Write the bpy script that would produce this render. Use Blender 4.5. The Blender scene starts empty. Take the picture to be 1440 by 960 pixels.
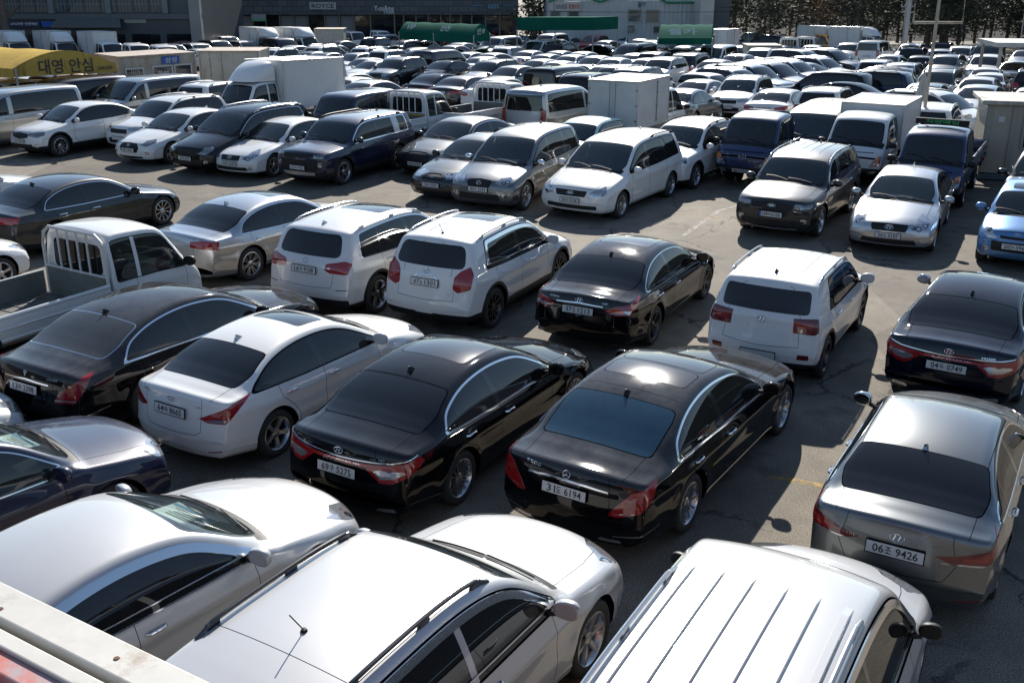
import bpy, bmesh, math, random
import numpy as np
from mathutils import Vector, Matrix
from mathutils.bvhtree import BVHTree
R = math.radians
sc = bpy.context.scene
col = sc.collection
rnd = random.Random(7)

# ---------------------------------------------------------------- camera, sky, sun, exposure
CAM_F, CAM_TH, CAM_H = 1450.0, R(20.2), 5.95
cd = bpy.data.cameras.new('camera'); cam = bpy.data.objects.new('camera', cd); col.objects.link(cam)
cam.location = (0, 0, CAM_H); cam.rotation_euler = (R(90) - CAM_TH, 0, 0)
cd.sensor_width = 36; cd.lens = CAM_F / 1440 * 36; cd.clip_end = 2000; cd.clip_start = 0.05
sc.camera = cam
SUN_AZ, SUN_EL = R(6.5), R(32.5)
w = bpy.data.worlds.new('World'); sc.world = w; w.use_nodes = True
nt = w.node_tree; bg = nt.nodes['Background']
sky = nt.nodes.new('ShaderNodeTexSky'); sky.sky_type = 'NISHITA'; sky.sun_disc = False
sky.sun_elevation = SUN_EL; sky.sun_rotation = SUN_AZ; sky.dust_density = .15; sky.air_density = 1.0
nt.links.new(sky.outputs[0], bg.inputs[0]); bg.inputs[1].default_value = 0.09
sd = bpy.data.lights.new('sun', 'SUN'); so = bpy.data.objects.new('sun', sd); col.objects.link(so)
sd.energy = 5.0; sd.angle = R(0.55); sd.color = (1, 0.94, 0.85)
sdir = Vector((math.sin(SUN_AZ) * math.cos(SUN_EL), math.cos(SUN_AZ) * math.cos(SUN_EL), math.sin(SUN_EL)))
so.rotation_euler = sdir.to_track_quat('Z', 'Y').to_euler()
sc.view_settings.view_transform = 'Standard'; sc.view_settings.look = 'None'
sc.view_settings.exposure = 0.62; sc.view_settings.gamma = 1
sc.render.engine = 'CYCLES'
sc.cycles.max_bounces = 6; sc.cycles.transparent_max_bounces = 10; sc.cycles.caustics_reflective = False

SLOPE = .034
def gz(y):
    """height of the ground: level near the camera, falling gently beyond the aisle"""
    t = min(max(y - 34.0, 0.0), 110.0); return -SLOPE * (t * t / 8 if t < 4 else t - 2)
def at(px, py, z=0.0):
    """world point at height z above the ground under a pixel of the 1440x960 photograph"""
    u, v = px - 720, py - 480; c, s = math.cos(CAM_TH), math.sin(CAM_TH)
    d = Vector((u / CAM_F, c - v / CAM_F * s, -s - v / CAM_F * c)); lo, hi = .5, 400.
    for _ in range(50):
        t = (lo + hi) / 2
        if CAM_H + d.z * t > gz(d.y * t) + z: lo = t
        else: hi = t
    return Vector((d.x * lo, d.y * lo, CAM_H + d.z * lo))
def settle(o):
    """stand a vehicle on the sloping ground"""
    a = o.rotation_euler.z; y = o.location.y + 1.4 * math.sin(a); o.location.z = gz(y) - .7 * 0
    sl = (gz(y + 1) - gz(y - 1)) / 2
    o.rotation_euler = (Matrix.Rotation(math.atan(sl), 3, 'X') @ Matrix.Rotation(a, 3, 'Z')).to_euler(); o.location.z += (o.location.y - y) * sl

# ---------------------------------------------------------------- materials
MATS = {}
def mat(name, colr=(.5, .5, .5), rough=.5, metal=0., coat=0., spec=.5, **k):
    if name in MATS: return MATS[name]
    m = bpy.data.materials.new(name); m.use_nodes = True; MATS[name] = m
    b = m.node_tree.nodes['Principled BSDF']
    b.inputs['Base Color'].default_value = (*colr, 1); b.inputs['Roughness'].default_value = rough
    b.inputs['Metallic'].default_value = metal; b.inputs['Coat Weight'].default_value = coat
    b.inputs['Coat Roughness'].default_value = .03; b.inputs['Specular IOR Level'].default_value = spec
    for kk, v in k.items(): b.inputs[kk.replace('_', ' ')].default_value = v
    return m
def N(m, t, **kw):
    n = m.node_tree.nodes.new(t)
    for k, v in kw.items(): setattr(n, k, v)
    return n
def L(m, a, b): m.node_tree.links.new(a, b)
def noise(m, scale, detail=4, rough=.6, coord='Object', vec=None):
    n = N(m, 'ShaderNodeTexNoise'); n.inputs['Scale'].default_value = scale; n.inputs['Detail'].default_value = detail
    n.inputs['Roughness'].default_value = rough
    if vec is None:
        tc = N(m, 'ShaderNodeTexCoord'); vec = tc.outputs[coord]
    L(m, vec, n.inputs['Vector']); return n
def ramp(m, src, stops):
    r = N(m, 'ShaderNodeValToRGB'); e = r.color_ramp.elements
    while len(e) > 1: e.remove(e[0])
    for i, (p, c) in enumerate(stops):
        c = (c, c, c) if not isinstance(c, tuple) else c
        x = e[0] if i == 0 else e.new(p)
        x.position = p; x.color = (*c[:3], 1)
    L(m, src, r.inputs[0]); return r
def mixc(m, f, a, b, mode='MIX'):
    n = N(m, 'ShaderNodeMix', data_type='RGBA', blend_type=mode)
    for i, v in ((0, f), (6, a), (7, b)):
        if hasattr(v, 'links') or hasattr(v, 'is_linked'): L(m, v, n.inputs[i])
        elif i == 0: n.inputs[0].default_value = v
        else: n.inputs[i].default_value = (*v, 1)
    return n.outputs[2]
def paint(name, colr, metal=0., rough=.35, dust=.25, dustc=(.20, .20, .20)):
    """car paint: coloured base under clear coat, a dust film that settles on faces that look up"""
    key = 'paint_' + name
    if key in MATS: return MATS[key]
    m = mat(key, colr, rough, metal, 1.0, spec=(.0 if max(colr) < .03 else .3)); b = m.node_tree.nodes['Principled BSDF']
    g = N(m, 'ShaderNodeNewGeometry'); sp = N(m, 'ShaderNodeSeparateXYZ'); L(m, g.outputs['Normal'], sp.inputs[0])
    n1 = noise(m, 3.0, 6, .7); n2 = noise(m, 260., 2, .6)
    up = N(m, 'ShaderNodeMapRange'); L(m, sp.outputs[2], up.inputs[0]); up.inputs[1].default_value = .25; up.inputs[2].default_value = .95
    a = N(m, 'ShaderNodeMath', operation='MULTIPLY'); L(m, up.outputs[0], a.inputs[0])
    r1 = ramp(m, n1.outputs[0], [(.3, .35), (.7, 1.0)]); L(m, r1.outputs[0], a.inputs[1])
    r2 = ramp(m, n2.outputs[0], [(.35, .45), (.62, 1.0)])
    a2 = N(m, 'ShaderNodeMath', operation='MULTIPLY'); L(m, a.outputs[0], a2.inputs[0]); L(m, r2.outputs[0], a2.inputs[1])
    a3 = N(m, 'ShaderNodeMath', operation='MULTIPLY'); L(m, a2.outputs[0], a3.inputs[0]); a3.inputs[1].default_value = dust
    cc = mixc(m, a3.outputs[0], colr, dustc)
    bf = mixc(m, g.outputs['Backfacing'], cc, (.012, .012, .013))       # the inner lining of a body panel is dark
    L(m, bf, b.inputs['Base Color'])
    cw = N(m, 'ShaderNodeMath', operation='SUBTRACT'); cw.inputs[0].default_value = 1; L(m, g.outputs['Backfacing'], cw.inputs[1])
    L(m, cw.outputs[0], b.inputs['Coat Weight'])
    cr = N(m, 'ShaderNodeMapRange'); L(m, a3.outputs[0], cr.inputs[0]); cr.inputs[3].default_value = .025; cr.inputs[4].default_value = .08
    cr.inputs[2].default_value = .3; L(m, cr.outputs[0], b.inputs['Coat Roughness'])
    if metal > 0:
        mt = N(m, 'ShaderNodeMath', operation='MULTIPLY'); L(m, cw.outputs[0], mt.inputs[0]); mt.inputs[1].default_value = metal
        L(m, mt.outputs[0], b.inputs['Metallic'])
    # long soft waviness of pressed panels
    nb = noise(m, 1.6, 1, .4); bp = N(m, 'ShaderNodeBump'); bp.inputs['Strength'].default_value = .05; bp.inputs['Distance'].default_value = .02
    L(m, nb.outputs[0], bp.inputs['Height']); L(m, bp.outputs[0], b.inputs['Coat Normal'])
    return m
def glassm(name, tint, refl=1.0, dust=.06, dust_sky_c=(.20, .20, .19)):  # diffuse film
    if name in MATS: return MATS[name]
    m = bpy.data.materials.new(name); m.use_nodes = True; MATS[name] = m; nt = m.node_tree
    nt.nodes.remove(nt.nodes['Principled BSDF']); out = nt.nodes['Material Output']
    tr = N(m, 'ShaderNodeBsdfTransparent'); tr.inputs[0].default_value = (*tint, 1)
    gl = N(m, 'ShaderNodeBsdfGlossy'); gl.inputs['Roughness'].default_value = .02
    df = N(m, 'ShaderNodeBsdfDiffuse'); df.inputs[0].default_value = (*dust_sky_c, 1)
    fr = N(m, 'ShaderNodeFresnel'); fr.inputs[0].default_value = 1.75
    n = noise(m, 5., 5, .7); r = ramp(m, n.outputs[0], [(.30, dust * .75), (.75, dust)])
    mx = N(m, 'ShaderNodeMixShader'); L(m, r.outputs[0], mx.inputs[0]); L(m, tr.outputs[0], mx.inputs[1]); L(m, df.outputs[0], mx.inputs[2])
    m2 = N(m, 'ShaderNodeMixShader'); L(m, fr.outputs[0], m2.inputs[0]); L(m, mx.outputs[0], m2.inputs[1]); L(m, gl.outputs[0], m2.inputs[2])
    L(m, m2.outputs[0], out.inputs[0]); return m
def worn(name, c1, c2, scale=4., rough=.7, metal=0., stain=None, bump=0.):
    """plain coating with mottling and, if stain is given, streaky dirt or rust"""
    if name in MATS: return MATS[name]
    m = mat(name, c1, rough, metal); b = m.node_tree.nodes['Principled BSDF']
    n = noise(m, scale, 8, .65); r = ramp(m, n.outputs[0], [(.35, 0.), (.7, 1.)])
    c = mixc(m, r.outputs[0], c1, c2)
    if stain:
        tc = N(m, 'ShaderNodeTexCoord'); mp = N(m, 'ShaderNodeMapping'); mp.inputs['Scale'].default_value = (3., 3., .5)
        L(m, tc.outputs['Object'], mp.inputs[0]); n2 = noise(m, 1.3, 8, .75, vec=mp.outputs[0])
        r2 = ramp(m, n2.outputs[0], [(.53, 0.), (.68, .9)]); c = mixc(m, r2.outputs[0], c, stain)
    L(m, c, b.inputs['Base Color'])
    if bump:
        bp = N(m, 'ShaderNodeBump'); bp.inputs['Strength'].default_value = bump; bp.inputs['Distance'].default_value = .01
        L(m, n.outputs[0], bp.inputs['Height']); L(m, bp.outputs[0], b.inputs['Normal'])
    return m

M_TYRE = mat('tyre_rubber', (.022, .022, .023), .75)
M_TRIM = mat('black_plastic', (.016, .016, .017), .5, spec=.3)
M_GLOSSB = mat('gloss_black', (.008, .008, .009), .12, 0, .6)
M_SEAM = mat('seam_rubber', (.006, .006, .006), .8, spec=.0)
M_CHROME = mat('chrome', (.78, .79, .80), .09, 1.)
M_ALLOY = mat('alloy_silver', (.50, .51, .53), .28, 1.)
M_ALLOYD = mat('alloy_dark', (.09, .09, .095), .3, 1.)
M_HUB = mat('brake_dark', (.03, .028, .027), .6, .3)
M_RED = mat('tail_red', (.42, .012, .015), .12, 0, 1.)
M_REDD = mat('tail_red_dark', (.14, .006, .010), .10, 0, 1.)
M_CLEAR = mat('lamp_clear', (.55, .56, .57), .10, .55, 1.)
M_LAMPD = mat('lamp_dark', (.06, .062, .066), .08, .3, 1.)
def lampm(name, a, b, sc_, met):
    m = mat(name, a, .08, met, 1.0); p = m.node_tree.nodes['Principled BSDF']; tc = N(m, 'ShaderNodeTexCoord'); v = N(m, 'ShaderNodeTexVoronoi'); v.inputs['Scale'].default_value = sc_
    if name == 'tail_ribbed': v = N(m, 'ShaderNodeTexWave', bands_direction='Z'); v.inputs['Scale'].default_value = 9.; v.inputs['Distortion'].default_value = 1.5
    L(m, tc.outputs['Object'], v.inputs['Vector']); O_ = v.outputs[1 if name == 'tail_ribbed' else 0]
    r = ramp(m, O_, [(.20, a), (.23, b), (.30, b), (.36, tuple(x * .8 for x in a))]); L(m, r.outputs[0], p.inputs['Base Color'])
    bp = N(m, 'ShaderNodeBump'); bp.inputs['Strength'].default_value = .6; bp.inputs['Distance'].default_value = .02; L(m, O_, bp.inputs['Height']); (L(m, bp.outputs[0], p.inputs['Normal']) if name != 'tail_ribbed' else None); return m
M_CLEAR = lampm('lamp_reflector', (.62, .63, .64), (.05, .052, .055), 5., .7)
M_LAMPD = lampm('lamp_projector', (.30, .31, .32), (.03, .03, .033), 6., .5)
M_REDL = lampm('tail_ribbed', (.30, .010, .012), (.58, .016, .018), 26., .0)
M_AMBER = mat('lamp_amber', (.62, .17, .02), .15, 0, 1.)
M_PLATE = mat('plate_white', (.60, .60, .58), .45)
M_PLATEB = mat('plate_blue', (.03, .10, .35), .45)
M_INK = mat('plate_ink', (.015, .015, .02), .6)
M_SEAT = mat('seat_fabric', (.035, .033, .032), .8)
M_SEATB = mat('seat_beige', (.22, .18, .13), .8)
M_PAPER = mat('paper_sheet', (.80, .84, .86), .6)
M_PAPERB = mat('paper_blue', (.10, .35, .62), .6)
G_DARK = glassm('glass_privacy', (.018, .020, .022))
G_MID = glassm('glass_tinted', (.20, .24, .24), dust=.12, dust_sky_c=(.16, .20, .20))  # greenish film adds a painted sky reflection to the dust
G_LIGHT = glassm('glass_screen', (.74, .84, .81), dust=.10, dust_sky_c=(.24, .32, .31))  # paler green film: dust plus reflected sky put into the windscreen colour
G_BLUE = glassm('glass_blue_sky', (.03, .07, .10), dust=.55, dust_sky_c=(.03, .09, .15))  # blue film tint with the sky's reflection painted into its diffuse colour
G_DUSTY = glassm('glass_dusty', (.03, .03, .03), dust=.28)

# ---------------------------------------------------------------- object helpers
def obj(name, me, parent=None, loc=(0, 0, 0), rot=(0, 0, 0)):
    o = bpy.data.objects.new(name, me); col.objects.link(o); o.location = loc; o.rotation_euler = rot
    if parent: o.parent = parent
    return o
def tag(o, label=None, cat=None, group=None, kind=None):
    if label: o['label'] = label
    if cat: o['category'] = cat
    if group: o['group'] = group
    if kind: o['kind'] = kind
    return o
def thing(name, label, cat, loc=(0, 0, 0), rz=0., group=None):
    o = bpy.data.objects.new(name, None); col.objects.link(o); o.location = loc; o.rotation_euler = (0, 0, rz)
    o.empty_display_size = .1
    return tag(o, label, cat, group)
class MB:
    """collects shapes, then links them as one mesh object"""
    def __init__(s): s.v = []; s.f = []; s.m = []; s.sm = []
    def add(s, v, f, mi=0, smooth=False):
        b = len(s.v); s.v += [tuple(x) for x in v]; s.f += [tuple(b + i for i in q) for q in f]; s.m += [mi] * len(f); s.sm += [smooth] * len(f); return s
    def box(s, c, d, mi=0, rz=0., M=None, bev=0.):
        x, y, z = d[0] / 2, d[1] / 2, d[2] / 2
        if bev > 0:
            bm = bmesh.new(); bmesh.ops.create_cube(bm, size=1)
            for q in bm.verts: q.co = Vector((q.co.x * d[0], q.co.y * d[1], q.co.z * d[2]))
            bmesh.ops.bevel(bm, geom=bm.edges[:], offset=bev, segments=2, affect='EDGES', profile=.5)
            vs = [q.co.copy() for q in bm.verts]; fs = [[q.index for q in f.verts] for f in bm.faces]; bm.free()
        else:
            vs = [Vector(p) for p in ((-x, -y, -z), (x, -y, -z), (x, y, -z), (-x, y, -z), (-x, -y, z), (x, -y, z), (x, y, z), (-x, y, z))]
            fs = [(0, 3, 2, 1), (4, 5, 6, 7), (0, 1, 5, 4), (1, 2, 6, 5), (2, 3, 7, 6), (3, 0, 4, 7)]
        m = Matrix.Translation(c) @ (M if M is not None else Matrix.Rotation(rz, 4, 'Z'))
        return s.add([m @ p for p in vs], fs, mi)
    def tube(s, pts, r, n=8, mi=0, cap=True):
        pts = [Vector(p) for p in pts]; rs = r if isinstance(r, (list, tuple)) else [r] * len(pts); vs = []; fs = []
        for i, p in enumerate(pts):
            t = (pts[min(i + 1, len(pts) - 1)] - pts[max(i - 1, 0)]).normalized()
            a = t.cross(Vector((0, 0, 1)));
            if a.length < .05: a = t.cross(Vector((1, 0, 0)))
            a.normalize(); b = t.cross(a)
            for k in range(n):
                th = 2 * math.pi * k / n; vs.append(p + (a * math.cos(th) + b * math.sin(th)) * rs[i])
        for i in range(len(pts) - 1):
            for k in range(n):
                fs.append((i * n + k, i * n + (k + 1) % n, (i + 1) * n + (k + 1) % n, (i + 1) * n + k))
        s.add(vs, fs, mi, True)
        if cap: s.add([vs[k] for k in range(n)], [tuple(range(n))], mi); s.add(vs[-n:], [tuple(reversed(range(n)))], mi)
        return s
    def lathe(s, prof, n=32, mi=0, axis='y', c=(0, 0, 0)):
        vs = []; fs = []; k = len(prof)
        for i in range(n):
            a = 2 * math.pi * i / n
            for (r, h) in prof:
                p = (r * math.cos(a), h, r * math.sin(a)) if axis == 'y' else (r * math.cos(a), r * math.sin(a), h)
                vs.append(Vector(p) + Vector(c))
        for i in range(n):
            j = (i + 1) % n
            for q in range(k - 1): fs.append((i * k + q, i * k + q + 1, j * k + q + 1, j * k + q) if axis == 'y' else (i * k + q, j * k + q, j * k + q + 1, i * k + q + 1))
        return s.add(vs, fs, mi, True)
    def prism(s, poly, z0, z1, mi=0, M=None):
        n = len(poly); vs = [Vector((p[0], p[1], z)) for z in (z0, z1) for p in poly]
        if M is not None: vs = [M @ p for p in vs]
        fs = [tuple(reversed(range(n))), tuple(range(n, 2 * n))] + [(i, (i + 1) % n, n + (i + 1) % n, n + i) for i in range(n)]
        return s.add(vs, fs, mi)
    def mesh(s, name, mats):
        me = bpy.data.meshes.new(name); me.from_pydata(s.v, [], s.f)
        for m in (mats if isinstance(mats, (list, tuple)) else [mats]): me.materials.append(m)
        me.polygons.foreach_set('material_index', s.m); me.polygons.foreach_set('use_smooth', s.sm); me.update()
        if any(s.sm):
            try: me.set_sharp_from_angle(angle=R(40))
            except Exception: pass
        return me
    def build(s, name, mats, parent=None, loc=(0, 0, 0), rot=(0, 0, 0)):
        return obj(name, s.mesh(name, mats), parent, loc, rot)
def copy_tree(o, parent=None):
    c = o.copy(); col.objects.link(c); c.parent = parent
    for ch in KIDS.get(o.name, []): copy_tree(ch, c)
    return c
KIDS = {}
def index_kids():
    KIDS.clear()
    for o in bpy.data.objects:
        if o.parent: KIDS.setdefault(o.parent.name, []).append(o)
TXT = {}
def text_mesh(s, size=1.0, res=2):
    """glyph outlines of a string as (verts, faces), centred on the origin in x/y"""
    if s in TXT: return TXT[s]
    cu = bpy.data.curves.new('t', 'FONT'); cu.body = s; cu.size = 1.0; cu.resolution_u = res; cu.align_x = 'CENTER'; cu.align_y = 'CENTER'; cu.fill_mode = 'FRONT'; cu.offset = .012
    o = bpy.data.objects.new('t', cu); col.objects.link(o); dg = bpy.context.evaluated_depsgraph_get(); me = bpy.data.meshes.new_from_object(o.evaluated_get(dg))
    v = [tuple(q.co) for q in me.vertices]; f = [tuple(p.vertices) for p in me.polygons]
    xs = [q[0] for q in v] or [0, 1]; ys = [q[1] for q in v] or [0, 1]
    cx, cy = (min(xs) + max(xs)) / 2, (min(ys) + max(ys)) / 2
    v = [(a - cx, b - cy, 0) for a, b, _ in v]; TXT[s] = (v, f, max(xs) - min(xs), max(ys) - min(ys))
    bpy.data.objects.remove(o); bpy.data.curves.remove(cu); bpy.data.meshes.remove(me); return TXT[s]
def text_fit(mb, s, width, height, M, mi=0):
    v, f, tw, th = text_mesh(s); kx = width / tw; ky = height / th
    return mb.add([M @ Vector((a * kx, b * ky, 0)) for a, b, _ in v], f, mi)

# ---------------------------------------------------------------- the car shell
def fillet(pts, dsz):
    """polyline [(x, z, radius, bulge)] -> fine list of (x, z)"""
    P = [np.array(p[:2], float) for p in pts]; n = len(P); cor = []
    for i in range(n):
        if i in (0, n - 1) or pts[i][2] <= 0: cor.append((P[i], P[i], P[i])); continue
        a, b = P[i - 1] - P[i], P[i + 1] - P[i]; la, lb = np.hypot(*a), np.hypot(*b); r = min(pts[i][2], .48 * la); r2 = min(pts[i][2], .48 * lb)
        cor.append((P[i] + a / la * r, P[i], P[i] + b / lb * r2))
    out = []
    for i in range(n):
        a, c, b = cor[i]
        if a is b: out.append(a)
        else:
            for t in np.linspace(0, 1, 9): out.append((1 - t) ** 2 * a + 2 * t * (1 - t) * c + t * t * b)
        if i < n - 1:
            q = cor[i + 1][0]; L_ = np.hypot(*(q - b)); bu = pts[i][3] if len(pts[i]) > 3 else 0
            nrm = np.array([-(q - b)[1], (q - b)[0]]) / max(L_, 1e-6)
            for t in np.linspace(0, 1, max(2, int(L_ / dsz * 2)))[1:-1]: out.append(b + (q - b) * t + nrm * bu * 4 * t * (1 - t))
    out = np.array(out); d = np.r_[0, np.cumsum(np.hypot(*np.diff(out, axis=0).T))]
    keep = np.r_[True, np.diff(d) > 1e-6]; out = out[keep]; d = d[keep]
    m = max(4, int(d[-1] / dsz)); t = np.linspace(0, d[-1], m)
    return np.stack([np.interp(t, d, out[:, 0]), np.interp(t, d, out[:, 1])], 1)
def sstep(a, b, x):
    t = np.clip((x - a) / (b - a), 0, 1); return t * t * (3 - 2 * t)
def pip(poly, x, y):
    ins = False; n = len(poly); j = n - 1
    for i in range(n):
        xi, yi = poly[i]; xj, yj = poly[j]
        if (yi > y) != (yj > y) and x < (xj - xi) * (y - yi) / (yj - yi) + xi: ins = not ins
        j = i
    return ins
def smax(*a, k=.03):
    r = a[0]
    for b in a[1:]:
        h = np.maximum(k - np.abs(r - b), 0) / k; r = np.maximum(r, b) + h * h * k * .25
    return r
def rpoly(poly, r, n=2):
    """polygon with its corners rounded by r"""
    out = []; m = len(poly)
    for i in range(m):
        p = np.array(poly[i], float); a = np.array(poly[i - 1], float) - p; b = np.array(poly[(i + 1) % m], float) - p
        la, lb = np.hypot(*a), np.hypot(*b); q = min(r, .45 * la, .45 * lb); a = p + a / la * q; b = p + b / lb * q
        for t in np.linspace(0, 1, n + 1): out.append(tuple((1 - t) ** 2 * a + 2 * t * (1 - t) * p + t * t * b))
    return out

class Shell:
    NA = 11   # x y z nx ny nz x0 wt ze zs vv
    def __init__(s, S, ds=.05, fine=True):
        s.S = S; s.xf = S['wb'] + S['foh']; s.Lc = S['L']; s.xr = s.xf - s.Lc
        prof = [(s.xf - p[0], *p[1:]) for p in S['prof']]
        pr = fillet(prof, ds); hw = S['W'] / 2
        g = S.get('gc', .17); zn = S['prof'][0][1]; zn2 = S['prof'][-1][1]
        bx = np.array([s.xr, s.xr + .015, s.xr + .06, s.xr + .35, s.xr + .6, s.xf - .6, s.xf - .3, s.xf - .07, s.xf - .015, s.xf])
        rb = S.get('rbz', .30)
        bz = np.array([zn2, rb + .06, rb - .04, g + .04, g, g, g + .0, g + .04, g + .13, zn])
        nx = pr.shape[0]; rows = []
        wx = S.get('plan', [(0, .90), (.25, .955), (.7, .99), (1.1, 1.0)]); wr = S.get('planr', [(0, .89), (.2, .95), (.6, .99), (1.2, 1.0)])
        lo_, hi_ = s.xf - (S['deck'] - .22), s.xf - (S['cowl'] + .22)
        if S.get('smooth', True):
            for _ in range(int(S.get('smi', 30) * (.042 / ds) ** 2) + 1):
                z = pr[:, 1]; k = (pr[1:-1, 0] > lo_ + (.35 if S.get('suv') else 0)) & (pr[1:-1, 0] < hi_); z[1:-1] = np.where(k, .25 * z[:-2] + .5 * z[1:-1] + .25 * z[2:], z[1:-1])
        zbv = np.interp(pr[:, 0], bx, bz); add = [pr[0]]
        for i in range(1, len(pr)):                                # extra stations where the underside of nose or tail is steep
            n_ = int(abs(zbv[i] - zbv[i - 1]) / (ds * .8)) + 1
            for k in range(1, n_ + 1): add.append(pr[i - 1] + (pr[i] - pr[i - 1]) * k / n_)
        pr = np.array(add)
        sh = S['belt']
        nseg = (3, 2, 4, 4, 3, 9, 14) if fine else (2, 1, 2, 2, 2, 4, 7)
        nf = 4 if fine else 2
        for x, zt in pr:
            zb = np.interp(x, bx, bz); zt = max(zt, zb + 1e-3); H_ = zt - zb
            wk = min(np.interp(s.xf - x, *zip(*wx)), np.interp(x - s.xr, *zip(*wr))); w_ = hw * wk
            zsn = np.interp(s.xf - x, *zip(*sh)); roofish = np.clip((zt - zsn) / .15, 0, 1)
            cr = S.get('hcr', .045) * (1 - roofish) + S.get('rcr', .05) * roofish; cr = min(cr, H_ * .3)
            ze = zt - cr; zs = min(zsn, ze - .012 - .02 * (1 - roofish)); zs = max(zs, zb + H_ * .35)
            if ze < zs + .004: ze = zs + .004
            hf = sstep(.0, .22, ze - zsn)
            wsh = w_ * S.get('shw', .945)
            h = max(0, ze - zsn) / max(.2, S['H'] - .06 - zsn)
            wt = wsh - ((.02 + (1 - hf) * S.get('hin', .13)) + S.get('tum', .22) * h) * min(1, H_ / .3 + .2)
            c3, c4 = S.get('c3', .35), S.get('c4', .80)
            P = [(0, zb, 0), (.84 * w_, zb, .04), (.955 * w_, zb + .07 * (zs - zb) / .7, .05), (.99 * w_, zb + c3 * (zs - zb), .10), (w_, zb + c4 * (zs - zb), S.get('cf', .03)), (wsh, zs, .045), (wt, ze, S.get('rf', .07)), (0, zt, 0)]
            ring = []
            Q = [np.array(p[:2]) for p in P]; cor = []
            for i in range(8):
                if i in (0, 7): cor.append((Q[i], Q[i])); continue
                a, b = Q[i - 1] - Q[i], Q[i + 1] - Q[i]; la, lb = max(np.hypot(*a), 1e-5), max(np.hypot(*b), 1e-5)
                if i == 6: b = np.array([-1, 2.2 * cr / max(wt, .1)]) ; b = b / np.hypot(*b) * lb
                r = P[i][2]; ra = min(r, .46 * la); rb_ = min(r, .46 * lb); cor.append((Q[i] + a / la * ra, Q[i] + b / lb * rb_))
            for i in range(8):
                if i not in (0, 7):
                    for k, t in enumerate(np.linspace(0, 1, nf + 1)):
                        p = (1 - t) ** 2 * cor[i][0] + 2 * t * (1 - t) * Q[i] + t * t * cor[i][1]; ring.append((p[0], p[1], i - .15 + .3 * t))
                else: ring.append((Q[i][0], Q[i][1], float(i)))
                if i < 7:
                    a, b = cor[i][1], cor[i + 1][0]; n_ = nseg[i]
                    for k in range(1, n_ + 1):
                        t = k / (n_ + 1); p = a + (b - a) * t
                        if i == 6:
                            y = p[0]; z0_ = zt - cr * (abs(y) / max(wt, .1)) ** 2.2; e = a[1] - (zt - cr * (a[0] / max(wt, .1)) ** 2.2)
                            p = np.array([y, z0_ + e * (y / max(a[0], .1)) ** 4])
                        elif i == 5: p = p + np.array([.012 * 4 * t * (1 - t) * hf, 0])
                        elif i in (2, 3): p = p + np.array([(.006 if i == 2 else -.010) * 4 * t * (1 - t) * min(1, H_ / .6), 0])
                        ring.append((p[0], p[1], i + .15 + .7 * t))
            ring = np.array(ring); rows.append(np.c_[np.full(len(ring), x), ring[:, 0], ring[:, 1], np.full(len(ring), x), np.full(len(ring), wt), np.full(len(ring), ze), np.full(len(ring), zs), ring[:, 2]])
        G = np.array(rows)                                        # nx, nv, 8
        X = G[:, :, 0]; Y = G[:, :, 1]; fr = s.xf - X; bk = X - s.xr
        bow = S.get('bow', [(0, .30), (.5, .20), (1.2, .13), (2.2, .05), (2.8, 0)]); bowr = S.get('bowr', [(0, .20), (.5, .12), (1.2, .05), (1.9, 0)])
        B = np.interp(fr, *zip(*bow)) - np.interp(bk, *zip(*bowr))
        s.bfun = lambda x0: np.interp(s.xf - x0, *zip(*bow)) - np.interp(x0 - s.xr, *zip(*bowr))
        G[:, :, 0] = X - B * (np.abs(Y) / hw) ** 2.5
        # wheel arch flare
        for xw in (0, S['wb']):
            d = np.hypot(G[:, :, 0] - xw, G[:, :, 2] - S['wr']); ra = S['wr'] + .06
            G[:, :, 1] += np.where(np.abs(Y) > .6 * hw, S.get('flare', .018) * np.exp(-((d - ra) / .10) ** 2) * (d > ra - .08), 0)
        P3 = G[:, :, :3]; du = np.gradient(P3, axis=0); dv = np.gradient(P3, axis=1); nn = np.cross(du, dv)
        nn[:, -1] = nn[:, -2] * [1, 0, 1]; nn[:, 0] = nn[:, 1] * [1, 0, 1]
        ln = np.linalg.norm(nn, axis=2, keepdims=True); nn = nn / np.maximum(ln, 1e-9)
        if np.sum(nn[:, -8, 2]) < 0: nn = -nn
        nn[0] = (1, 0, 0); nn[-1] = (-1, 0, 0)
        A = np.concatenate([P3, nn, G[:, :, 3:]], axis=2); a_, b_ = A.shape[:2]
        s.V = [r for r in A.reshape(-1, A.shape[2])]; s.nv0 = len(s.V)
        s.F = []; s.C = []; s.T = []                               # faces, centroids, tag
        for i in range(a_ - 1):
            for j in range(b_ - 1):
                f = (i * b_ + j, i * b_ + j + 1, (i + 1) * b_ + j + 1, (i + 1) * b_ + j)
                s.F.append(f); s.T.append('body')
        flip = 0
        p = A.reshape(-1, A.shape[2]); f = s.F[(a_ // 2) * (b_ - 1) + b_ - 4]; e = np.cross(p[f[1], :3] - p[f[0], :3], p[f[2], :3] - p[f[0], :3])
        s.flip = e[2] < 0
        s.C = [sum(s.V[i] for i in f) / 4 for f in s.F]
    def coords(s, A, space):
        A = np.asarray(A)
        if space == 'side': return A[..., 0], A[..., 2]
        if space == 'front': return np.abs(A[..., 1]) + np.maximum(0, s.xf - A[..., 0]), A[..., 2]
        if space == 'rear': return np.abs(A[..., 1]) + np.maximum(0, A[..., 0] - s.xr), A[..., 2]
        if space == 'top': return A[..., 6], np.abs(A[..., 1])
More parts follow.
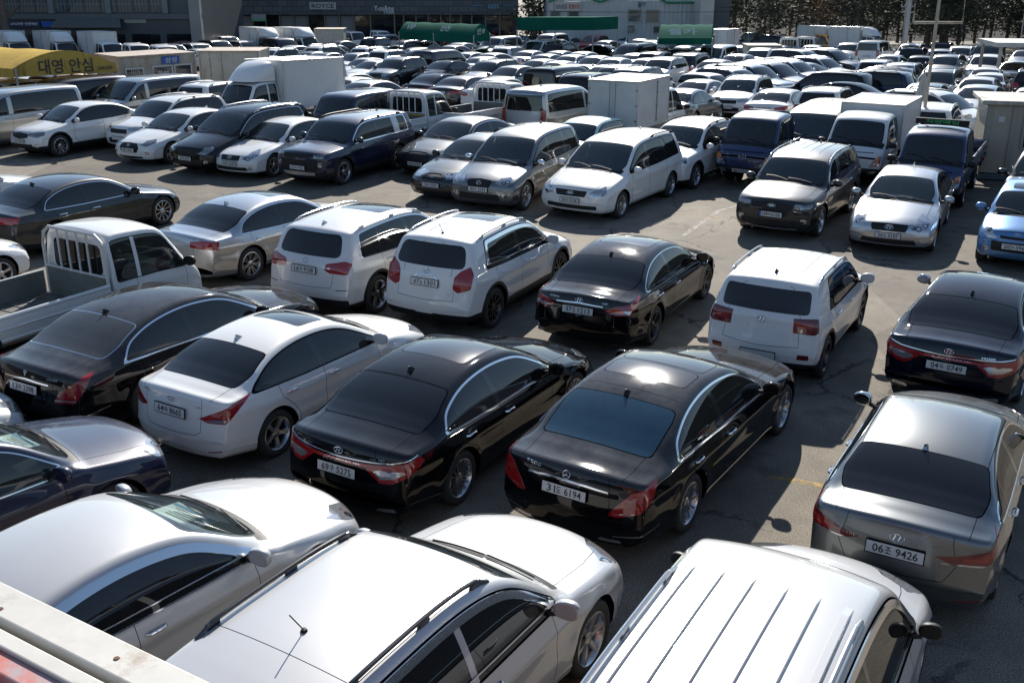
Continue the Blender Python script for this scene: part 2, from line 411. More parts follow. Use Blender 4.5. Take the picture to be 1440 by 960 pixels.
    def region(s, space, C):
        if space == 'side': return (C[:, 10] > 1.5) & (C[:, 10] < 5.95) & (C[:, 1] > .3)
        if space == 'front': return (C[:, 6] > s.xf - 1.0) & (C[:, 5] > -.8)
        if space == 'rear': return (C[:, 6] < s.xr + 1.0) & (C[:, 5] > -.8)
        return C[:, 10] > 5.2
    def split(s, ids, dv):
        """cut the faces `ids` along dv(vertex array) = 0; returns ids of all resulting faces"""
        if not len(ids): return []
        vs = sorted({v for i in ids for v in s.F[i]}); d = dict(zip(vs, dv(np.array([s.V[v] for v in vs])))); cache = {}; out = []
        for i in ids:
            f = s.F[i]; dd = [d[v] for v in f]
            if min(dd) > -1e-7 or max(dd) < 1e-7: out.append(i); continue
            pos, neg = [], []; n = len(f)
            for k in range(n):
                a, b = f[k], f[(k + 1) % n]; da, db = dd[k], dd[(k + 1) % n]
                if abs(da) <= 1e-7: pos.append(a); neg.append(a)
                elif da > 0: pos.append(a)
                else: neg.append(a)
                if (da > 1e-7 and db < -1e-7) or (da < -1e-7 and db > 1e-7):
                    key = (min(a, b), max(a, b)); q = cache.get(key)
                    if q is None:
                        t = da / (da - db); s.V.append(s.V[a] * (1 - t) + s.V[b] * t); q = len(s.V) - 1; cache[key] = q
                    pos.append(q); neg.append(q)
            if len(pos) < 3 or len(neg) < 3: out.append(i); continue
            s.F[i] = tuple(pos); s.C[i] = sum(s.V[k] for k in pos) / len(pos); out.append(i)
            s.F.append(tuple(neg)); s.C.append(sum(s.V[k] for k in neg) / len(neg)); s.T.append(s.T[i]); out.append(len(s.F) - 1)
        return out
    def pick(s, fn, tags=('body',)):
        C = np.array(s.C); m = fn(C); return [i for i in np.nonzero(m)[0] if s.T[i] in tags]
    def cut(s, space, poly, name, tags=('body',), extra=None):
        P = np.array(poly); lo, hi = P.min(0) - .12, P.max(0) + .12
        def sel(C):
            a, b = s.coords(C, space); m = s.region(space, C) & (a > lo[0]) & (a < hi[0]) & (b > lo[1]) & (b < hi[1])
            return m & extra(C) if extra else m
        ids = s.pick(sel, tags); n = len(poly)
        for k in range(n):
            (ax, ay), (bx, by) = poly[k], poly[(k + 1) % n]; l = math.hypot(bx - ax, by - ay)
            if l < 1e-6: continue
            nx_, ny_ = -(by - ay) / l, (bx - ax) / l
            # only faces near this edge segment need the cut
            near = []; far = []
            for i in ids:
                a, b = s.coords(s.C[i], space); t = ((a - ax) * (bx - ax) + (b - ay) * (by - ay)) / l
                (near if -.09 < t < l + .09 and abs((a - ax) * nx_ + (b - ay) * ny_) < .12 else far).append(i)
            near = s.split(near, lambda V: (lambda q: (q[0] - ax) * nx_ + (q[1] - ay) * ny_)(s.coords(V, space)))
            ids = near + far
        hit = []
        for i in ids:
            a, b = s.coords(s.C[i], space)
            if pip(poly, a, b): s.T[i] = name; hit.append(i)
        return hit
    def line(s, space, pts, w=.006, name='seam', tags=('body',), extra=None):
        for (a, b) in zip(pts[:-1], pts[1:]):
            l = math.hypot(b[0] - a[0], b[1] - a[1]); ux, uy = (b[0] - a[0]) / l, (b[1] - a[1]) / l; nx_, ny_ = -uy * w / 2, ux * w / 2; e = w * .4
            a = (a[0] - ux * e, a[1] - uy * e); b = (b[0] + ux * e, b[1] + uy * e)
            s.cut(space, [(a[0] + nx_, a[1] + ny_), (b[0] + nx_, b[1] + ny_), (b[0] - nx_, b[1] - ny_), (a[0] - nx_, a[1] - ny_)], name, tags, extra)
    def field(s, fn, sel, name, levels=(0.,), names=None, tags=('body',)):
        """cut along fn = each level; faces with fn < level[0] take name, the next bands names[...]"""
        ids = s.pick(sel, tags)
        for lv in levels: ids = s.split(ids, lambda V: fn(V) - lv)
        nm = [name] + list(names or [])
        for i in ids:
            v = fn(s.C[i][None, :])[0]
            for lv, q in zip(levels, nm):
                if v < lv:
                    if q: s.T[i] = q
                    break
    def components(s, tag_):
        ids = [i for i, t in enumerate(s.T) if t == tag_]; par = {}
        def find(a):
            while par[a] != a: par[a] = par[par[a]]; a = par[a]
            return a
        for i in ids:
            f = s.F[i]
            for v in f: par.setdefault(v, v)
            r = find(f[0])
            for v in f[1:]: par[find(v)] = r
        g = {}
        for i in ids: g.setdefault(find(s.F[i][0]), []).append(i)
        return list(g.values())
    def out(s, ids, name, mats, parent, side=0, off=0., skirt=0., mi=None):
        """link the faces as one object; side 0 mirrors across y=0, +1 / -1 builds that side only"""
        used = {}; vs = []; ns = []; fs = []; ms = []
        def build(sg):
            loc = {}
            for i in ids:
                q = []
                for v in s.F[i]:
                    if v not in loc:
                        a = s.V[v]
                        if sg < 0 and abs(a[1]) < 1e-4 and v in used: loc[v] = used[v]
                        else:
                            loc[v] = len(vs); n = a[3:6] / max(np.linalg.norm(a[3:6]), 1e-6); p = a[:3] + n * off
                            vs.append((p[0], p[1] * sg, p[2])); ns.append((n[0], n[1] * sg, n[2]))
                            if sg > 0: used[v] = loc[v]
                    q.append(loc[v])
                if s.flip ^ (sg < 0): q = q[::-1]
                fs.append(tuple(q)); ms.append(mi(i) if mi else 0)
        if side in (0, 1): build(1)
        if side in (0, -1): build(-1)
        nsm = len(fs)
        if skirt > 0:
            ed = {}
            for f in fs:
                for a, b in zip(f, f[1:] + f[:1]): ed[(a, b)] = 1
            low = {}
            for (a, b) in list(ed):
                if (b, a) in ed: continue
                for v in (a, b):
                    if v not in low:
                        low[v] = len(vs); p = np.array(vs[v]) - np.array(ns[v]) * skirt; vs.append(tuple(p)); ns.append(ns[v])
                fs.append((b, a, low[a], low[b])); ms.append(0)
        me = bpy.data.meshes.new(name); me.from_pydata(vs, [], fs)
        for m in (mats if isinstance(mats, (list, tuple)) else [mats]): me.materials.append(m)
        me.polygons.foreach_set('material_index', ms); sm = [True] * nsm + [False] * (len(fs) - nsm); me.polygons.foreach_set('use_smooth', sm)
        if me.validate(): pass
        me.update()
        if len(me.vertices) == len(ns):
            me.normals_split_custom_set_from_vertices(ns)
        return obj(name, me, parent)

# wheels ------------------------------------------------------------------------------------------
WH = {}
def wheel_mesh(r, wd, style, alloy):
    key = (round(r, 3), style, alloy.name)
    if key in WH: return WH[key]
    h = wd / 2; rr = r * {'steel': .60}.get(style, .70)
    t = MB(); t.lathe([(rr, -h * .8), (rr + .02, -h), (r - .03, -h), (r - .008, -h * .85), (r, -h * .55), (r, h * .55), (r - .008, h * .85), (r - .03, h), (rr + .02, h), (rr - .01, h * .8), (rr - .02, h * .2)], 40)
    for k in range(3):
        t.lathe([(r + .0008, -h * .5 + k * h * .42), (r - .006, -h * .5 + k * h * .42 + .004), (r - .006, -h * .5 + k * h * .42 + .010), (r + .0008, -h * .5 + k * h * .42 + .014)], 40)
    m = MB()                                       # built facing +y
    m.lathe([(rr + .004, h * .93), (rr - .010, h * .96), (rr - .022, h * .80), (rr - .04, h * .1), (rr - .05, -h * .7)], 40)
    m.lathe([(rr - .03, -h * .1), (.02, -h * .1)], 24, mi=1)
    m.lathe([(r * .36, -h * .02), (r * .38, h * .05), (.06, h * .08)], 24, mi=1)
    m.lathe([(.058, h * .30), (.066, h * .62), (.050, h * .72), (0.0, h * .74)], 20)
    def spoke(a, w0, w1, r0=.045, r1=None, z0=.62, z1=.86, dz=.30):
        r1 = r1 or rr - .012; M_ = Matrix.Rotation(a, 4, 'Y'); v = []
        for (q, ww, zz) in ((r0, w0, z0), ((r0 + r1) / 2, (w0 + w1) / 2 * .92, (z0 + z1) / 2 + .02), (r1, w1, z1)):
            for (sx, yy) in ((-1, zz - dz), (-.78, zz), (.78, zz), (1, zz - dz)): v.append(M_ @ Vector((q, h * yy, sx * ww / 2)))
        f = []
        for k in range(2):
            b = k * 4
            for c in range(3): f.append((b + c, b + c + 1, b + 5 + c, b + 4 + c))
        m.add(v, f, 0)
    n = {'five': 5, 'ten': 10, 'multi': 15, 'steel': 8, 'twin': 5, 'six': 6, 'vee': 7}[style]
    for k in range(n):
        a = 2 * math.pi * k / n + .3
        if style == 'twin': spoke(a - .15, .026, .030); spoke(a + .15, .026, .030)
        elif style == 'vee': spoke(a - .19, .018, .020, z0=.6); spoke(a + .19, .018, .020, z0=.6); spoke(a, .02, .014)
        elif style == 'five': spoke(a, .060, .078)
        elif style == 'six': spoke(a, .050, .060)
        elif style == 'multi': spoke(a, .018, .026)
        elif style == 'ten': spoke(a, .024, .036)
        else: spoke(a, .045, .06, z0=.4, z1=.55)
    WH[key] = (t.mesh('tyre', M_TYRE), m.mesh('rim', [alloy, M_HUB])); return WH[key]
def add_wheels(root, S, xs=None, sides=(1, -1), tread=None, zc=None):
    for x in (xs or S.get('axles', (0, S['wb']))):
        for sg in sides:
            tm, rm = wheel_mesh(S['wr'], S.get('tw', .215), S.get('rim', 'five'), S.get('alloy', M_ALLOY))
            y = sg * ((tread or S['W'] / 2 * .985) - S.get('tw', .215) / 2 - .012)
            wz = .10 * S.get('steer', 0) if x else 0
            wo = obj('wheel', tm, root, (x, y, S['wr']), (0, 0, (0 if sg > 0 else math.pi) + S.get('steer', 0) * (1 if x > .5 else 0)))
            wo.rotation_euler.rotate_axis('Y', rnd.uniform(0, 6))
            obj('rim', rm, wo)

# ---------------------------------------------------------------- a car from its specification
def interior(S, root, x_of, seatmat, sheet):
    m = MB(); H = S['H']; xw = x_of(S['cowl']); belt = np.interp(2.4, *zip(*S['belt'])); sz = .30 + (belt - .9) * .6
    hw = S['W'] / 2 - .20
    m.box((xw - .30, 0, belt - .10), (.50, hw * 1.75, .16), 2, bev=.04)
    rows = S.get('rows', [2.55, 3.45]); 
    for k, d in enumerate(rows):
        x = x_of(d)
        for sg in ((-1, 1) if k == 0 or S.get('split') else (0,)):
            ww = .52 if sg else 1.25
            if k > 0 and not sg:
                m.box((x + .25, 0, sz + .12), (.5, ww, .16), 0, bev=.05); m.box((x - .05, 0, sz + .44), (.14, ww, .55), 0, bev=.05, M=Matrix.Rotation(-.25, 4, 'Y'))
                for q in (-.36, .36): m.box((x - .15, q, min(sz + .78, H - .2)), (.10, .25, .16), 0, bev=.04)
            else:
                m.box((x + .25, sg * .37, sz + .14), (.5, ww, .16), 0, bev=.05); m.box((x - .05, sg * .37, sz + .46), (.14, ww * .92, .58), 0, bev=.05, M=Matrix.Rotation(-.25, 4, 'Y'))
                m.box((x - .15, sg * .37, min(sz + .84, H - .2)), (.10, .26, .18), 0, bev=.04)
    if not S.get('suv'): m.box((x_of(S['deck']) + .16, 0, belt + .0), (.50, hw * 1.6, .03), 1)
    c = Vector((xw - .62, .37, belt - .02)); pts = [c + Vector((-.08 * math.sin(a) * .5, .18 * math.cos(a), .18 * math.sin(a))) for a in np.linspace(0, 2 * math.pi, 17)]
    m.tube(pts, .014, 6, 1, cap=False)
    m.build('interior', [seatmat, M_TRIM, mat('dash_grey', (.06, .06, .06), .7)], root)
    if sheet:
        zd = belt + .05; q = MB(); yy, wy, dx = sheet
        T_ = Matrix.Rotation(.15, 4, 'Y'); ln_ = .30
        q.box((xw - .30, yy, zd + .02), (ln_, wy, .004), 0, M=T_); q.box(Vector((xw - .30, yy, zd + .02)) + T_.to_3x3() @ Vector((.10, 0, .004)), (.04, wy * .96, .003), 1, M=T_)
        for k_ in range(5): q.box(Vector((xw - .30, yy - wy * .05 * (k_ % 2), zd + .02)) + T_.to_3x3() @ Vector((.05 - .035 * k_, 0, .004)), (.010, wy * (.7 - .1 * (k_ % 3)), .003), 2, M=T_)
        q.build('price_sheet', [M_PAPER, M_PAPERB, mat('paper_ink', (.25, .27, .30), .6)], root)

def mirror_mesh(key, sx=1.):
    if key in WH: return WH[key]
    bm = bmesh.new(); bmesh.ops.create_uvsphere(bm, u_segments=16, v_segments=10, radius=1)
    for v in bm.verts:
        x, y, z = v.co; x = max(x, -.35); v.co = Vector((x * .085, math.copysign(abs(y) ** .8, y) * .112, math.copysign(abs(z) ** .8, z) * .082 * (1 - .1 * y)))
    for f in bm.faces: f.smooth = True
    me = bpy.data.meshes.new('mirror'); bm.to_mesh(me); bm.free(); WH[key] = me; return me

EMB = {}
def emblem(mb, kind, s, M, mi=0):
    """brand marks as small raised outlines; s = width in metres"""
    def ell(a, b, r, tilt=0., n=28):
        P = [M @ (Matrix.Rotation(tilt, 3, 'Z') @ Vector((a * math.cos(t), b * math.sin(t), 0))) for t in np.linspace(0, 2 * math.pi, n)]
        mb.tube(P, r, 5, mi, cap=False)
    def bar(p, q, r): mb.tube([M @ Vector((*p, 0)), M @ Vector((*q, 0))], r, 5, mi)
    h = s / 2
    if kind == 'oval_h':
        ell(h, h * .56, s * .035); bar((-h * .50, -h * .40), (-h * .20, h * .42), s * .05); bar((h * .20, -h * .42), (h * .50, h * .40), s * .05); bar((-h * .36, -.0), (h * .36, h * .06), s * .045)
    elif kind == 'star':
        ell(h, h, s * .04)
        for k in range(3):
            a = math.pi / 2 + k * 2 * math.pi / 3; bar((0, 0), (h * math.cos(a), h * math.sin(a)), s * .035)
    elif kind == 'text_oval':
        ell(h, h * .5, s * .03); text_fit(mb, 'KIA', s * .62, s * .2, M, mi)
    elif kind == 'rings':
        for k in range(4):
            P = [M @ Vector((-h * .66 + k * h * .44 + h * .3 * math.cos(t), h * .3 * math.sin(t), 0)) for t in np.linspace(0, 2 * math.pi, 18)]; mb.tube(P, s * .025, 5, mi, cap=False)
    elif kind == 'roundel': ell(h, h, s * .06); bar((-h, 0), (h, 0), s * .02); bar((0, -h), (0, h), s * .02)
    elif kind == 'wings':
        ell(h * .7, h * .62, s * .04); P = [M @ Vector((x * h, (.12 * math.sin(x * 4)) * h, 0)) for x in np.linspace(-1, 1, 9)]; mb.tube(P, s * .05, 5, mi)
    elif kind == 'shield': [bar(*q, s * .05) for q in (((-h * .6, h * .6), (0, -h * .8)), ((h * .6, h * .6), (0, -h * .8)), ((-h * .6, h * .6), (h * .6, h * .6)), ((-h * .25, h * .2), (h * .25, h * .2)))]
    elif kind == 'diamond': [bar(*q, s * .07) for q in (((-h * .55, 0), (0, h)), ((0, h), (h * .55, 0)), ((h * .55, 0), (0, -h)), ((0, -h), (-h * .55, 0)))]
    elif kind == 'bowtie': mb.box(M @ Vector((0, 0, 0)), (.012, s, s * .22), mi); mb.box(M @ Vector((0, 0, 0)), (.013, s * .34, s * .34), mi)

def plate_on(Sh, bvh, root, S, text, end, z, wide=True, blue=False, y0=0.):
    sg = 1 if end == 'front' else -1
    h = bvh.ray_cast(Vector((sg * 9, y0, z)), Vector((-sg, 0, 0)))
    if h[0] is None: return
    p, n = h[0], h[1]; n = n if n.x * sg > 0 else -n
    h2 = bvh.ray_cast(Vector((sg * 9, y0, z + .07)), Vector((-sg, 0, 0))); h3 = bvh.ray_cast(Vector((sg * 9, y0, z - .07)), Vector((-sg, 0, 0)))
    if h2[0] and h3[0]:
        t = (h2[0] - h3[0]).normalized(); n = Vector((t.z * sg, 0, -t.x * sg))
        if n.x * sg < 0: n = -n
    wp, hp = (.52, .11) if wide else (.44, .20) if wide is None else (.335, .155)
    ex = max(abs(h2[0].x - p.x) if h2[0] else 0, 0)
    up = Vector((0, 0, 1)); up = (up - n * up.dot(n)).normalized(); ri = up.cross(n); M = Matrix((ri, up, n)).transposed().to_4x4(); M.translation = p + n * .018
    m = MB()
    T = M.copy()
    def bx(w_, h_, d_, z_, mi):
        v = [T @ Vector((a * w_ / 2, b * h_ / 2, z_ + c * d_ / 2)) for c in (-1, 1) for a, b in ((-1, -1), (1, -1), (1, 1), (-1, 1))]
        m.add(v, [(0, 3, 2, 1), (4, 5, 6, 7), (0, 1, 5, 4), (1, 2, 6, 5), (2, 3, 7, 6), (3, 0, 4, 7)], mi)
    bx(wp + .02, hp + .02, .012, 0, 1); bx(wp, hp, .006, .006, 0)
    if blue:
        v = [T @ Vector((a, b, .0105)) for a, b in ((-wp / 2, -hp / 2), (-wp / 2 + .045, -hp / 2), (-wp / 2 + .045, hp / 2), (-wp / 2, hp / 2))]; m.add(v, [(0, 1, 2, 3)], 3)
    if text:
        Tm = T @ Matrix.Translation((.02 if blue else 0, 0, .0112))
        a, b = text.split(' ')
        wl = wp * (.86 if not blue else .82)
        for (t_, cx, ww, hh) in ((a[:-1], -.335, .23 if len(a) < 4 else .29, .72), (a[-1], -.13 + (.02 if len(a) > 3 else 0), .13, .62), (b, .245, .45, .72)):
            text_fit(m, t_, wl * ww, hp * hh, Tm @ Matrix.Translation((wl * cx, 0, 0)), 2)
    m.build('number_plate', [M_PLATE, M_SEAM, M_INK, M_PLATEB], root)

def badge_on(bvh, root, end, parts, matl=None, name='badge'):
    """parts: ('emblem', kind, size, y, z) or ('text', string, width, height, y, z); y positive = the car's left"""
    sg = 1 if end == 'front' else -1; m = MB()
    for p in parts:
        y0, z0 = p[-2], p[-1]
        h = bvh.ray_cast(Vector((sg * 9, y0, z0)), Vector((-sg, 0, 0)))
        if h[0] is None: continue
        ri = Vector((0, sg, 0)); up = Vector((0, 0, 1)); n = h[1] if h[1].x * sg > 0 else -h[1]
        up = (up - n * up.dot(n)).normalized(); ri = up.cross(n)
        M = Matrix((ri, up, n)).transposed().to_4x4(); M.translation = h[0] + n * .006
        if p[0] == 'emblem': emblem(m, p[1], p[2], M)
        else:
            v, f, tw, th = text_mesh(p[1]); k1, k2 = p[2] / tw, p[3] / th; vs = []
            for a, b, _ in v:
                q = M @ Vector((a * k1, b * k2, 0)); hh = bvh.ray_cast(Vector((sg * 9, q.y, q.z)), Vector((-sg, 0, 0)))
                vs.append((hh[0] + Vector((sg * .004, 0, .001))) if hh[0] else q)
            m.add(vs, f)
    m.build(name, matl or M_CHROME, root)

def make_car(S, name, label, cat, paintm, loc=(0, 0), rz=0., group=None, lod='hero', **k):
    S = dict(S); S.update(k); root = thing(name, label, cat, (loc[0], loc[1], 0), rz, group)
    fine = lod != 'far'; ds = {'hero': .042, 'mid': .06, 'far': .10}[lod]
    Sh = Shell(S, ds, fine); xf, xr, hw, H = Sh.xf, Sh.xr, S['W'] / 2, S['H']; X = lambda d: xf - d
    bvh = BVHTree.FromPolygons([tuple(v[:3]) for v in Sh.V] + [(v[0], -v[1], v[2]) for v in Sh.V], [tuple(f) for f in Sh.F] + [tuple(i + len(Sh.V) for i in f) for f in Sh.F])
    Ra = S['wr'] + S.get('arch', .045); wr = S['wr']; clad = S.get('clad')
    # wheel arches, cladding
    for xw in S.get('axles', (0, S['wb'])):
        fn = lambda V, xw=xw: np.hypot(V[:, 0] - xw, V[:, 2] - wr - .01) - Ra
        sel = lambda C, xw=xw: (np.hypot(C[:, 0] - xw, C[:, 2] - wr) < Ra + .2) & (C[:, 1] > hw * .56) & (C[:, 10] < 4.6)
        if clad: Sh.field(fn, sel, 'void', (0., .055), ['cladding'])
        else: Sh.field(fn, sel, 'void')
        sel2 = lambda C, xw=xw: (abs(C[:, 0] - xw) < Ra) & (C[:, 1] > hw * .52) & (C[:, 10] < 1.01)
        for i in Sh.pick(sel2, ('body', 'cladding')):
            Sh.T[i] = 'void'
    if clad: Sh.field(lambda V: V[:, 2] - S.get('cladz', .36), lambda C: (C[:, 2] < .55) & (C[:, 10] > .3), 'cladding')
    else:
        Sh.field(lambda V: V[:, 2] - .235, lambda C: (C[:, 2] < .4), 'cladding')
    for i in Sh.pick(lambda C: (C[:, 10] < 1.1) & (C[:, 5] < -.8)): Sh.T[i] = 'cladding'
    # screens
    cw, hd, rg, dk = X(S['cowl']), X(S['header']), X(S['rgt']), X(S['deck']); pm = S.get('pm', .055)
    top = lambda C: C[:, 10] > 5.75
    Sh.field(lambda V: smax(V[:, 6] - (cw + .02), (cw - .12) - V[:, 6], V[:, 1] - (V[:, 7] + .01)), lambda C: (C[:, 10] > 5.2) & (C[:, 6] > cw - .3) & (C[:, 6] < cw + .2), 'cowl')
    Sh.field(lambda V: smax(V[:, 6] - (cw - .06), hd - V[:, 6], V[:, 1] - (V[:, 7] - pm), k=.10), lambda C: top(C) & (C[:, 6] < cw + .1) & (C[:, 6] > hd - .2), 'windshield', (-.03, 0.), ['frit'], ('body', 'cowl'))
    rpm = S.get('rpm', .035)
    if S.get('rearglass', True):
        rw = S.get('rgw', 9)
        if S.get('suv'):
            zb_ = S['rgz0']; zt_ = S['rgz1']
            Sh.field(lambda V: smax(zb_ - V[:, 2] , V[:, 2] - zt_, V[:, 1] + S.get('rgs', .25) * (V[:, 2] - zb_) - S.get('rgy', .66), k=S.get('rgk', .12)), lambda C: (C[:, 6] < xr + .95) & (C[:, 0] < xr + .95) & (C[:, 10] > 4.0) & (C[:, 2] > zb_ - .2) & (C[:, 3] < .1), 'rear_window')
        else:
            Sh.field(lambda V: smax(V[:, 6] - rg, dk - V[:, 6], V[:, 1] - np.minimum(V[:, 7] - rpm, rw), k=S.get('rk', .07)), lambda C: top(C) & (C[:, 6] < rg + .2) & (C[:, 6] > dk - .2), 'rear_window', (0., .012), ['rtrim'])
    for sr in S.get('sunroof', []):
        a, b, y1 = X(sr[0]), X(sr[1]), sr[2]
        Sh.field(lambda V: smax(V[:, 6] - a, b - V[:, 6], V[:, 1] - y1, k=.08), lambda C: top(C) & (C[:, 6] < a + .2) & (C[:, 6] > b - .2), 'sunroof', (0., .008), ['seam'])
    # side glass
    belt = lambda x0: np.interp(xf - x0, *zip(*S['belt'])); rl = S['rear_line']; rx0, rx1 = X(rl[0]), X(rl[1]); mt = S.get('mt', .055); zmid = belt(X(3.2))
    slope = lambda V: np.clip(np.abs(V[:, 3]) / np.maximum(np.abs(V[:, 5]) + .0, .35), 0, 2.)
    # roof-edge height seen from the side, by position
    crx, crz, cro = [], [], {}
    for v in Sh.V[:Sh.nv0]:
        if abs(v[10] - 6) < .001 or True:
            key = round(v[6], 5)
            if key not in cro or abs(v[10] - 6.0) < abs(cro[key][10] - 6.0): cro[key] = v
    cr_ = sorted(cro.values(), key=lambda v: v[0]); crx = [v[0] for v in cr_]; crz = [v[2] for v in cr_]
    def G(V):
        ztop = np.interp(V[:, 0], crx, crz); e = .05; sl = (np.interp(V[:, 0] + e, crx, crz) - np.interp(V[:, 0] - e, crx, crz)) / (2 * e)
        gtop = (V[:, 2] - ztop) / np.sqrt(1 + np.minimum(sl * sl, 2.)) + mt
        gbot = (belt(V[:, 6]) + S.get('gb', .018)) - V[:, 2]
        t = (V[:, 2] - zmid) / max(.2, H - .1 - zmid); xl = rx0 + (rx1 - rx0) * t; gre = (xl - V[:, 0]) / math.sqrt(1 + ((rx1 - rx0) / max(.2, H - .1 - zmid)) ** 2)
        gfr = V[:, 0] - (X(S.get('gfront', S['cowl'] + .30)))
        return smax(gtop, gbot, gre, gfr, k=S.get('gk', .05))
    sreg = lambda C: (C[:, 10] > 4.7) & (C[:, 10] < 6.4) & (C[:, 1] > .3) & (C[:, 0] < cw + .1) & (C[:, 0] > min(rx0, rx1) - .3) & (C[:, 2] > S['belt'][0][1] - .2)
    tw = S.get('trimw', .016); Sh.field(G, sreg, 'sideglass', (0., tw), ['trim'])
    if S.get('visor'):
        q_ = Sh.split(Sh.pick(sreg, ('sideglass',)), lambda V: G(V) + .06)
        Sh.split(q_, lambda V: V[:, 2] - belt(V[:, 6]) - .07)
    zb0 = S['belt'][0][1] - .1
    for (d0, d1, pw, nm) in S.get('pillars', []):
        x0, x1 = X(d0), X(d1); Sh.cut('side', [(x0 - pw / 2, zb0), (x0 + pw / 2, zb0), (x1 + pw / 2, H), (x1 - pw / 2, H)], nm, ('sideglass',))
    # lamps, grilles and other outlines
    for q in S.get('shapes', []):
        sp, poly, nm = q[:3]
        if sp in ('sided', 'topd'): poly = [(X(a), b) for a, b in poly]; sp = sp[:-1]
        rr = q[3] if len(q) > 3 else .02; tg = ('body', 'cladding') if len(q) < 5 else q[4]
        Sh.cut(sp, rpoly(poly, rr, 2 if fine else 1) if rr > 0 else poly, nm, tg)
    # shut lines
    if fine:
        dA, dB, dC = S['doors']; sz_ = .42 if clad else .30; bz = lambda d: float(np.interp(d, *zip(*S['belt'])))
        lw = .007 if lod == 'hero' else .009
        xa, xb, xc = X(dA), X(dB), X(dC)
        Sh.line('side', [(xa - .10, sz_), (xa - .02, sz_ + .10), (xa, .62), (xa - .04, bz(dA) + .05)], lw)
        Sh.line('side', [(xb, sz_), (xb, bz(dB) + .03)], lw)
        if S.get('rdoor', True):
            Sh.line('side', [(max(Ra + .05, xc + .1), sz_), (Ra + .04, .48), (Ra * .86, .62), (xc + .02, .80), (xc, bz(dC) + .04)], lw)
            Sh.line('side', [(xa - .10, sz_), (max(Ra + .05, xc + .1), sz_)], lw)
        else: Sh.line('side', [(xa - .10, sz_), (xb, sz_)], lw)
        hy = S.get('hoody', .70); hf_ = X(S.get('hoodf', .10)); Sh.line('top', [(cw + .03, hy), (X(S['cowl'] * .5), hy - .02), (hf_, hy - .10), (hf_, 0.)], lw)
        for ln in S.get('lines', []): Sh.line({'topd': 'top', 'sided': 'side'}.get(ln[0], ln[0]), [(X(a), b) for a, b in ln[1]] if ln[0] in ('topd', 'sided') else ln[1], lw, extra={'r': (lambda C: np.abs(C[:, 5]) < .62), 't': (lambda C: C[:, 5] > .55)}.get(ln[0][0]))
        ry = S.get('roofseam')
        if ry:
            for y_ in ([ry] if np.isscalar(ry) else ry): Sh.line('top', [(hd - .02, y_), (rg + .04, y_)], .012)
    # panels
    seam_ids = [i for i, t in enumerate(Sh.T) if t == 'seam']; panels = {}
    comps = Sh.components('body') if fine else [[i for i, t in enumerate(Sh.T) if t == 'body']]
    body = []
    if fine:
        for c in comps:
            C = np.array([Sh.C[i] for i in c]); A_ = C.mean(0); n = len(c)
            lo, hi = C.min(0), C.max(0)
            if n > 40 and lo[10] > 5.0 and lo[6] > cw - .05 and hi[6] > xf - S['cowl'] * .6: panels['hood'] = panels.get('hood', []) + c
            elif n > 30 and hi[10] < 6.3 and lo[1] > .45 and lo[0] > xb - .03 and hi[0] < xa + .03: panels['front_door'] = panels.get('front_door', []) + c
            elif n > 30 and hi[10] < 6.3 and lo[1] > .45 and lo[0] > xc - .05 and hi[0] < xb + .03: panels['rear_door'] = panels.get('rear_door', []) + c
            elif n > 30 and hi[0] < xr + .8 and lo[1] < .08: panels['tail'] = panels.get('tail', []) + c
            else: body += c
    else: body = comps[0]
    stm = M_SEAM
    cid = [i for i, t in enumerate(Sh.T) if t in ('cladding',)]
    cm = S.get('cladmat') or M_TRIM
    body_o = Sh.out(body + seam_ids + cid, 'body', [paintm, stm, cm], root, mi=lambda i: 1 if Sh.T[i] == 'seam' else 2 if Sh.T[i] == 'cladding' else 0)
    doors = {}
    for nm, c in panels.items():
        if nm in ('front_door', 'rear_door'):
            for sg in (1, -1): doors[(nm, sg)] = Sh.out(c, 'door', paintm, root, sg)
        elif nm == 'hood': Sh.out(c, 'hood', paintm, root)
        else: tail_o = Sh.out(c, 'tailgate' if S.get('suv') else 'trunk_lid', paintm, root)
    # glass, trim
    gs, gr, gw = S.get('gside', G_DARK), S.get('grear', G_DARK), S.get('gwind', G_MID)
    ids = lambda *t: [i for i, q in enumerate(Sh.T) if q in t]
    ws = Sh.out(ids('windshield', 'frit'), 'windshield', [gw, M_GLOSSB], root, off=.001, mi=lambda i: int(Sh.T[i] == 'frit'))
    if ids('cowl'): Sh.out(ids('cowl'), 'cowl', M_TRIM, root, off=-.004)
    if ids('rear_window'): Sh.out(ids('rear_window'), 'rear_window', gr, root, off=.002, skirt=.006)
    if ids('rtrim'): Sh.out(ids('rtrim'), 'rear_window_seal', S.get('rtrimm', M_SEAM), root, off=.001)
    if ids('sunroof'): Sh.out(ids('sunroof'), 'sunroof', S.get('gsun', M_GLOSSB), root, off=.001)
    for c in Sh.components('sideglass'):
        for sg in (1, -1): Sh.out(c, 'side_window', gs, root, sg)
    tm_ = S.get('trim', M_SEAM)
    if ids('trim'):
        for sg in (1, -1): Sh.out(ids('trim'), 'window_trim', tm_, root, sg, off=.004, skirt=.010)
    for c in Sh.components('pillar'):
        for sg in (1, -1): Sh.out(c, 'pillar', S.get('pillarm', M_GLOSSB), root, sg, off=.001)
    if ids('quarter_panel'):
        for sg in (1, -1): Sh.out(ids('quarter_panel'), 'quarter_panel', S.get('quarterm', paintm), root, sg, off=.003)
    # the parts named in the outlines
    SM = S.get('shapemats', {})
    for nm, (oname, mm, off, both) in SM.items():
        i_ = ids(nm)
        if not i_: continue
        if both:
            for c in Sh.components(nm):
                for sg in (1, -1): Sh.out(c, oname, mm, root, sg, off=off, skirt=max(.0, off + .006))
        else: Sh.out(i_, oname, mm, root, 0, off=off, skirt=max(.0, off + .006))
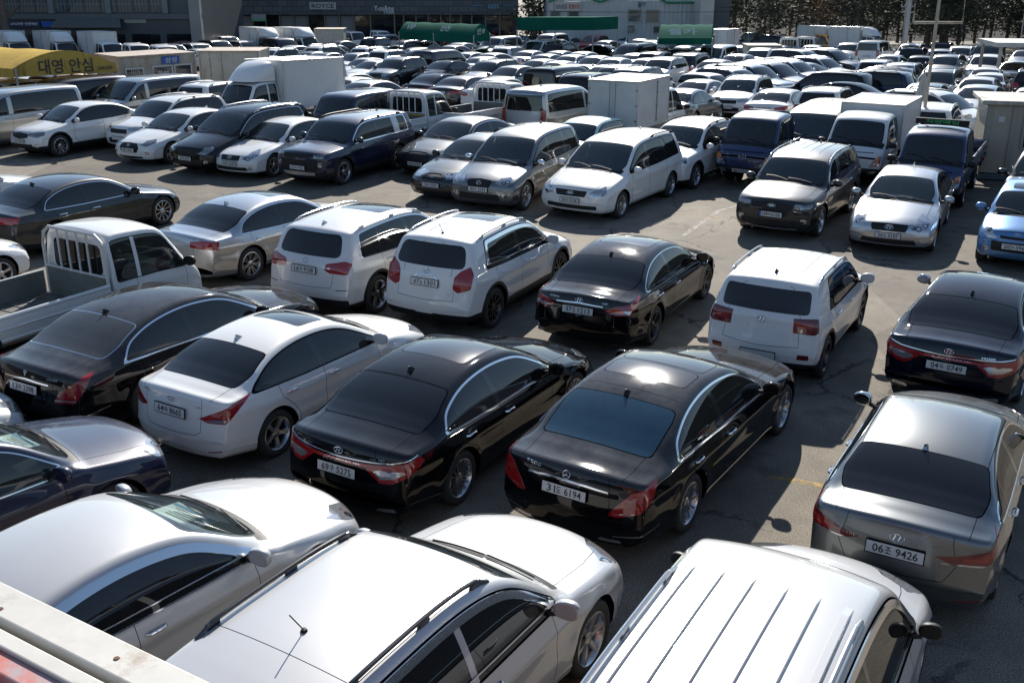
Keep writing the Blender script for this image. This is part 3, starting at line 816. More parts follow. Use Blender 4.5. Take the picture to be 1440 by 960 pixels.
    # arch liners
    m = MB(); n = 20 if fine else 12
    for xw in S.get('axles', (0, S['wb'])):
        for sg in (1, -1):
            v = []; f = []
            for q in range(n + 1):
                a = R(-25) + R(230) * q / n; px_, pz = xw + Ra * math.cos(a), wr + .01 + Ra * math.sin(a)
                hh = bvh.ray_cast(Vector((px_, sg * 3, max(pz, .2))), Vector((0, -sg, 0))); yo = abs(hh[0].y) - .004 if hh[0] else hw * .93
                v += [(px_, sg * yo, pz), (px_, sg * (hw - .42), pz)]
                if q: f.append((2 * q - 2, 2 * q - 1, 2 * q + 1, 2 * q))
            m.add(v, f, 0, True); m.add([(xw + Ra * math.cos(a), sg * (hw - .42), wr + .01 + Ra * math.sin(a)) for a in np.linspace(0, 2 * math.pi, 17)[:-1]], [tuple(range(16))], 0)
    m.box((S['wb'] / 2, 0, .24), (S['wb'] * .9, hw * 1.2, .08), 0)
    m.build('wheel_housing', M_SEAM, root)
    add_wheels(root, S)
    # mirrors
    md = S.get('mird', S['cowl'] + .42); mz = float(np.interp(md, *zip(*S['belt']))) + .085
    for sg in (1, -1):
        hh = bvh.ray_cast(Vector((X(md), sg * 3, mz - .05)), Vector((0, -sg, 0))); y = abs(hh[0].y) if hh[0] else hw * .9
        o = obj('mirror', mirror_mesh('mirror_' + (S.get('mirm') or paintm).name), root, (X(md) + .02, sg * (y + .155 * S.get('mirs', 1)), mz + .01), (0, 0, sg * R(-12)))
        if S.get('mirs'): o.scale = (S['mirs'],) * 3
        if not o.data.materials: o.data.materials.append(S.get('mirm') or paintm)
        if fine:
            a = MB(); a.tube([(X(md) + .0, sg * (y - .03), mz - .065), (X(md) + .01, sg * (y + .07), mz - .045)], [.034, .024], 8); ao = a.build('mirror_arm', M_TRIM, o)
            ao.matrix_parent_inverse = (Matrix.Translation(o.location) @ o.rotation_euler.to_matrix().to_4x4() @ Matrix.Diagonal((*o.scale, 1))).inverted()
    if fine:
        # door handles
        for (nm, sg), d in doors.items():
            hd_x = (X(dB) + .17) if nm == 'front_door' else (X(dC) + .20 + S.get('hdx', 0)); hz = float(np.interp(xf - hd_x, *zip(*S['belt']))) - S.get('hdz', .11)
            hh = bvh.ray_cast(Vector((hd_x, sg * 3, hz)), Vector((0, -sg, 0)))
            if hh[0]:
                y = abs(hh[0].y); a = MB(); a.tube([(hd_x - .10, sg * (y + .002), hz), (hd_x - .075, sg * (y + .030), hz + .004), (hd_x + .06, sg * (y + .030), hz + .002), (hd_x + .095, sg * (y + .002), hz)], [.012, .014, .013, .010], 8)
                a.build('handle', S.get('handlem') or paintm, d)
        # wipers
        a = MB()
        for (y0, y1, dd) in ((.52, -.05, .03), (-.05, -.60, .05)):
            pts = []
            for t in np.linspace(0, 1, 7):
                y = y0 + (y1 - y0) * t; x = cw + .01 - Sh.bfun(cw) * (abs(y) / hw) ** 2.5 - .06 - dd * 2 * math.sin(t * 1.8)
                hh = bvh.ray_cast(Vector((x, y, 4)), Vector((0, 0, -1))); pts.append(Vector((x, y, (hh[0].z if hh[0] else 1.) + .022)))
            a.tube(pts, .008, 5)
        a.build('wiper', M_TRIM, root)
        interior(S, root, X, S.get('seatm', M_SEAT), S.get('sheet'))
    # antenna
    an = S.get('antenna')
    if an:
        x = X(an[0]); hh = bvh.ray_cast(Vector((x, 0, 4)), Vector((0, 0, -1))); z = hh[0].z if hh[0] else H; a = MB()
        if an[1] == 'fin':
            pr = [(.085, 0), (.03, .022), (-.035, .062), (-.06, .066), (-.052, .03), (-.07, 0)]; v = []
            for (q, zz) in pr:
                wd = .020 * (1 - zz / .075) + .003; v += [(x + q, -wd, z + zz - .006), (x + q, wd, z + zz - .006)]
            f = [(2 * i, 2 * i + 1, 2 * ((i + 1) % 6) + 1, 2 * ((i + 1) % 6)) for i in range(6)] + [tuple(range(0, 12, 2)), tuple(range(11, 0, -2))]; a.add(v, f)
            a.build('antenna', an[2] if len(an) > 2 else paintm, root)
        else:
            a.tube([(x, 0, z - .005), (x, 0, z + .02)], [.03, .018], 10); a.tube([(x, 0, z + .01), (x - .12, .0, z + (.20 if an[1] == 'rod' else .10))], .005, 5); a.build('antenna', M_TRIM, root)
    # roof rails
    if S.get('rails'):
        r0, r1, rm = S['rails']
        for sg in (1, -1):
            pts = []
            for i_, t in enumerate(np.linspace(0, 1, 12)):
                d = r0 + (r1 - r0) * t; x = X(d); q = cro[min(cro, key=lambda kk: abs(kk - x))]; yy = q[7] - S.get('raily', .01)
                hh = bvh.ray_cast(Vector((x, sg * yy, 4)), Vector((0, 0, -1))); z = hh[0].z if hh[0] else q[2]
                pts.append((x, sg * yy, z + (.048 if 0 < i_ < 11 else -.004)))
            a = MB(); a.tube(pts, .017, 8)
            for i_ in (1, 10) + ((5,) if r1 - r0 > 1.5 else ()): p = pts[i_]; a.box((p[0], p[1], p[2] - .025), (.12, .03, .05), 0, bev=.008)
            a.build('roof_rail', rm, root)
    if S.get('visor'):
        # chrome rain deflector hugging the top edge of the side glass
        vis = [i for i, t in enumerate(Sh.T) if t in ('sideglass', 'pillar', 'bodyp') and Sh.C[i][-1] > 0 and G(Sh.C[i][None, :])[0] > -.06 and Sh.C[i][2] > belt(Sh.C[i][6]) + .07 and Sh.C[i][0] > rx0 + .05]
        if vis:
            for sg in (1, -1): Sh.out(vis, 'rain_visor', S['visor'], root, sg, off=.016, skirt=.014)
    for e in ('front', 'rear'):
        if S.get('plate_' + e): plate_on(Sh, bvh, root, S, *([S['plate_' + e][0], e] + list(S['plate_' + e][1:])))
        if S.get('badge_' + e) and lod != 'far': badge_on(bvh, root, e, S['badge_' + e])
    if S.get('extra'): S['extra'](S, Sh, bvh, root, X)
    return root

# ---------------------------------------------------------------- specifications
LIGHTS = {'head': ('headlight', M_CLEAR, .004, True), 'headd': ('headlight', M_LAMPD, .004, True), 'tail': ('taillight', M_REDL, .004, True), 'taild': ('taillight', M_REDD, .004, True),
          'tailw': ('reversing_light', M_CLEAR, .003, True), 'tailc': ('light_bar', M_RED, .004, False), 'grille': ('grille', M_TRIM, -.012, False), 'grillec': ('grille_surround', M_CHROME, .004, False), 'intake': ('air_intake', M_TRIM, -.010, False),
          'fog': ('fog_light', M_CLEAR, .002, True), 'fogb': ('fog_bezel', M_TRIM, -.004, True), 'strip': ('chrome_strip', M_CHROME, .006, False), 'stripd': ('side_strip', M_CHROME, .004, True), 'rbump': ('bumper_insert', M_TRIM, .002, False),
          'refl': ('reflector', M_REDD, .002, True), 'skid': ('skid_plate', mat('satin_silver', (.45, .46, .47), .35, .8), .004, False)}
HEADL = [('front', [(.52, .60), (.74, .56), (1.12, .68), (1.30, .78), (.86, .76), (.55, .67)], 'head', .02)]
def sedan(**k):
    S = dict(L=4.9, W=1.86, H=1.47, wb=2.845, foh=.93, wr=.335, cowl=1.28, header=2.12, rgt=3.62, deck=4.32, belt=[(0, .80), (1.2, .905), (3.0, .925), (4.2, .97), (5.2, .97)],
             prof=[(0, .46, 0), (.015, .60, .05), (.08, .70, .08), (.35, .80, .15, -.01), (1.24, .955, .05), (1.32, .985, .05), (2.14, 1.41, .22, .015), (2.85, 1.47, .5), (3.62, 1.395, .35, .01), (4.30, 1.075, .15, .01), (4.80, 1.035, .045), (4.86, .88, .08), (4.90, .56, .08), (4.90, .48, 0)],
             rear_line=(4.02, 3.72), pillars=[(2.86, 2.93, .10, 'pillar'), (3.72, 3.66, .03, 'pillar')], doors=(1.62, 2.88, 3.78), rows=[2.55, 3.50],
             shapes=HEADL + [('front', [(0, .52), (.42, .52), (.50, .66), (0, .68)], 'grille', .02), ('front', [(0, .28), (.70, .28), (.62, .38), (0, .38)], 'intake', .02), ('rear', [(.42, .74), (.80, .72), (1.25, .90), (1.22, .96), (.80, .90), (.44, .86)], 'tail', .02)],
             shapemats=LIGHTS, lines=[('rear', [(.58, 1.06), (.56, .92), (.50, .60), (.40, .56), (0, .56)]), ('topd', [(4.31, .60), (4.84, .585)])], antenna=(3.42, 'fin'), roofseam=None)
    S.update(k); return S
def suv(**k):
    S = dict(L=4.5, W=1.85, H=1.66, wb=2.67, foh=.88, wr=.35, suv=True, cowl=1.10, header=1.86, rgt=3.95, deck=4.3, rgz0=1.10, rgz1=1.50, rgy=.68, rgs=.22, belt=[(0, .90), (1.1, 1.02), (3.0, 1.05), (4.2, 1.11), (5.2, 1.11)],
             prof=[(0, .50, 0), (.02, .70, .05), (.06, .86, .09), (.30, .94, .15), (1.06, 1.07, .05), (1.14, 1.10, .05), (1.86, 1.58, .22, .015), (2.5, 1.66, .4), (3.6, 1.64, .3), (4.02, 1.58, .05), (4.10, 1.50, .05, 0), (4.34, 1.10, .08), (4.42, 1.02, .06), (4.46, .75, .1), (4.50, .60, .08), (4.50, .50, 0)],
             rear_line=(4.0, 3.85), pillars=[(2.52, 2.58, .09, 'pillar'), (3.42, 3.38, .08, 'pillar')], doors=(1.42, 2.55, 3.46), rows=[2.3, 3.2], rcr=.045, hcr=.05, tum=.19, rf=.06, gc=.20, rbz=.34,
             bowr=[(0, .14), (.6, .07), (1.2, .02), (1.6, 0)], bow=[(0, .24), (.5, .16), (1.2, .10), (2.2, .04), (2.8, 0)], plan=[(0, .92), (.22, .965), (.7, .99), (1.1, 1.0)], planr=[(0, .91), (.18, .96), (.6, .99), (1.2, 1.0)],
             shapes=[('front', [(.50, .72), (.78, .70), (1.16, .80), (1.22, .88), (.80, .88), (.52, .84)], 'head', .02), ('front', [(0, .66), (.44, .66), (.48, .80), (0, .80)], 'grille', .02), ('front', [(0, .34), (.60, .34), (.56, .50), (0, .50)], 'intake', .02),
                     ('rear', [(.62, .82), (.80, .76), (1.12, .84), (1.16, 1.06), (.90, 1.08), (.66, 1.0)], 'tail', .03), ('rear', [(0, .24), (.95, .24), (.90, .44), (0, .44)], 'rbump', .03)],
             shapemats=LIGHTS, lines=[('rear', [(0, 1.575), (.52, 1.57), (.64, 1.50)]), ('rear', [(.70, 1.06), (.66, .82), (.60, .62), (0, .60)])], antenna=(3.75, 'fin'), rails=None, clad=False, roofseam=None)
    S.update(k); return S

# ---------------------------------------------------------------- trucks: a forward cab, then a bed or a box body
def truck(name, label, cabm, loc, rz, kind='bed', lod='hero', group=None, boxm=None, bedm=None, gate=True, dbl=False, plate=None, fair=False, cat='truck', box=(1.72, 2.9, .86, 2.62), stripe=False, sheet=None, board=None):
    Lc = 2.75 if dbl else 1.92
    S = dict(smooth=False, L=Lc, W=1.70, H=1.97, wb=2.64, foh=1.18, wr=.315, tw=.185, axles=(2.64,), rim='steel', cowl=.24, header=.74, rgt=Lc - .13, deck=Lc, suv=True, rgz0=1.26, rgz1=1.74, rgy=.60, rgs=.05, rgk=.10,
             belt=[(0, 1.0), (.3, 1.12), (1.0, 1.16), (3.0, 1.18)], prof=[(0, .52, 0), (.005, .80, .05), (.03, 1.0, .1), (.20, 1.17, .05), (.27, 1.21, .04), (.74, 1.83, .12, .01), (.95, 1.925, .3), (1.6, 1.965, .2), (Lc - .08, 1.95, .05), (Lc - .03, 1.86, .05), (Lc - .012, 1.0, .05), (Lc, .56, .05), (Lc, .52, 0)],
             rear_line=(Lc - .10, Lc - .10), pillars=[(1.40, 1.40, .07, 'bodypillar')] + ([(1.55, 1.55, .06, 'bodypillar'), (2.35, 2.35, .05, 'bodypillar')] if dbl else []), doors=(.42, 1.46, 2.4), rdoor=False, gc=.40, rbz=.44, arch=.06, gfront=.44, tum=.10, hcr=.03, hin=.06, shw=.975, rf=.09, mt=.075, pm=.07, gb=.0,
             plan=[(0, .93), (.2, .98), (.5, 1), (1, 1)], planr=[(0, 1), (.2, 1), (.6, 1), (1.2, 1)], bow=[(0, .12), (.5, .09), (1.0, .03), (1.4, 0)], bowr=[(0, 0), (.1, 0), (.3, 0), (1, 0)], trimw=.014,
             shapes=[('front', [(.52, .66), (.84, .66), (.92, .98), (.78, .94), (.60, .78)], 'head', .03), ('front', [(.66, .80), (.84, .80), (.92, .99), (.78, .95)], 'amber', .01, ('head',)), ('front', [(0, .36), (1.02, .36), (1.02, .62), (0, .62)], 'lowb', .02), ('front', [(.55, .44), (.74, .44), (.74, .54), (.55, .54)], 'fog', .02, ('lowb',)),
                     ('front', [(0, 1.03), (.70, 1.03), (.70, 1.05), (0, 1.05)], 'seam', 0)],
             shapemats={**LIGHTS, 'amber': ('indicator', M_AMBER, .003, True), 'lowb': ('bumper', M_TRIM if kind != 'none' else M_TRIM, .004, False), 'bodypillar': ('pillar', cabm, .001, True)},
             rows=[1.55], split=True, mird=.50, mirm=M_TRIM, antenna=None, gwind=G_MID, gside=G_MID, grear=G_DARK, hoody=.9, hoodf=.02, badge_front=[('emblem', 'oval_h', .20, 0, .90)], flare=0, sheet=sheet)
    if plate: S['plate_front'] = (plate, .53)
    if lod == 'far': S['plate_front'] = (None, .53)
    root = make_car(S, name, label, cat, cabm, loc, rz, group, lod)
    xf = S['wb'] + S['foh']; xb = xf - Lc - .06; frame = MB()
    frame.box(((xb - 1.20) / 2 + .1, 0, .52), (xb + 1.2 + .4, .75, .16)); frame.tube([(0, -.66, .32), (0, .66, .32)], .06, 8)
    frame.box((1.25, -.42, .48), (.7, .40, .30), bev=.03); frame.box((-1.28, 0, .50), (.10, 1.55, .12))
    frame.build('chassis', M_TRIM, root)
    add_wheels(root, S, (0,), tread=.80)
    bm_ = bedm or cabm
    if kind == 'bed':
        x1, x0, wb_ = xb, -1.30, .83
        m = MB(); m.box(((x1 + x0) / 2, 0, .76), (x1 - x0, wb_ * 2, .06)); 
        for k in range(14): m.box((x0 + .1 + k * (x1 - x0 - .2) / 13, 0, .795), (.02, wb_ * 1.96, .012))
        m.build('bed_floor', worn('bed_steel', (.10, .11, .11), (.20, .19, .17), 3, .6, .2, (.16, .08, .04)), root)
        for sg in (1, -1):
            m = MB(); m.box(((x1 + x0) / 2, sg * wb_, .98), (x1 - x0 - .02, .035, .40), 0, bev=.006)
            m.box(((x1 + x0) / 2, sg * (wb_ - .022), .98), (x1 - x0 - .06, .012, .37), 2)
            for z_ in (.82, .98, 1.15): m.tube([(x0 + .03, sg * (wb_ + .018), z_), (x1 - .03, sg * (wb_ + .018), z_)], .020, 6)
            for k in range(4): m.box((x0 + .3 + k * (x1 - x0 - .6) / 3, sg * (wb_ + .03), .80), (.06, .03, .10), 1)
            m.build('bed_side', [bm_, M_TRIM, worn('board_grey_green', (.13, .15, .135), (.18, .19, .17), 3, .55)], root)
        m = MB(); m.box((x0 - .01, 0, .98), (.035, wb_ * 2, .40), 0, bev=.006)
        for z_ in (.84, .98, 1.13): m.tube([(x0 - .03, -wb_ + .05, z_), (x0 - .03, wb_ - .05, z_)], .018, 6)
        m.build('tail_board', bm_, root)
        for sg in (1, -1): m = MB(); m.box((x0 - .0, sg * .72, .62), (.05, .20, .10), 0, bev=.01); m.build('taillight', M_RED, root)
    if kind in ('bed',) and gate:
        m = MB(); xg = xb + .02; W2 = .76; yy = [(-W2, .80), (-W2, 1.62), (-W2 + .05, 1.82), (-W2 + .20, 1.93), (W2 - .20, 1.93), (W2 - .05, 1.82), (W2, 1.62), (W2, .80)]
        m.tube([(xg, y, z) for y, z in yy], .030, 8)
        m.tube([(xg, -W2, 1.26), (xg, W2, 1.26)], .020, 8)
        for y in (-.36, -.12, .12, .36): m.tube([(xg, y, 1.24), (xg, y, 1.93)], .020, 8)
        m.build('gate_rail', bm_ if lod != 'hero' else mat('gate_white', (.62, .62, .60), .4), root)
        m = MB(); m.box((xg, 0, 1.02), (.030, W2 * 2 - .04, .46))
        for z_ in (.90, 1.02, 1.14): m.tube([(xg - .02, -W2 + .04, z_), (xg - .02, W2 - .04, z_)], .010, 5)
        m.build('headboard', board or worn('board_grey_green', (.13, .15, .135), (.18, .19, .17), 3, .55), root)
        if stripe: m = MB(); m.box((xg - .022, 0, 1.20), (.006, W2 * 2 - .06, .03)); m.build('yellow_stripe', mat('stripe_yellow', (.70, .40, .03), .5), root)
    if 'green roof sign' in label:
        m = MB(); m.box((xf - 1.55, 0, 2.07), (.08, 1.3, .15), 0, bev=.01); sgn = m.build('roof_sign', M_TRIM, root)
        q = MB(); text_fit(q, '차량매입', .80, .10, Matrix(((0, 0, 1, xf - 1.505), (1, 0, 0, 0), (0, 1, 0, 2.07), (0, 0, 0, 1)))); q.build('lettering', mat('letter_green', (.05, .45, .12), .5), sgn)
    if kind == 'box':
        hw_, ln, z0, z1 = box[0] / 2, box[1], box[2], box[3]; x1 = xb - .02; x0 = x1 - ln
        bx = boxm or worn('box_panel_white', (.66, .67, .66), (.58, .59, .58), 1.5, .42, 0, None)
        m = MB(); m.box(((x0 + x1) / 2, 0, (z0 + z1) / 2), (ln, hw_ * 2, z1 - z0), 0, bev=.012); m.build('box_body', bx, root)
        e = MB(); t = .045
        for sx in (x0, x1):
            for sy in (-hw_, hw_): e.box((sx, sy, (z0 + z1) / 2), (t, t, z1 - z0 + .02), 0, bev=.008)
            for zz in (z0, z1): e.box((sx, 0, zz), (t, hw_ * 2, t), 0, bev=.008)
        for sy in (-hw_, hw_):
            for zz in (z0, z1): e.box(((x0 + x1) / 2, sy, zz), (ln, t, t), 0, bev=.008)
        e.build('edge_trim', mat('aluminium', (.55, .56, .57), .38, .9), root)
        for sg in (1, -1):
            d = MB(); d.box((x0 - .012, sg * hw_ / 2, (z0 + z1) / 2), (.02, hw_ - .05, z1 - z0 - .12), 0, bev=.004); d.build('rear_door', bx, root)
        d = MB()
        for sg in (1, -1):
            d.tube([(x0 - .035, sg * .10, z0 + .05), (x0 - .035, sg * .10, z1 - .05)], .012, 6)
            for zz in (.18, .5, .82): d.box((x0 - .02, sg * (hw_ - .03), z0 + (z1 - z0) * zz), (.04, .08, .05))
        for zz in (.12, .4, .7, .92): d.box((x0 + ln * .62, -hw_ - .012, z0 + (z1 - z0) * zz), (.09, .03, .05))
        d.tube([(x0 + ln * .60, -hw_ - .015, z0 + .1), (x0 + ln * .60, -hw_ - .015, z1 - .1)], .012, 6)
        d.build('door_hardware', mat('aluminium_dark', (.30, .31, .32), .4, .8), root)
        for sg in (1, -1):
            sdm = MB(); sdm.box((x0 + ln * .80, sg * (hw_ + .006), (z0 + z1) / 2), (ln * .34, .012, z1 - z0 - .16), 0, bev=.003)
            sdm.build('side_door', bx, root)
        for sg in (1, -1): m = MB(); m.box((x0 - .03, sg * .62, .62), (.05, .22, .11), 0, bev=.01); m.build('taillight', M_RED, root)
        for sg in (1, -1): m = MB(); m.box((.55, sg * .80, .62), (.9, .03, .12)); m.box((-.9, sg * .80, .62), (.5, .03, .12)); m.build('side_guard', mat('aluminium', ()), root)
    if fair:
        v = []; n = 12; f = []
        zt = (box[3] if kind == 'box' else 2.6) + (.02 if fair != 'low' else -.35)
        for i, t in enumerate(np.linspace(0, 1, 9)):
            d = .78 + 1.05 * t; z = 1.93 + (zt - 1.93) * math.sin(t * math.pi / 2) ** .8
            for k in range(n + 1):
                a = math.pi * k / n; wy = .74 * (.86 + .14 * t); v.append((xf - d + .16 * (1 - abs(math.cos(a))) * (1 - t * .6), math.copysign(abs(math.cos(a)) ** .45, math.cos(a)) * wy, 1.925 + (z - 1.925) * math.sin(a) ** .4))
        for i in range(8):
            for k in range(n): a = i * (n + 1) + k; f.append((a, a + n + 1, a + n + 2, a + 1))
        m = MB(); m.add(v, f, 0, True); m.add(v[-(n + 1):], [tuple(reversed(range(n + 1)))]); m.build('wind_deflector', cabm, root)
    return root

# ---------------------------------------------------------------- paints
P = dict(
    w=paint('white', (.74, .74, .72), 0, .4, .10), w2=paint('pearl', (.68, .68, .67), .1, .35, .15), s=paint('silver', (.52, .53, .54), .85, .30, .12), sb=paint('bright_silver', (.52, .525, .53), .22, .36, .06),
    k=paint('black', (.0035, .0035, .004), 0, .4, .10), kd=paint('black_dusty', (.004, .004, .005), 0, .4, .42), kn=paint('blue_black', (.003, .005, .014), 0, .4, .16), g=paint('dark_grey', (.045, .050, .055), .7, .35, .2),
    gm=paint('mid_grey', (.16, .17, .175), .85, .32, .12), gg=paint('graphite', (.022, .026, .030), .6, .35, .15), n=paint('navy', (.008, .014, .045), .3, .35, .2), nb=paint('deep_blue', (.003, .007, .035), .1, .35, .1), bt=paint('truck_blue', (.012, .028, .095), .1, .4, .15),
    lb=paint('light_blue', (.10, .24, .48), .55, .35, .1), bg=paint('blue_grey', (.12, .17, .22), .8, .33, .15), r=paint('red', (.42, .02, .015), 0, .4, .1), br=paint('brown', (.16, .095, .065), .6, .35, .2),
    tl=paint('pale_teal', (.42, .62, .62), .1, .4, .15), y=paint('yellow', (.70, .33, .02), 0, .4, .1), vs=paint('van_silver', (.42, .43, .43), .85, .33, .25), ch=paint('champagne', (.50, .47, .42), .8, .33, .15))

def hh(*k): return list(k)
def rearshapes(*q): return [x for x in q]
HEAD_STD = [('front', [(.52, .60), (.74, .56), (1.12, .68), (1.28, .77), (.86, .75), (.55, .67)], 'head', .02)]
FS = HEAD_STD + [('front', [(0, .52), (.42, .52), (.50, .66), (0, .68)], 'grille', .02), ('front', [(0, .28), (.70, .28), (.62, .38), (0, .38)], 'intake', .02)]
def D(deg): return R(deg)

# ---- nearest rows, each car its own specification (positions are on the ground plane, metres)
HG = dict(L=4.91, W=1.86, H=1.47, wb=2.845, foh=.93, rim='multi', trim=M_CHROME, trimw=.022, tum=.25, grear=G_DARK, handlem=M_CHROME,
          shapes=FS + [('rear', [(0, .81), (.44, .81), (.44, .845), (0, .845)], 'tailc', 0), ('rear', [(.44, .79), (.62, .66), (.80, .66), (1.34, .86), (1.26, .93), (.80, .865), (.44, .85)], 'tail', .015),
                       ('rear', [(.52, .775), (.63, .70), (.84, .72), (1.02, .79), (.95, .805), (.60, .80)], 'tailw', .01, ('tail',)), ('rear', [(0, .858), (.8, .878), (1.22, .94), (1.22, .948), (.8, .888), (0, .868)], 'strip', 0),
                       ('rear', [(.55, .30), (.85, .31), (.80, .36), (.58, .35)], 'fog', .01)],
          lines=[('rear', [(.60, 1.05), (.585, .92), (.60, .60), (.50, .56), (0, .55)]), ('topd', [(4.31, .62), (4.83, .60)]), ('topd', [(3.60, .64), (3.60, 0)])])
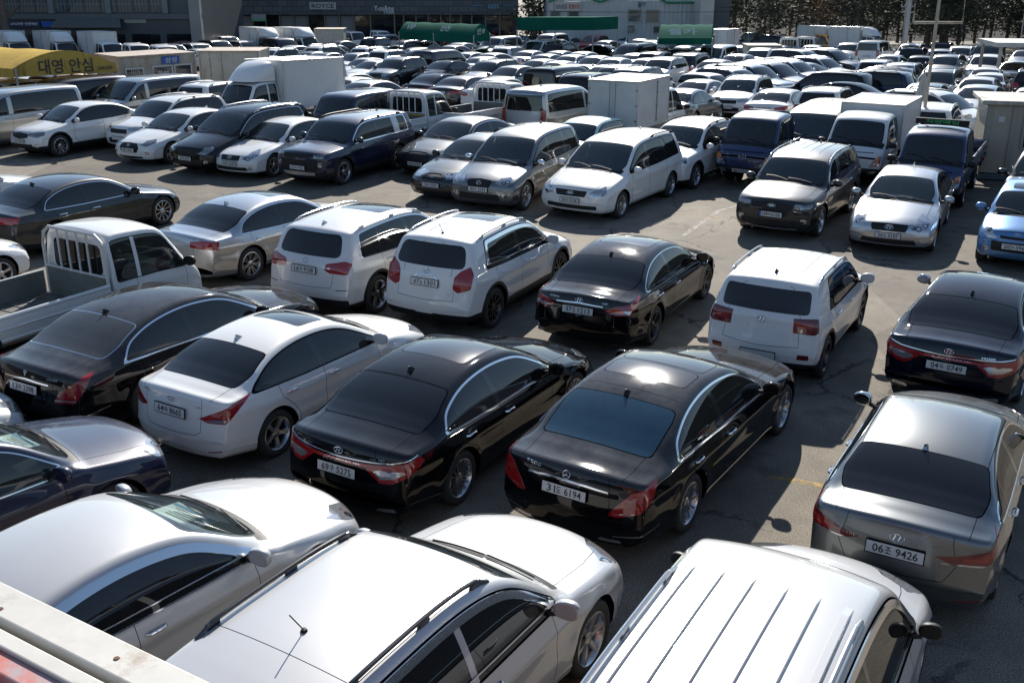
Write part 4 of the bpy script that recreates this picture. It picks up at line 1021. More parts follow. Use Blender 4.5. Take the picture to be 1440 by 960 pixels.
heroes = [
 ('parked_sedan', 'black luxury sedan with star emblem and chrome boot strip, plate 31도 6194', 'car', 'kd', (1.19, 10.55), 56.8, sedan(
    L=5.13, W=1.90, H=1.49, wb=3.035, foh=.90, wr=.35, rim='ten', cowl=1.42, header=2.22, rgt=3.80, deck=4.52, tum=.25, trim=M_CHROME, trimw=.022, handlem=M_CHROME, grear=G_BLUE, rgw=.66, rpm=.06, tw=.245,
    prof=[(0, .46, 0), (.015, .62, .05), (.08, .74, .08), (.40, .86, .15, -.01), (1.38, .975, .05), (1.46, 1.00, .05), (2.26, 1.42, .25, .02), (3.0, 1.49, .6), (3.80, 1.405, .4, .01), (4.50, 1.085, .2, .012), (5.04, 1.03, .04), (5.09, .88, .08), (5.13, .58, .08), (5.13, .48, 0)],
    rear_line=(4.25, 3.95), pillars=[(2.98, 3.06, .10, 'pillar'), (3.92, 3.84, .03, 'pillar')], doors=(1.72, 3.02, 4.0), sunroof=[(2.36, 2.85, .52), (2.92, 3.35, .52)], antenna=(3.72, 'fin', M_TRIM),
    shapes=FS + [('rear', [(.55, .63), (.66, .61), (.98, .68), (1.20, .84), (1.30, .97), (1.12, .955), (.86, .88), (.66, .74)], 'tail', .02), ('rear', [(.60, .635), (.90, .665), (.90, .675), (.60, .645)], 'tailw', 0, ('tail',)),
                 ('rear', [(.70, .70), (1.10, .80), (1.10, .812), (.70, .712)], 'taild', 0, ('tail',)), ('rear', [(.76, .76), (1.14, .86), (1.14, .872), (.76, .772)], 'taild', 0, ('tail',)),
                 ('rear', [(0, .872), (.30, .868), (.56, .845), (.56, .865), (.30, .890), (0, .894)], 'strip', 0), ('rear', [(.62, .38), (1.10, .42), (1.35, .45), (1.35, .458), (1.08, .43), (.62, .39)], 'stripd', 0), ('side', [(.46, .262), (2.58, .262), (2.58, .282), (.46, .282)], 'stripd', 0, ('body', 'cladding')),
                 ('rear', [(.45, .30), (.75, .30), (.72, .34), (.47, .34)], 'fog', .01)],
    lines=[('rear', [(.60, 1.06), (.58, .95), (.56, .62), (.42, .57), (0, .56)]), ('topd', [(4.50, .62), (5.04, .60)]), ('topd', [(3.62, .56), (3.62, 0)])],
    plate_rear=('31도 6194', .77), badge_rear=[('emblem', 'star', .085, 0, .945), ('text', 'S500', .20, .035, .42, .955)])),
 ('parked_sedan', 'black sedan with a full width red light bar and dusty roof, plate 69구 5275', 'car', 'k', (-1.36, 11.13), 59.3, sedan(
    **HG, sunroof=[(2.25, 3.05, .46)], antenna=(3.45, 'fin', M_TRIM), plate_rear=('69구 5275', .715), badge_rear=[('emblem', 'oval_h', .12, 0, .925), ('text', 'GRANDEUR', .62, .016, 0, .828), ('text', 'HG 300', .17, .026, -.50, .905)])),
 ('parked_sedan', 'white compact sedan with a dark sunroof, plate 64머 8665, between two black sedans', 'car', 'w', (-3.71, 12.36), 58.6, sedan(
    L=4.53, W=1.775, H=1.435, wb=2.70, foh=.88, wr=.32, rim='five', cowl=1.18, header=2.02, rgt=3.42, deck=4.08, tum=.25,
    prof=[(0, .46, 0), (.015, .60, .05), (.08, .70, .08), (.35, .80, .15, -.01), (1.14, .955, .05), (1.22, .985, .05), (2.04, 1.38, .22, .015), (2.65, 1.435, .5), (3.42, 1.365, .35, .01), (4.06, 1.085, .15, .01), (4.44, 1.045, .04), (4.48, .88, .08), (4.53, .56, .08), (4.53, .48, 0)],
    rear_line=(3.95, 3.45), pillars=[(2.62, 2.68, .10, 'pillar')], doors=(1.50, 2.64, 3.48), sunroof=[(2.12, 2.62, .42)], antenna=(3.28, 'fin', M_ALLOY), handlem=M_CHROME,
    shapes=FS + [('rear', [(.52, .775), (.66, .73), (.96, .725), (1.22, .88), (1.42, .99), (1.10, .95), (.76, .85)], 'tail', .015), ('rear', [(.62, .755), (.72, .738), (.94, .735), (1.02, .78), (.80, .775)], 'tailw', .01, ('tail',)),
                 ('rear', [(.62, .33), (.86, .36), (.86, .375), (.62, .345)], 'refl', 0)],
    lines=[('rear', [(.60, 1.05), (.585, .90), (.52, .60), (.42, .55), (0, .54)]), ('topd', [(4.08, .60), (4.46, .58)]), ('topd', [(3.42, .60), (3.42, 0)])],
    plate_rear=('64머 8665', .80), badge_rear=[('emblem', 'oval_h', .12, 0, .935), ('text', 'AVANTE', .16, .02, .48, .95), ('text', 'GDi', .07, .018, -.44, .90)])),
 ('parked_sedan', 'grey compact sedan with chrome handles, plate 06조 9426, at the right edge', 'car', 'gm', (4.08, 9.24), 59.7, sedan(
    L=4.57, W=1.80, H=1.44, wb=2.70, foh=.88, wr=.325, rim='five', cowl=1.18, header=2.02, rgt=3.45, deck=4.10, tum=.24, trim=M_CHROME, trimw=.014, handlem=M_CHROME, mirm=M_CHROME,
    prof=[(0, .46, 0), (.015, .60, .05), (.08, .70, .08), (.35, .80, .15, -.01), (1.14, .955, .05), (1.22, .985, .05), (2.04, 1.385, .22, .015), (2.65, 1.44, .5), (3.45, 1.375, .35, .01), (4.08, 1.085, .15, .01), (4.47, 1.035, .035), (4.51, .88, .08), (4.57, .56, .08), (4.57, .48, 0)],
    rear_line=(3.98, 3.55), pillars=[(2.64, 2.70, .10, 'pillar'), (3.50, 3.44, .03, 'pillar')], doors=(1.50, 2.66, 3.50), antenna=(3.38, 'fin', M_ALLOY),
    shapes=FS + [('rear', [(.40, .795), (.60, .735), (.92, .735), (1.10, .80), (1.26, .92), (1.34, 1.0), (1.02, .90), (.66, .83)], 'taild', .015), ('rear', [(.56, .752), (.62, .737), (.92, .737), (.98, .757)], 'tailw', 0, ('taild',)), ('rear', [(.70, .77), (.96, .775), (1.16, .88), (1.05, .87), (.70, .80)], 'tail', .01, ('taild',)),
                 ('rear', [(.62, .36), (1.02, .40), (1.02, .418), (.62, .378)], 'refl', 0)],
    lines=[('rear', [(.62, 1.05), (.60, .92), (.62, .72), (.48, .56), (0, .54)]), ('topd', [(4.10, .615), (4.50, .60)]), ('topd', [(2.10, .62), (3.50, .60)])],
    plate_rear=('06조 9426', .755), badge_rear=[('emblem', 'oval_h', .13, 0, .885), ('text', 'AVANTE', .17, .022, .46, .80), ('text', 'GDi', .07, .016, -.44, .74)])),
 ('parked_sedan', 'black large sedan under heavy dust with chrome window line, plate 13루 2398, at the left', 'car', 'kd', (-5.72, 13.40), 60.5, sedan(
    L=5.16, W=1.90, H=1.495, wb=3.045, foh=.87, wr=.345, rim='ten', cowl=1.36, header=2.20, rgt=3.80, deck=4.52, tum=.24, trim=M_CHROME, trimw=.02, grear=G_DUSTY, rtrimm=M_CHROME,
    prof=[(0, .46, 0), (.015, .62, .05), (.08, .74, .08), (.40, .86, .15, -.01), (1.32, .975, .05), (1.40, 1.00, .05), (2.24, 1.43, .25, .02), (3.0, 1.495, .6), (3.80, 1.41, .4, .01), (4.50, 1.11, .2, .012), (5.05, 1.06, .05), (5.11, .90, .08), (5.16, .58, .08), (5.16, .48, 0)],
    rear_line=(4.28, 3.85), pillars=[(2.98, 3.06, .10, 'pillar'), (3.92, 3.84, .03, 'pillar')], doors=(1.66, 3.02, 4.0), antenna=(3.72, 'fin', M_TRIM),
    shapes=FS + [('rear', [(.56, .66), (.92, .66), (1.02, .72), (1.30, 1.0), (1.10, .98), (.70, .80)], 'tail', .015), ('rear', [(.56, .68), (.96, .68), (.98, .70), (.58, .70)], 'tailw', 0, ('tail',)), ('rear', [(0, .885), (.50, .86), (.50, .875), (0, .905)], 'strip', 0),
                 ('rear', [(.62, .44), (1.0, .46), (1.5, .50), (1.5, .512), (1.0, .475), (.62, .455)], 'stripd', 0)],
    lines=[('rear', [(.60, 1.06), (.58, .98), (.56, .62), (.42, .57), (0, .56)]), ('topd', [(4.50, .62), (5.04, .60)]), ('topd', [(3.80, .64), (3.80, 0)])],
    plate_rear=('13루 2398', .78), badge_rear=[('emblem', 'shield', .09, 0, .965), ('text', 'VS380', .18, .03, -.47, .94)])),
 ('parked_suv', 'white SUV with dark roof panel and chrome rain visors, plate 67노 1301', 'SUV', 'w', (-1.08, 17.28), 62.5, suv(
    L=4.41, W=1.83, H=1.675, wb=2.65, foh=.86, wr=.36, rim='ten', alloy=M_ALLOYD, clad=True, cladz=.42, rails=(1.95, 3.75, M_ALLOY), antenna=(3.72, 'rod'), sunroof=[(2.0, 2.75, .42)], visor=M_CHROME, tum=.17,
    rear_line=(3.72, 3.55), pillars=[(2.46, 2.52, .09, 'pillar')], doors=(1.42, 2.50, 3.42),
    prof=[(0, .50, 0), (.02, .70, .05), (.06, .86, .09), (.30, .94, .15), (1.02, 1.07, .05), (1.10, 1.10, .05), (1.82, 1.60, .22, .015), (2.4, 1.675, .4), (3.5, 1.65, .3), (3.96, 1.60, .05), (4.02, 1.52, .05, 0), (4.24, 1.14, .08), (4.30, 1.05, .06), (4.36, .80, .1), (4.41, .60, .08), (4.41, .50, 0)], cowl=1.06, header=1.82, rgt=3.9, deck=4.2, rgz0=1.17, rgz1=1.52,
    shapes=[suv()['shapes'][0], suv()['shapes'][1], suv()['shapes'][2], ('rear', [(.62, .86), (.72, .80), (1.0, .86), (1.12, 1.10), (1.08, 1.22), (.84, 1.14), (.68, 1.04)], 'tail', .03), ('rear', [(0, .22), (1.1, .22), (1.0, .40), (0, .40)], 'rbump', .02), ('rear', [(0, 1.045), (.26, 1.04), (.30, .99), (.32, .99), (.28, 1.06), (0, 1.065)], 'strip', 0)],
    lines=[('rear', [(0, 1.575), (.52, 1.57), (.66, 1.50), (.70, 1.20), (.62, 1.06)]), ('rear', [(.64, .84), (.60, .66), (0, .64)])],
    plate_rear=('67노 1301', .92), badge_rear=[('emblem', 'wings', .13, 0, 1.10), ('text', 'C', .035, .05, -.46, .76)])),
 ('parked_suv', 'white and silver premium SUV with roof rails and round emblem, plate 16허 9108', 'SUV', 'w2', (-3.18, 18.10), 61, suv(
    L=4.65, W=1.88, H=1.66, wb=2.81, foh=.87, wr=.36, rim='five', clad=True, rails=(2.0, 4.0, M_ALLOY), antenna=(3.95, 'fin', M_ALLOY), sunroof=[(2.0, 2.95, .45)], trim=M_CHROME, trimw=.016, tum=.17, rear_line=(4.1, 3.95), pillars=[(2.58, 2.64, .09, 'pillar'), (3.52, 3.46, .07, 'pillar')], doors=(1.50, 2.60, 3.52),
    prof=[(0, .50, 0), (.02, .70, .05), (.06, .86, .09), (.30, .94, .15), (1.16, 1.06, .05), (1.24, 1.09, .05), (1.96, 1.58, .22, .015), (2.6, 1.66, .4), (3.7, 1.64, .3), (4.20, 1.58, .05), (4.28, 1.50, .05, 0), (4.52, 1.12, .08), (4.57, 1.04, .06), (4.61, .78, .1), (4.65, .60, .08), (4.65, .50, 0)], cowl=1.20, header=1.96, rgt=4.1, deck=4.45, rgz0=1.16, rgz1=1.52,
    shapes=[suv()['shapes'][0], suv()['shapes'][1], suv()['shapes'][2], ('rear', [(.50, .96), (.62, .91), (1.02, .90), (1.18, 1.08), (1.0, 1.12), (.56, 1.06)], 'tail', .03), ('rear', [(0, .22), (1.1, .22), (1.0, .46), (0, .46)], 'rbump', .02), ('rear', [(.72, .62), (1.0, .63), (1.0, .645), (.72, .635)], 'refl', 0)],
    lines=[('rear', [(0, 1.575), (.52, 1.57), (.66, 1.50), (.72, 1.16)]), ('rear', [(.70, .90), (.62, .66), (0, .64)])],
    plate_rear=('16허 9108', .93), badge_rear=[('emblem', 'roundel', .09, 0, 1.085), ('text', 'xDrive28i', .16, .025, -.45, .99)])),
 ('parked_sedan', 'silver grey sedan with mesh wheels and dark sunroof behind the white truck cab', 'car', 's', (-5.91, 20.18), 57, sedan(
    L=4.93, W=1.87, H=1.46, wb=2.91, foh=.92, rim='vee', trim=M_CHROME, trimw=.012, handlem=M_CHROME, antenna=(3.52, 'fin', M_ALLOY), sunroof=[(2.2, 2.75, .42)], tw=.24, wr=.34,
    shapes=FS + [('rear', [(.44, .82), (1.20, .80), (1.24, .94), (.80, .96), (.46, .93)], 'tail', .02)])),
 ('parked_sedan', 'dark graphite sedan with chrome window line and many-spoked silver wheels at the far left', 'car', 'gg', (-10.64, 22.13), 60.4, sedan(
    L=4.99, W=1.89, H=1.48, wb=3.01, foh=.83, wr=.35, rim='ten', tw=.24, trim=M_CHROME, trimw=.014, handlem=M_CHROME, antenna=(3.55, 'fin', M_TRIM), shapes=FS + [('rear', [(.52, .80), (1.20, .82), (1.28, .95), (.80, .95), (.55, .93)], 'tail', .02)])),
 ('parked_sedan', 'black midsize sedan with sun glint on its glass, plate 37도 1213', 'car', 'kd', (1.57, 16.45), 62.5, sedan(
    L=4.82, W=1.835, H=1.47, wb=2.795, foh=.93, wr=.335, rim='twin', alloy=M_ALLOYD, tum=.25, trim=M_CHROME, trimw=.010, handlem=M_CHROME, antenna=(3.52, 'fin', M_TRIM), sunroof=[(2.2, 3.0, .45)], rear_line=(4.1, 3.8),
    shapes=FS + [('rear', [(.42, .83), (.60, .765), (.95, .775), (1.20, .90), (1.36, .99), (1.0, .95), (.60, .90)], 'tail', .015), ('rear', [(.52, .81), (.64, .78), (.92, .79), (1.0, .84), (.70, .845)], 'tailw', .01, ('tail',)), ('rear', [(0, .905), (.40, .885), (.40, .897), (0, .922)], 'strip', 0)],
    plate_rear=('37도 1213', .80), badge_rear=[('emblem', 'oval_h', .12, 0, .955), ('text', 'SONATA', .18, .022, .44, .95), ('text', 'Y20', .09, .022, -.42, .94)])),
 ('parked_suv', 'white small boxy SUV with ribbed roof and black roof antenna at the right centre', 'SUV', 'w', (4.02, 15.02), 60.5, suv(
    L=4.04, W=1.77, H=1.585, wb=2.52, foh=.80, wr=.335, rim='six', alloy=M_ALLOYD, clad=True, cladz=.34, rails=(1.75, 3.45, M_ALLOY), antenna=(3.35, 'fin', M_TRIM), handlem=M_CHROME, tum=.13, rdoor=True,
    prof=[(0, .48, 0), (.02, .66, .05), (.06, .84, .09), (.26, .92, .12), (.92, 1.03, .05), (1.00, 1.06, .05), (1.62, 1.52, .18, .015), (2.1, 1.58, .4), (3.2, 1.575, .3), (3.66, 1.53, .05), (3.72, 1.47, .04, 0), (3.90, 1.12, .08), (3.95, 1.05, .05), (3.99, .80, .1), (4.04, .62, .06), (4.04, .48, 0)], cowl=.96, header=1.62, rgt=3.6, deck=3.86, rgz0=1.10, rgz1=1.42, rgy=.66, rgs=.08, rgk=.06,
    belt=[(0, .86), (1.0, .98), (2.6, 1.01), (3.6, 1.06), (5.2, 1.06)], rear_line=(3.25, 3.05), pillars=[(2.16, 2.20, .08, 'pillar')], doors=(1.24, 2.18, 3.0), planr=[(0, .93), (.15, .965), (.6, .99), (1.2, 1.0)], rows=[1.95, 2.75],
    shapes=[suv()['shapes'][0], suv()['shapes'][1], suv()['shapes'][2], ('rear', [(.56, .84), (.94, .83), (1.02, .87), (1.03, 1.06), (.58, 1.05)], 'taild', .02), ('rear', [(.62, .91), (.86, .90), (.90, .94), (.90, 1.0), (.62, .99)], 'tail', .02, ('taild',)), ('rear', [(0, .20), (1.0, .20), (1.0, .38), (0, .38)], 'rbump', .02), ('rear', [(.62, .45), (.82, .45), (.82, .53), (.62, .53)], 'refl', .01)],
    lines=[('rear', [(0, 1.52), (.56, 1.51), (.70, 1.44), (.70, 1.05)]), ('rear', [(.66, .84), (.64, .64), (0, .60)])],
    plate_rear=(None, .47), badge_rear=[('emblem', 'oval_h', .15, 0, .985), ('text', 'V E N U E', .44, .028, 0, .885)])),
 ('parked_sedan', 'blue black sedan with full width red light bar, plate 04두 0749, at the right edge', 'car', 'kn', (6.58, 14.15), 57.5, sedan(
    **{**HG, 'mirm': M_CHROME}, antenna=(3.45, 'fin', M_TRIM), sunroof=[(2.25, 2.6, .40)], plate_rear=('04두 0749', .715), badge_rear=[('emblem', 'oval_h', .12, 0, .925), ('text', 'GRANDEUR', .62, .016, 0, .828), ('text', 'HG300', .17, .026, -.50, .905)])),
 ('parked_sedan', 'white silver sedan with a price sheet behind the windshield at the lower left', 'car', 'sb', (-4.27, 6.83), 54, sedan(
    L=4.86, W=1.86, H=1.47, wb=2.80, foh=.95, wr=.335, trim=M_CHROME, trimw=.012, visor=M_CHROME, handlem=M_CHROME, gwind=G_LIGHT, sheet=(.15, .62, .3), antenna=None, rim='ten', tum=.25)),
 ('parked_suv', 'silver SUV with roof rails, rod antenna and chrome rain visors at the bottom centre', 'SUV', 'sb', (-1.50, 5.80), 58, suv(
    L=4.68, W=1.89, H=1.68, wb=2.70, foh=.90, wr=.36, rim='six', rails=(2.15, 3.85, M_ALLOYD), antenna=(3.45, 'rod'), visor=M_CHROME, handlem=M_CHROME, tum=.20, rear_line=(4.1, 3.95), pillars=[(2.64, 2.70, .07, 'bodyp'), (3.56, 3.50, .07, 'bodyp')], doors=(1.56, 2.66, 3.56), gside=G_DARK, arch=.05,
    prof=[(0, .50, 0), (.02, .70, .05), (.06, .84, .09), (.32, .93, .15), (1.16, 1.06, .05), (1.24, 1.09, .05), (2.00, 1.60, .24, .015), (2.6, 1.68, .4), (3.7, 1.66, .3), (4.24, 1.60, .05), (4.32, 1.52, .05, 0), (4.54, 1.14, .08), (4.60, 1.05, .06), (4.64, .80, .1), (4.68, .60, .08), (4.68, .50, 0)], cowl=1.20, header=2.00, rgt=4.1, deck=4.5,
    shapemats={**LIGHTS, 'bodyp': ('pillar', P['sb'], .002, True)}, lines=suv()['lines'] + [('topd', [(3.68, 0), (3.68, .62)]), ('topd', [(3.68, .62), (2.1, .62)])], raily=.05)),
 ('parked_van', 'silver people carrier with six roof ribs and silver roof rails at the bottom right', 'van', 'sb', (1.17, 5.12), 60.3, suv(
    L=4.90, W=1.915, H=1.88, wb=3.00, foh=.72, wr=.355, rails=(2.5, 4.6, M_ALLOY), antenna=None, tum=.20, rear_line=(4.7, 4.6), pillars=[(2.70, 2.76, .07, 'pillar'), (3.75, 3.70, .07, 'pillar')], doors=(1.56, 2.72, 3.74), visor=M_CHROME, rows=[2.5, 3.4, 4.2], raily=.03,
    prof=[(0, .50, 0), (.02, .70, .05), (.06, .82, .09), (.28, .90, .15), (.97, 1.05, .05), (1.05, 1.09, .05), (1.75, 1.76, .24, .015), (2.5, 1.86, .5), (3.8, 1.88, .4), (4.52, 1.84, .06), (4.62, 1.68, .05, 0), (4.77, 1.2, .08), (4.81, 1.1, .06), (4.85, .8, .1), (4.90, .6, .08), (4.90, .50, 0)], cowl=1.01, header=1.75, rgt=4.47, deck=4.72, belt=[(0, .90), (1.2, 1.06), (3.0, 1.10), (5.2, 1.13)], rgz0=1.2, rgz1=1.66, mirm=M_TRIM, mirs=.78, rcr=.05)),
 ('parked_suv', 'dark navy SUV with one door mirror showing at the left edge', 'SUV', 'nb', (-6.69, 8.15), 52, suv(
    L=4.8, W=1.87, H=1.66, wb=2.78, foh=.93, wr=.36, gwind=G_LIGHT, gside=G_MID, sheet=(.1, .5, .3), trim=M_CHROME, trimw=.012, rim='ten')),
]
for (px_, py_, d_, y_, z_, yaw_, kind_, lb_) in ((8, 408, .88, -.88, 0, 59, 2, 'white compact sedan nose entering at the left edge behind the flatbed truck'), (22, 572, .30, -.80, .74, 55, 2, 'white car corner with one headlight at the left edge below the dusty sedan'), (64, 251, .30, -.85, .78, 60, 1, 'white sedan bonnet at the left edge beyond the graphite sedan')):
    S_ = dict(heroes[kind_][6]); [S_.pop(k_, None) for k_ in ('plate_rear', 'badge_rear', 'sunroof')]; g_ = at(px_, py_, z_); x_ = S_['wb'] + S_['foh'] - d_; a_ = D(yaw_)
    heroes.append(('parked_sedan', lb_, 'car', 'w', (g_.x - x_ * math.cos(a_) + y_ * math.sin(a_), g_.y - x_ * math.sin(a_) - y_ * math.cos(a_)), yaw_, S_))
def ribs(ys, d0, d1, w_=.05, h_=.013):
    def f(S, Sh, bvh, root, X):
        m = MB()
        for y in ys:
            v = []; f_ = []; n = 14
            for i, t in enumerate(np.linspace(0, 1, n)):
                x = X(d0 + (d1 - d0) * t); e = min(1, 16 * min(t, 1 - t))
                for dy, dz in ((-w_ / 2, -.003), (-w_ * .38, h_ * e), (w_ * .38, h_ * e), (w_ / 2, -.003)):
                    q = bvh.ray_cast(Vector((x, y + dy, 4)), Vector((0, 0, -1))); v.append((x, y + dy, (q[0].z if q[0] else 1.8) + dz))
                if i:
                    b = 4 * i
                    for k in range(3): f_.append((b - 4 + k, b - 3 + k, b + 1 + k, b + k))
            m.add(v, f_, 0, False)
        m.build('roof_ribs', root_paint[0], root)
    return f
root_paint = [None]
for h_ in heroes:
    nm, lb, ct, pk, loc, yaw, S = h_
    root_paint[0] = P[pk]
    if 'six roof ribs' in lb: S['extra'] = ribs((-.56, -.34, -.115, .115, .34, .56), 2.40, 4.4, .065, .024)
    if 'boxy' in lb: S['extra'] = ribs((-.34, -.17, .17, .34), 1.9, 3.3, .05, .007)
    if '67노' in lb: S['extra'] = ribs((-.30, -.10, .10, .30), 2.85, 3.7, .05, .007)
    make_car(S, nm, lb, ct, P[pk], loc, D(yaw), 'cars parked in the two nearest rows', 'hero')
truck('parked_truck', 'white flatbed truck with a white rail headboard and open dropside bed at the left edge', P['w'], (-8.01, 14.45), D(58.6), 'bed', group=None)

# ---- the row that faces the camera across the aisle, and the cars just behind it
def fr(grille, head, intake=((0, .28), (.70, .28), (.62, .38), (0, .38)), fog=None, headmat='head', extra=()):
    q = [('front', list(grille), 'grille', .02), ('front', list(head), headmat, .02), ('front', list(intake), 'intake', .02)]
    if fog: q += [('front', [(fog[0] - .10, fog[1] - .05), (fog[0] + .10, fog[1] - .05), (fog[0] + .08, fog[1] + .05), (fog[0] - .08, fog[1] + .05)], 'fog', .02)]
    return q + list(extra)
REAR_S = [('rear', [(.46, .76), (.80, .74), (1.20, .88), (1.22, .96), (.80, .92), (.46, .88)], 'tail', .02)]
VAN = dict(L=5.15, W=1.92, H=1.925, wb=3.20, foh=.86, wr=.34, rim='ten', cowl=.92, header=1.78, rgt=4.9, deck=5.05, rgz0=1.20, rgz1=1.72, rgy=.74, rgs=.10, rgk=.08, belt=[(0, .95), (1.0, 1.08), (3, 1.14), (5.2, 1.16)], mt=.10,
           prof=[(0, .50, 0), (.02, .72, .05), (.08, .90, .1), (.30, 1.0, .15), (.86, 1.14, .06), (.96, 1.18, .05), (1.78, 1.82, .25, .02), (2.3, 1.90, .5), (4.2, 1.925, .4), (4.95, 1.88, .10), (5.02, 1.75, .05), (5.08, 1.2, .08), (5.11, .9, .08), (5.15, .6, .08), (5.15, .5, 0)],
           rear_line=(4.80, 4.72), pillars=[(2.10, 2.14, .16, 'bodyp'), (3.42, 3.40, .03, 'pillar')], doors=(1.30, 2.10, 3.40), rows=[2.05, 3.0, 3.9], tum=.13, rf=.12, shw=.96, hin=.10,
           shapes=fr([(0, .70), (.42, .70), (.46, .82), (0, .82)], [(.55, .66), (.80, .64), (1.10, .80), (1.16, .92), (.80, .88)], [(0, .36), (.60, .36), (.56, .50), (0, .50)]) + [('rear', [(.76, .80), (1.0, .80), (1.04, 1.22), (.86, 1.30), (.80, 1.16)], 'tail', .02)], lines=[('rear', [(0, 1.80), (.66, 1.78), (.76, 1.65), (.74, .80), (.68, .58), (0, .56)])])
def van(pk, **k):
    S = suv(**VAN); S['shapemats'] = {**LIGHTS, 'bodyp': ('pillar', P[pk], .001, True)}; S.update(k); return S
MINIV = dict(L=4.81, W=1.985, H=1.78, wb=2.89, foh=.93, wr=.34, cowl=1.10, header=2.0, rgt=4.45, deck=4.65, tum=.20, rear_line=(4.35, 4.15), pillars=[(2.42, 2.48, .10, 'pillar'), (3.50, 3.46, .09, 'pillar')], doors=(1.45, 2.46, 3.48), rows=[2.4, 3.3],
             prof=[(0, .48, 0), (.02, .68, .05), (.07, .82, .09), (.34, .92, .15), (1.06, 1.08, .05), (1.14, 1.11, .05), (2.0, 1.68, .25, .02), (2.6, 1.76, .5), (3.8, 1.76, .3), (4.42, 1.70, .06), (4.50, 1.60, .05), (4.68, 1.18, .08), (4.72, 1.08, .06), (4.77, .80, .1), (4.81, .6, .08), (4.81, .48, 0)], rgz0=1.2, rgz1=1.6)
SQR = [(0, .62), (.56, .62), (.60, .78), (0, .78)]
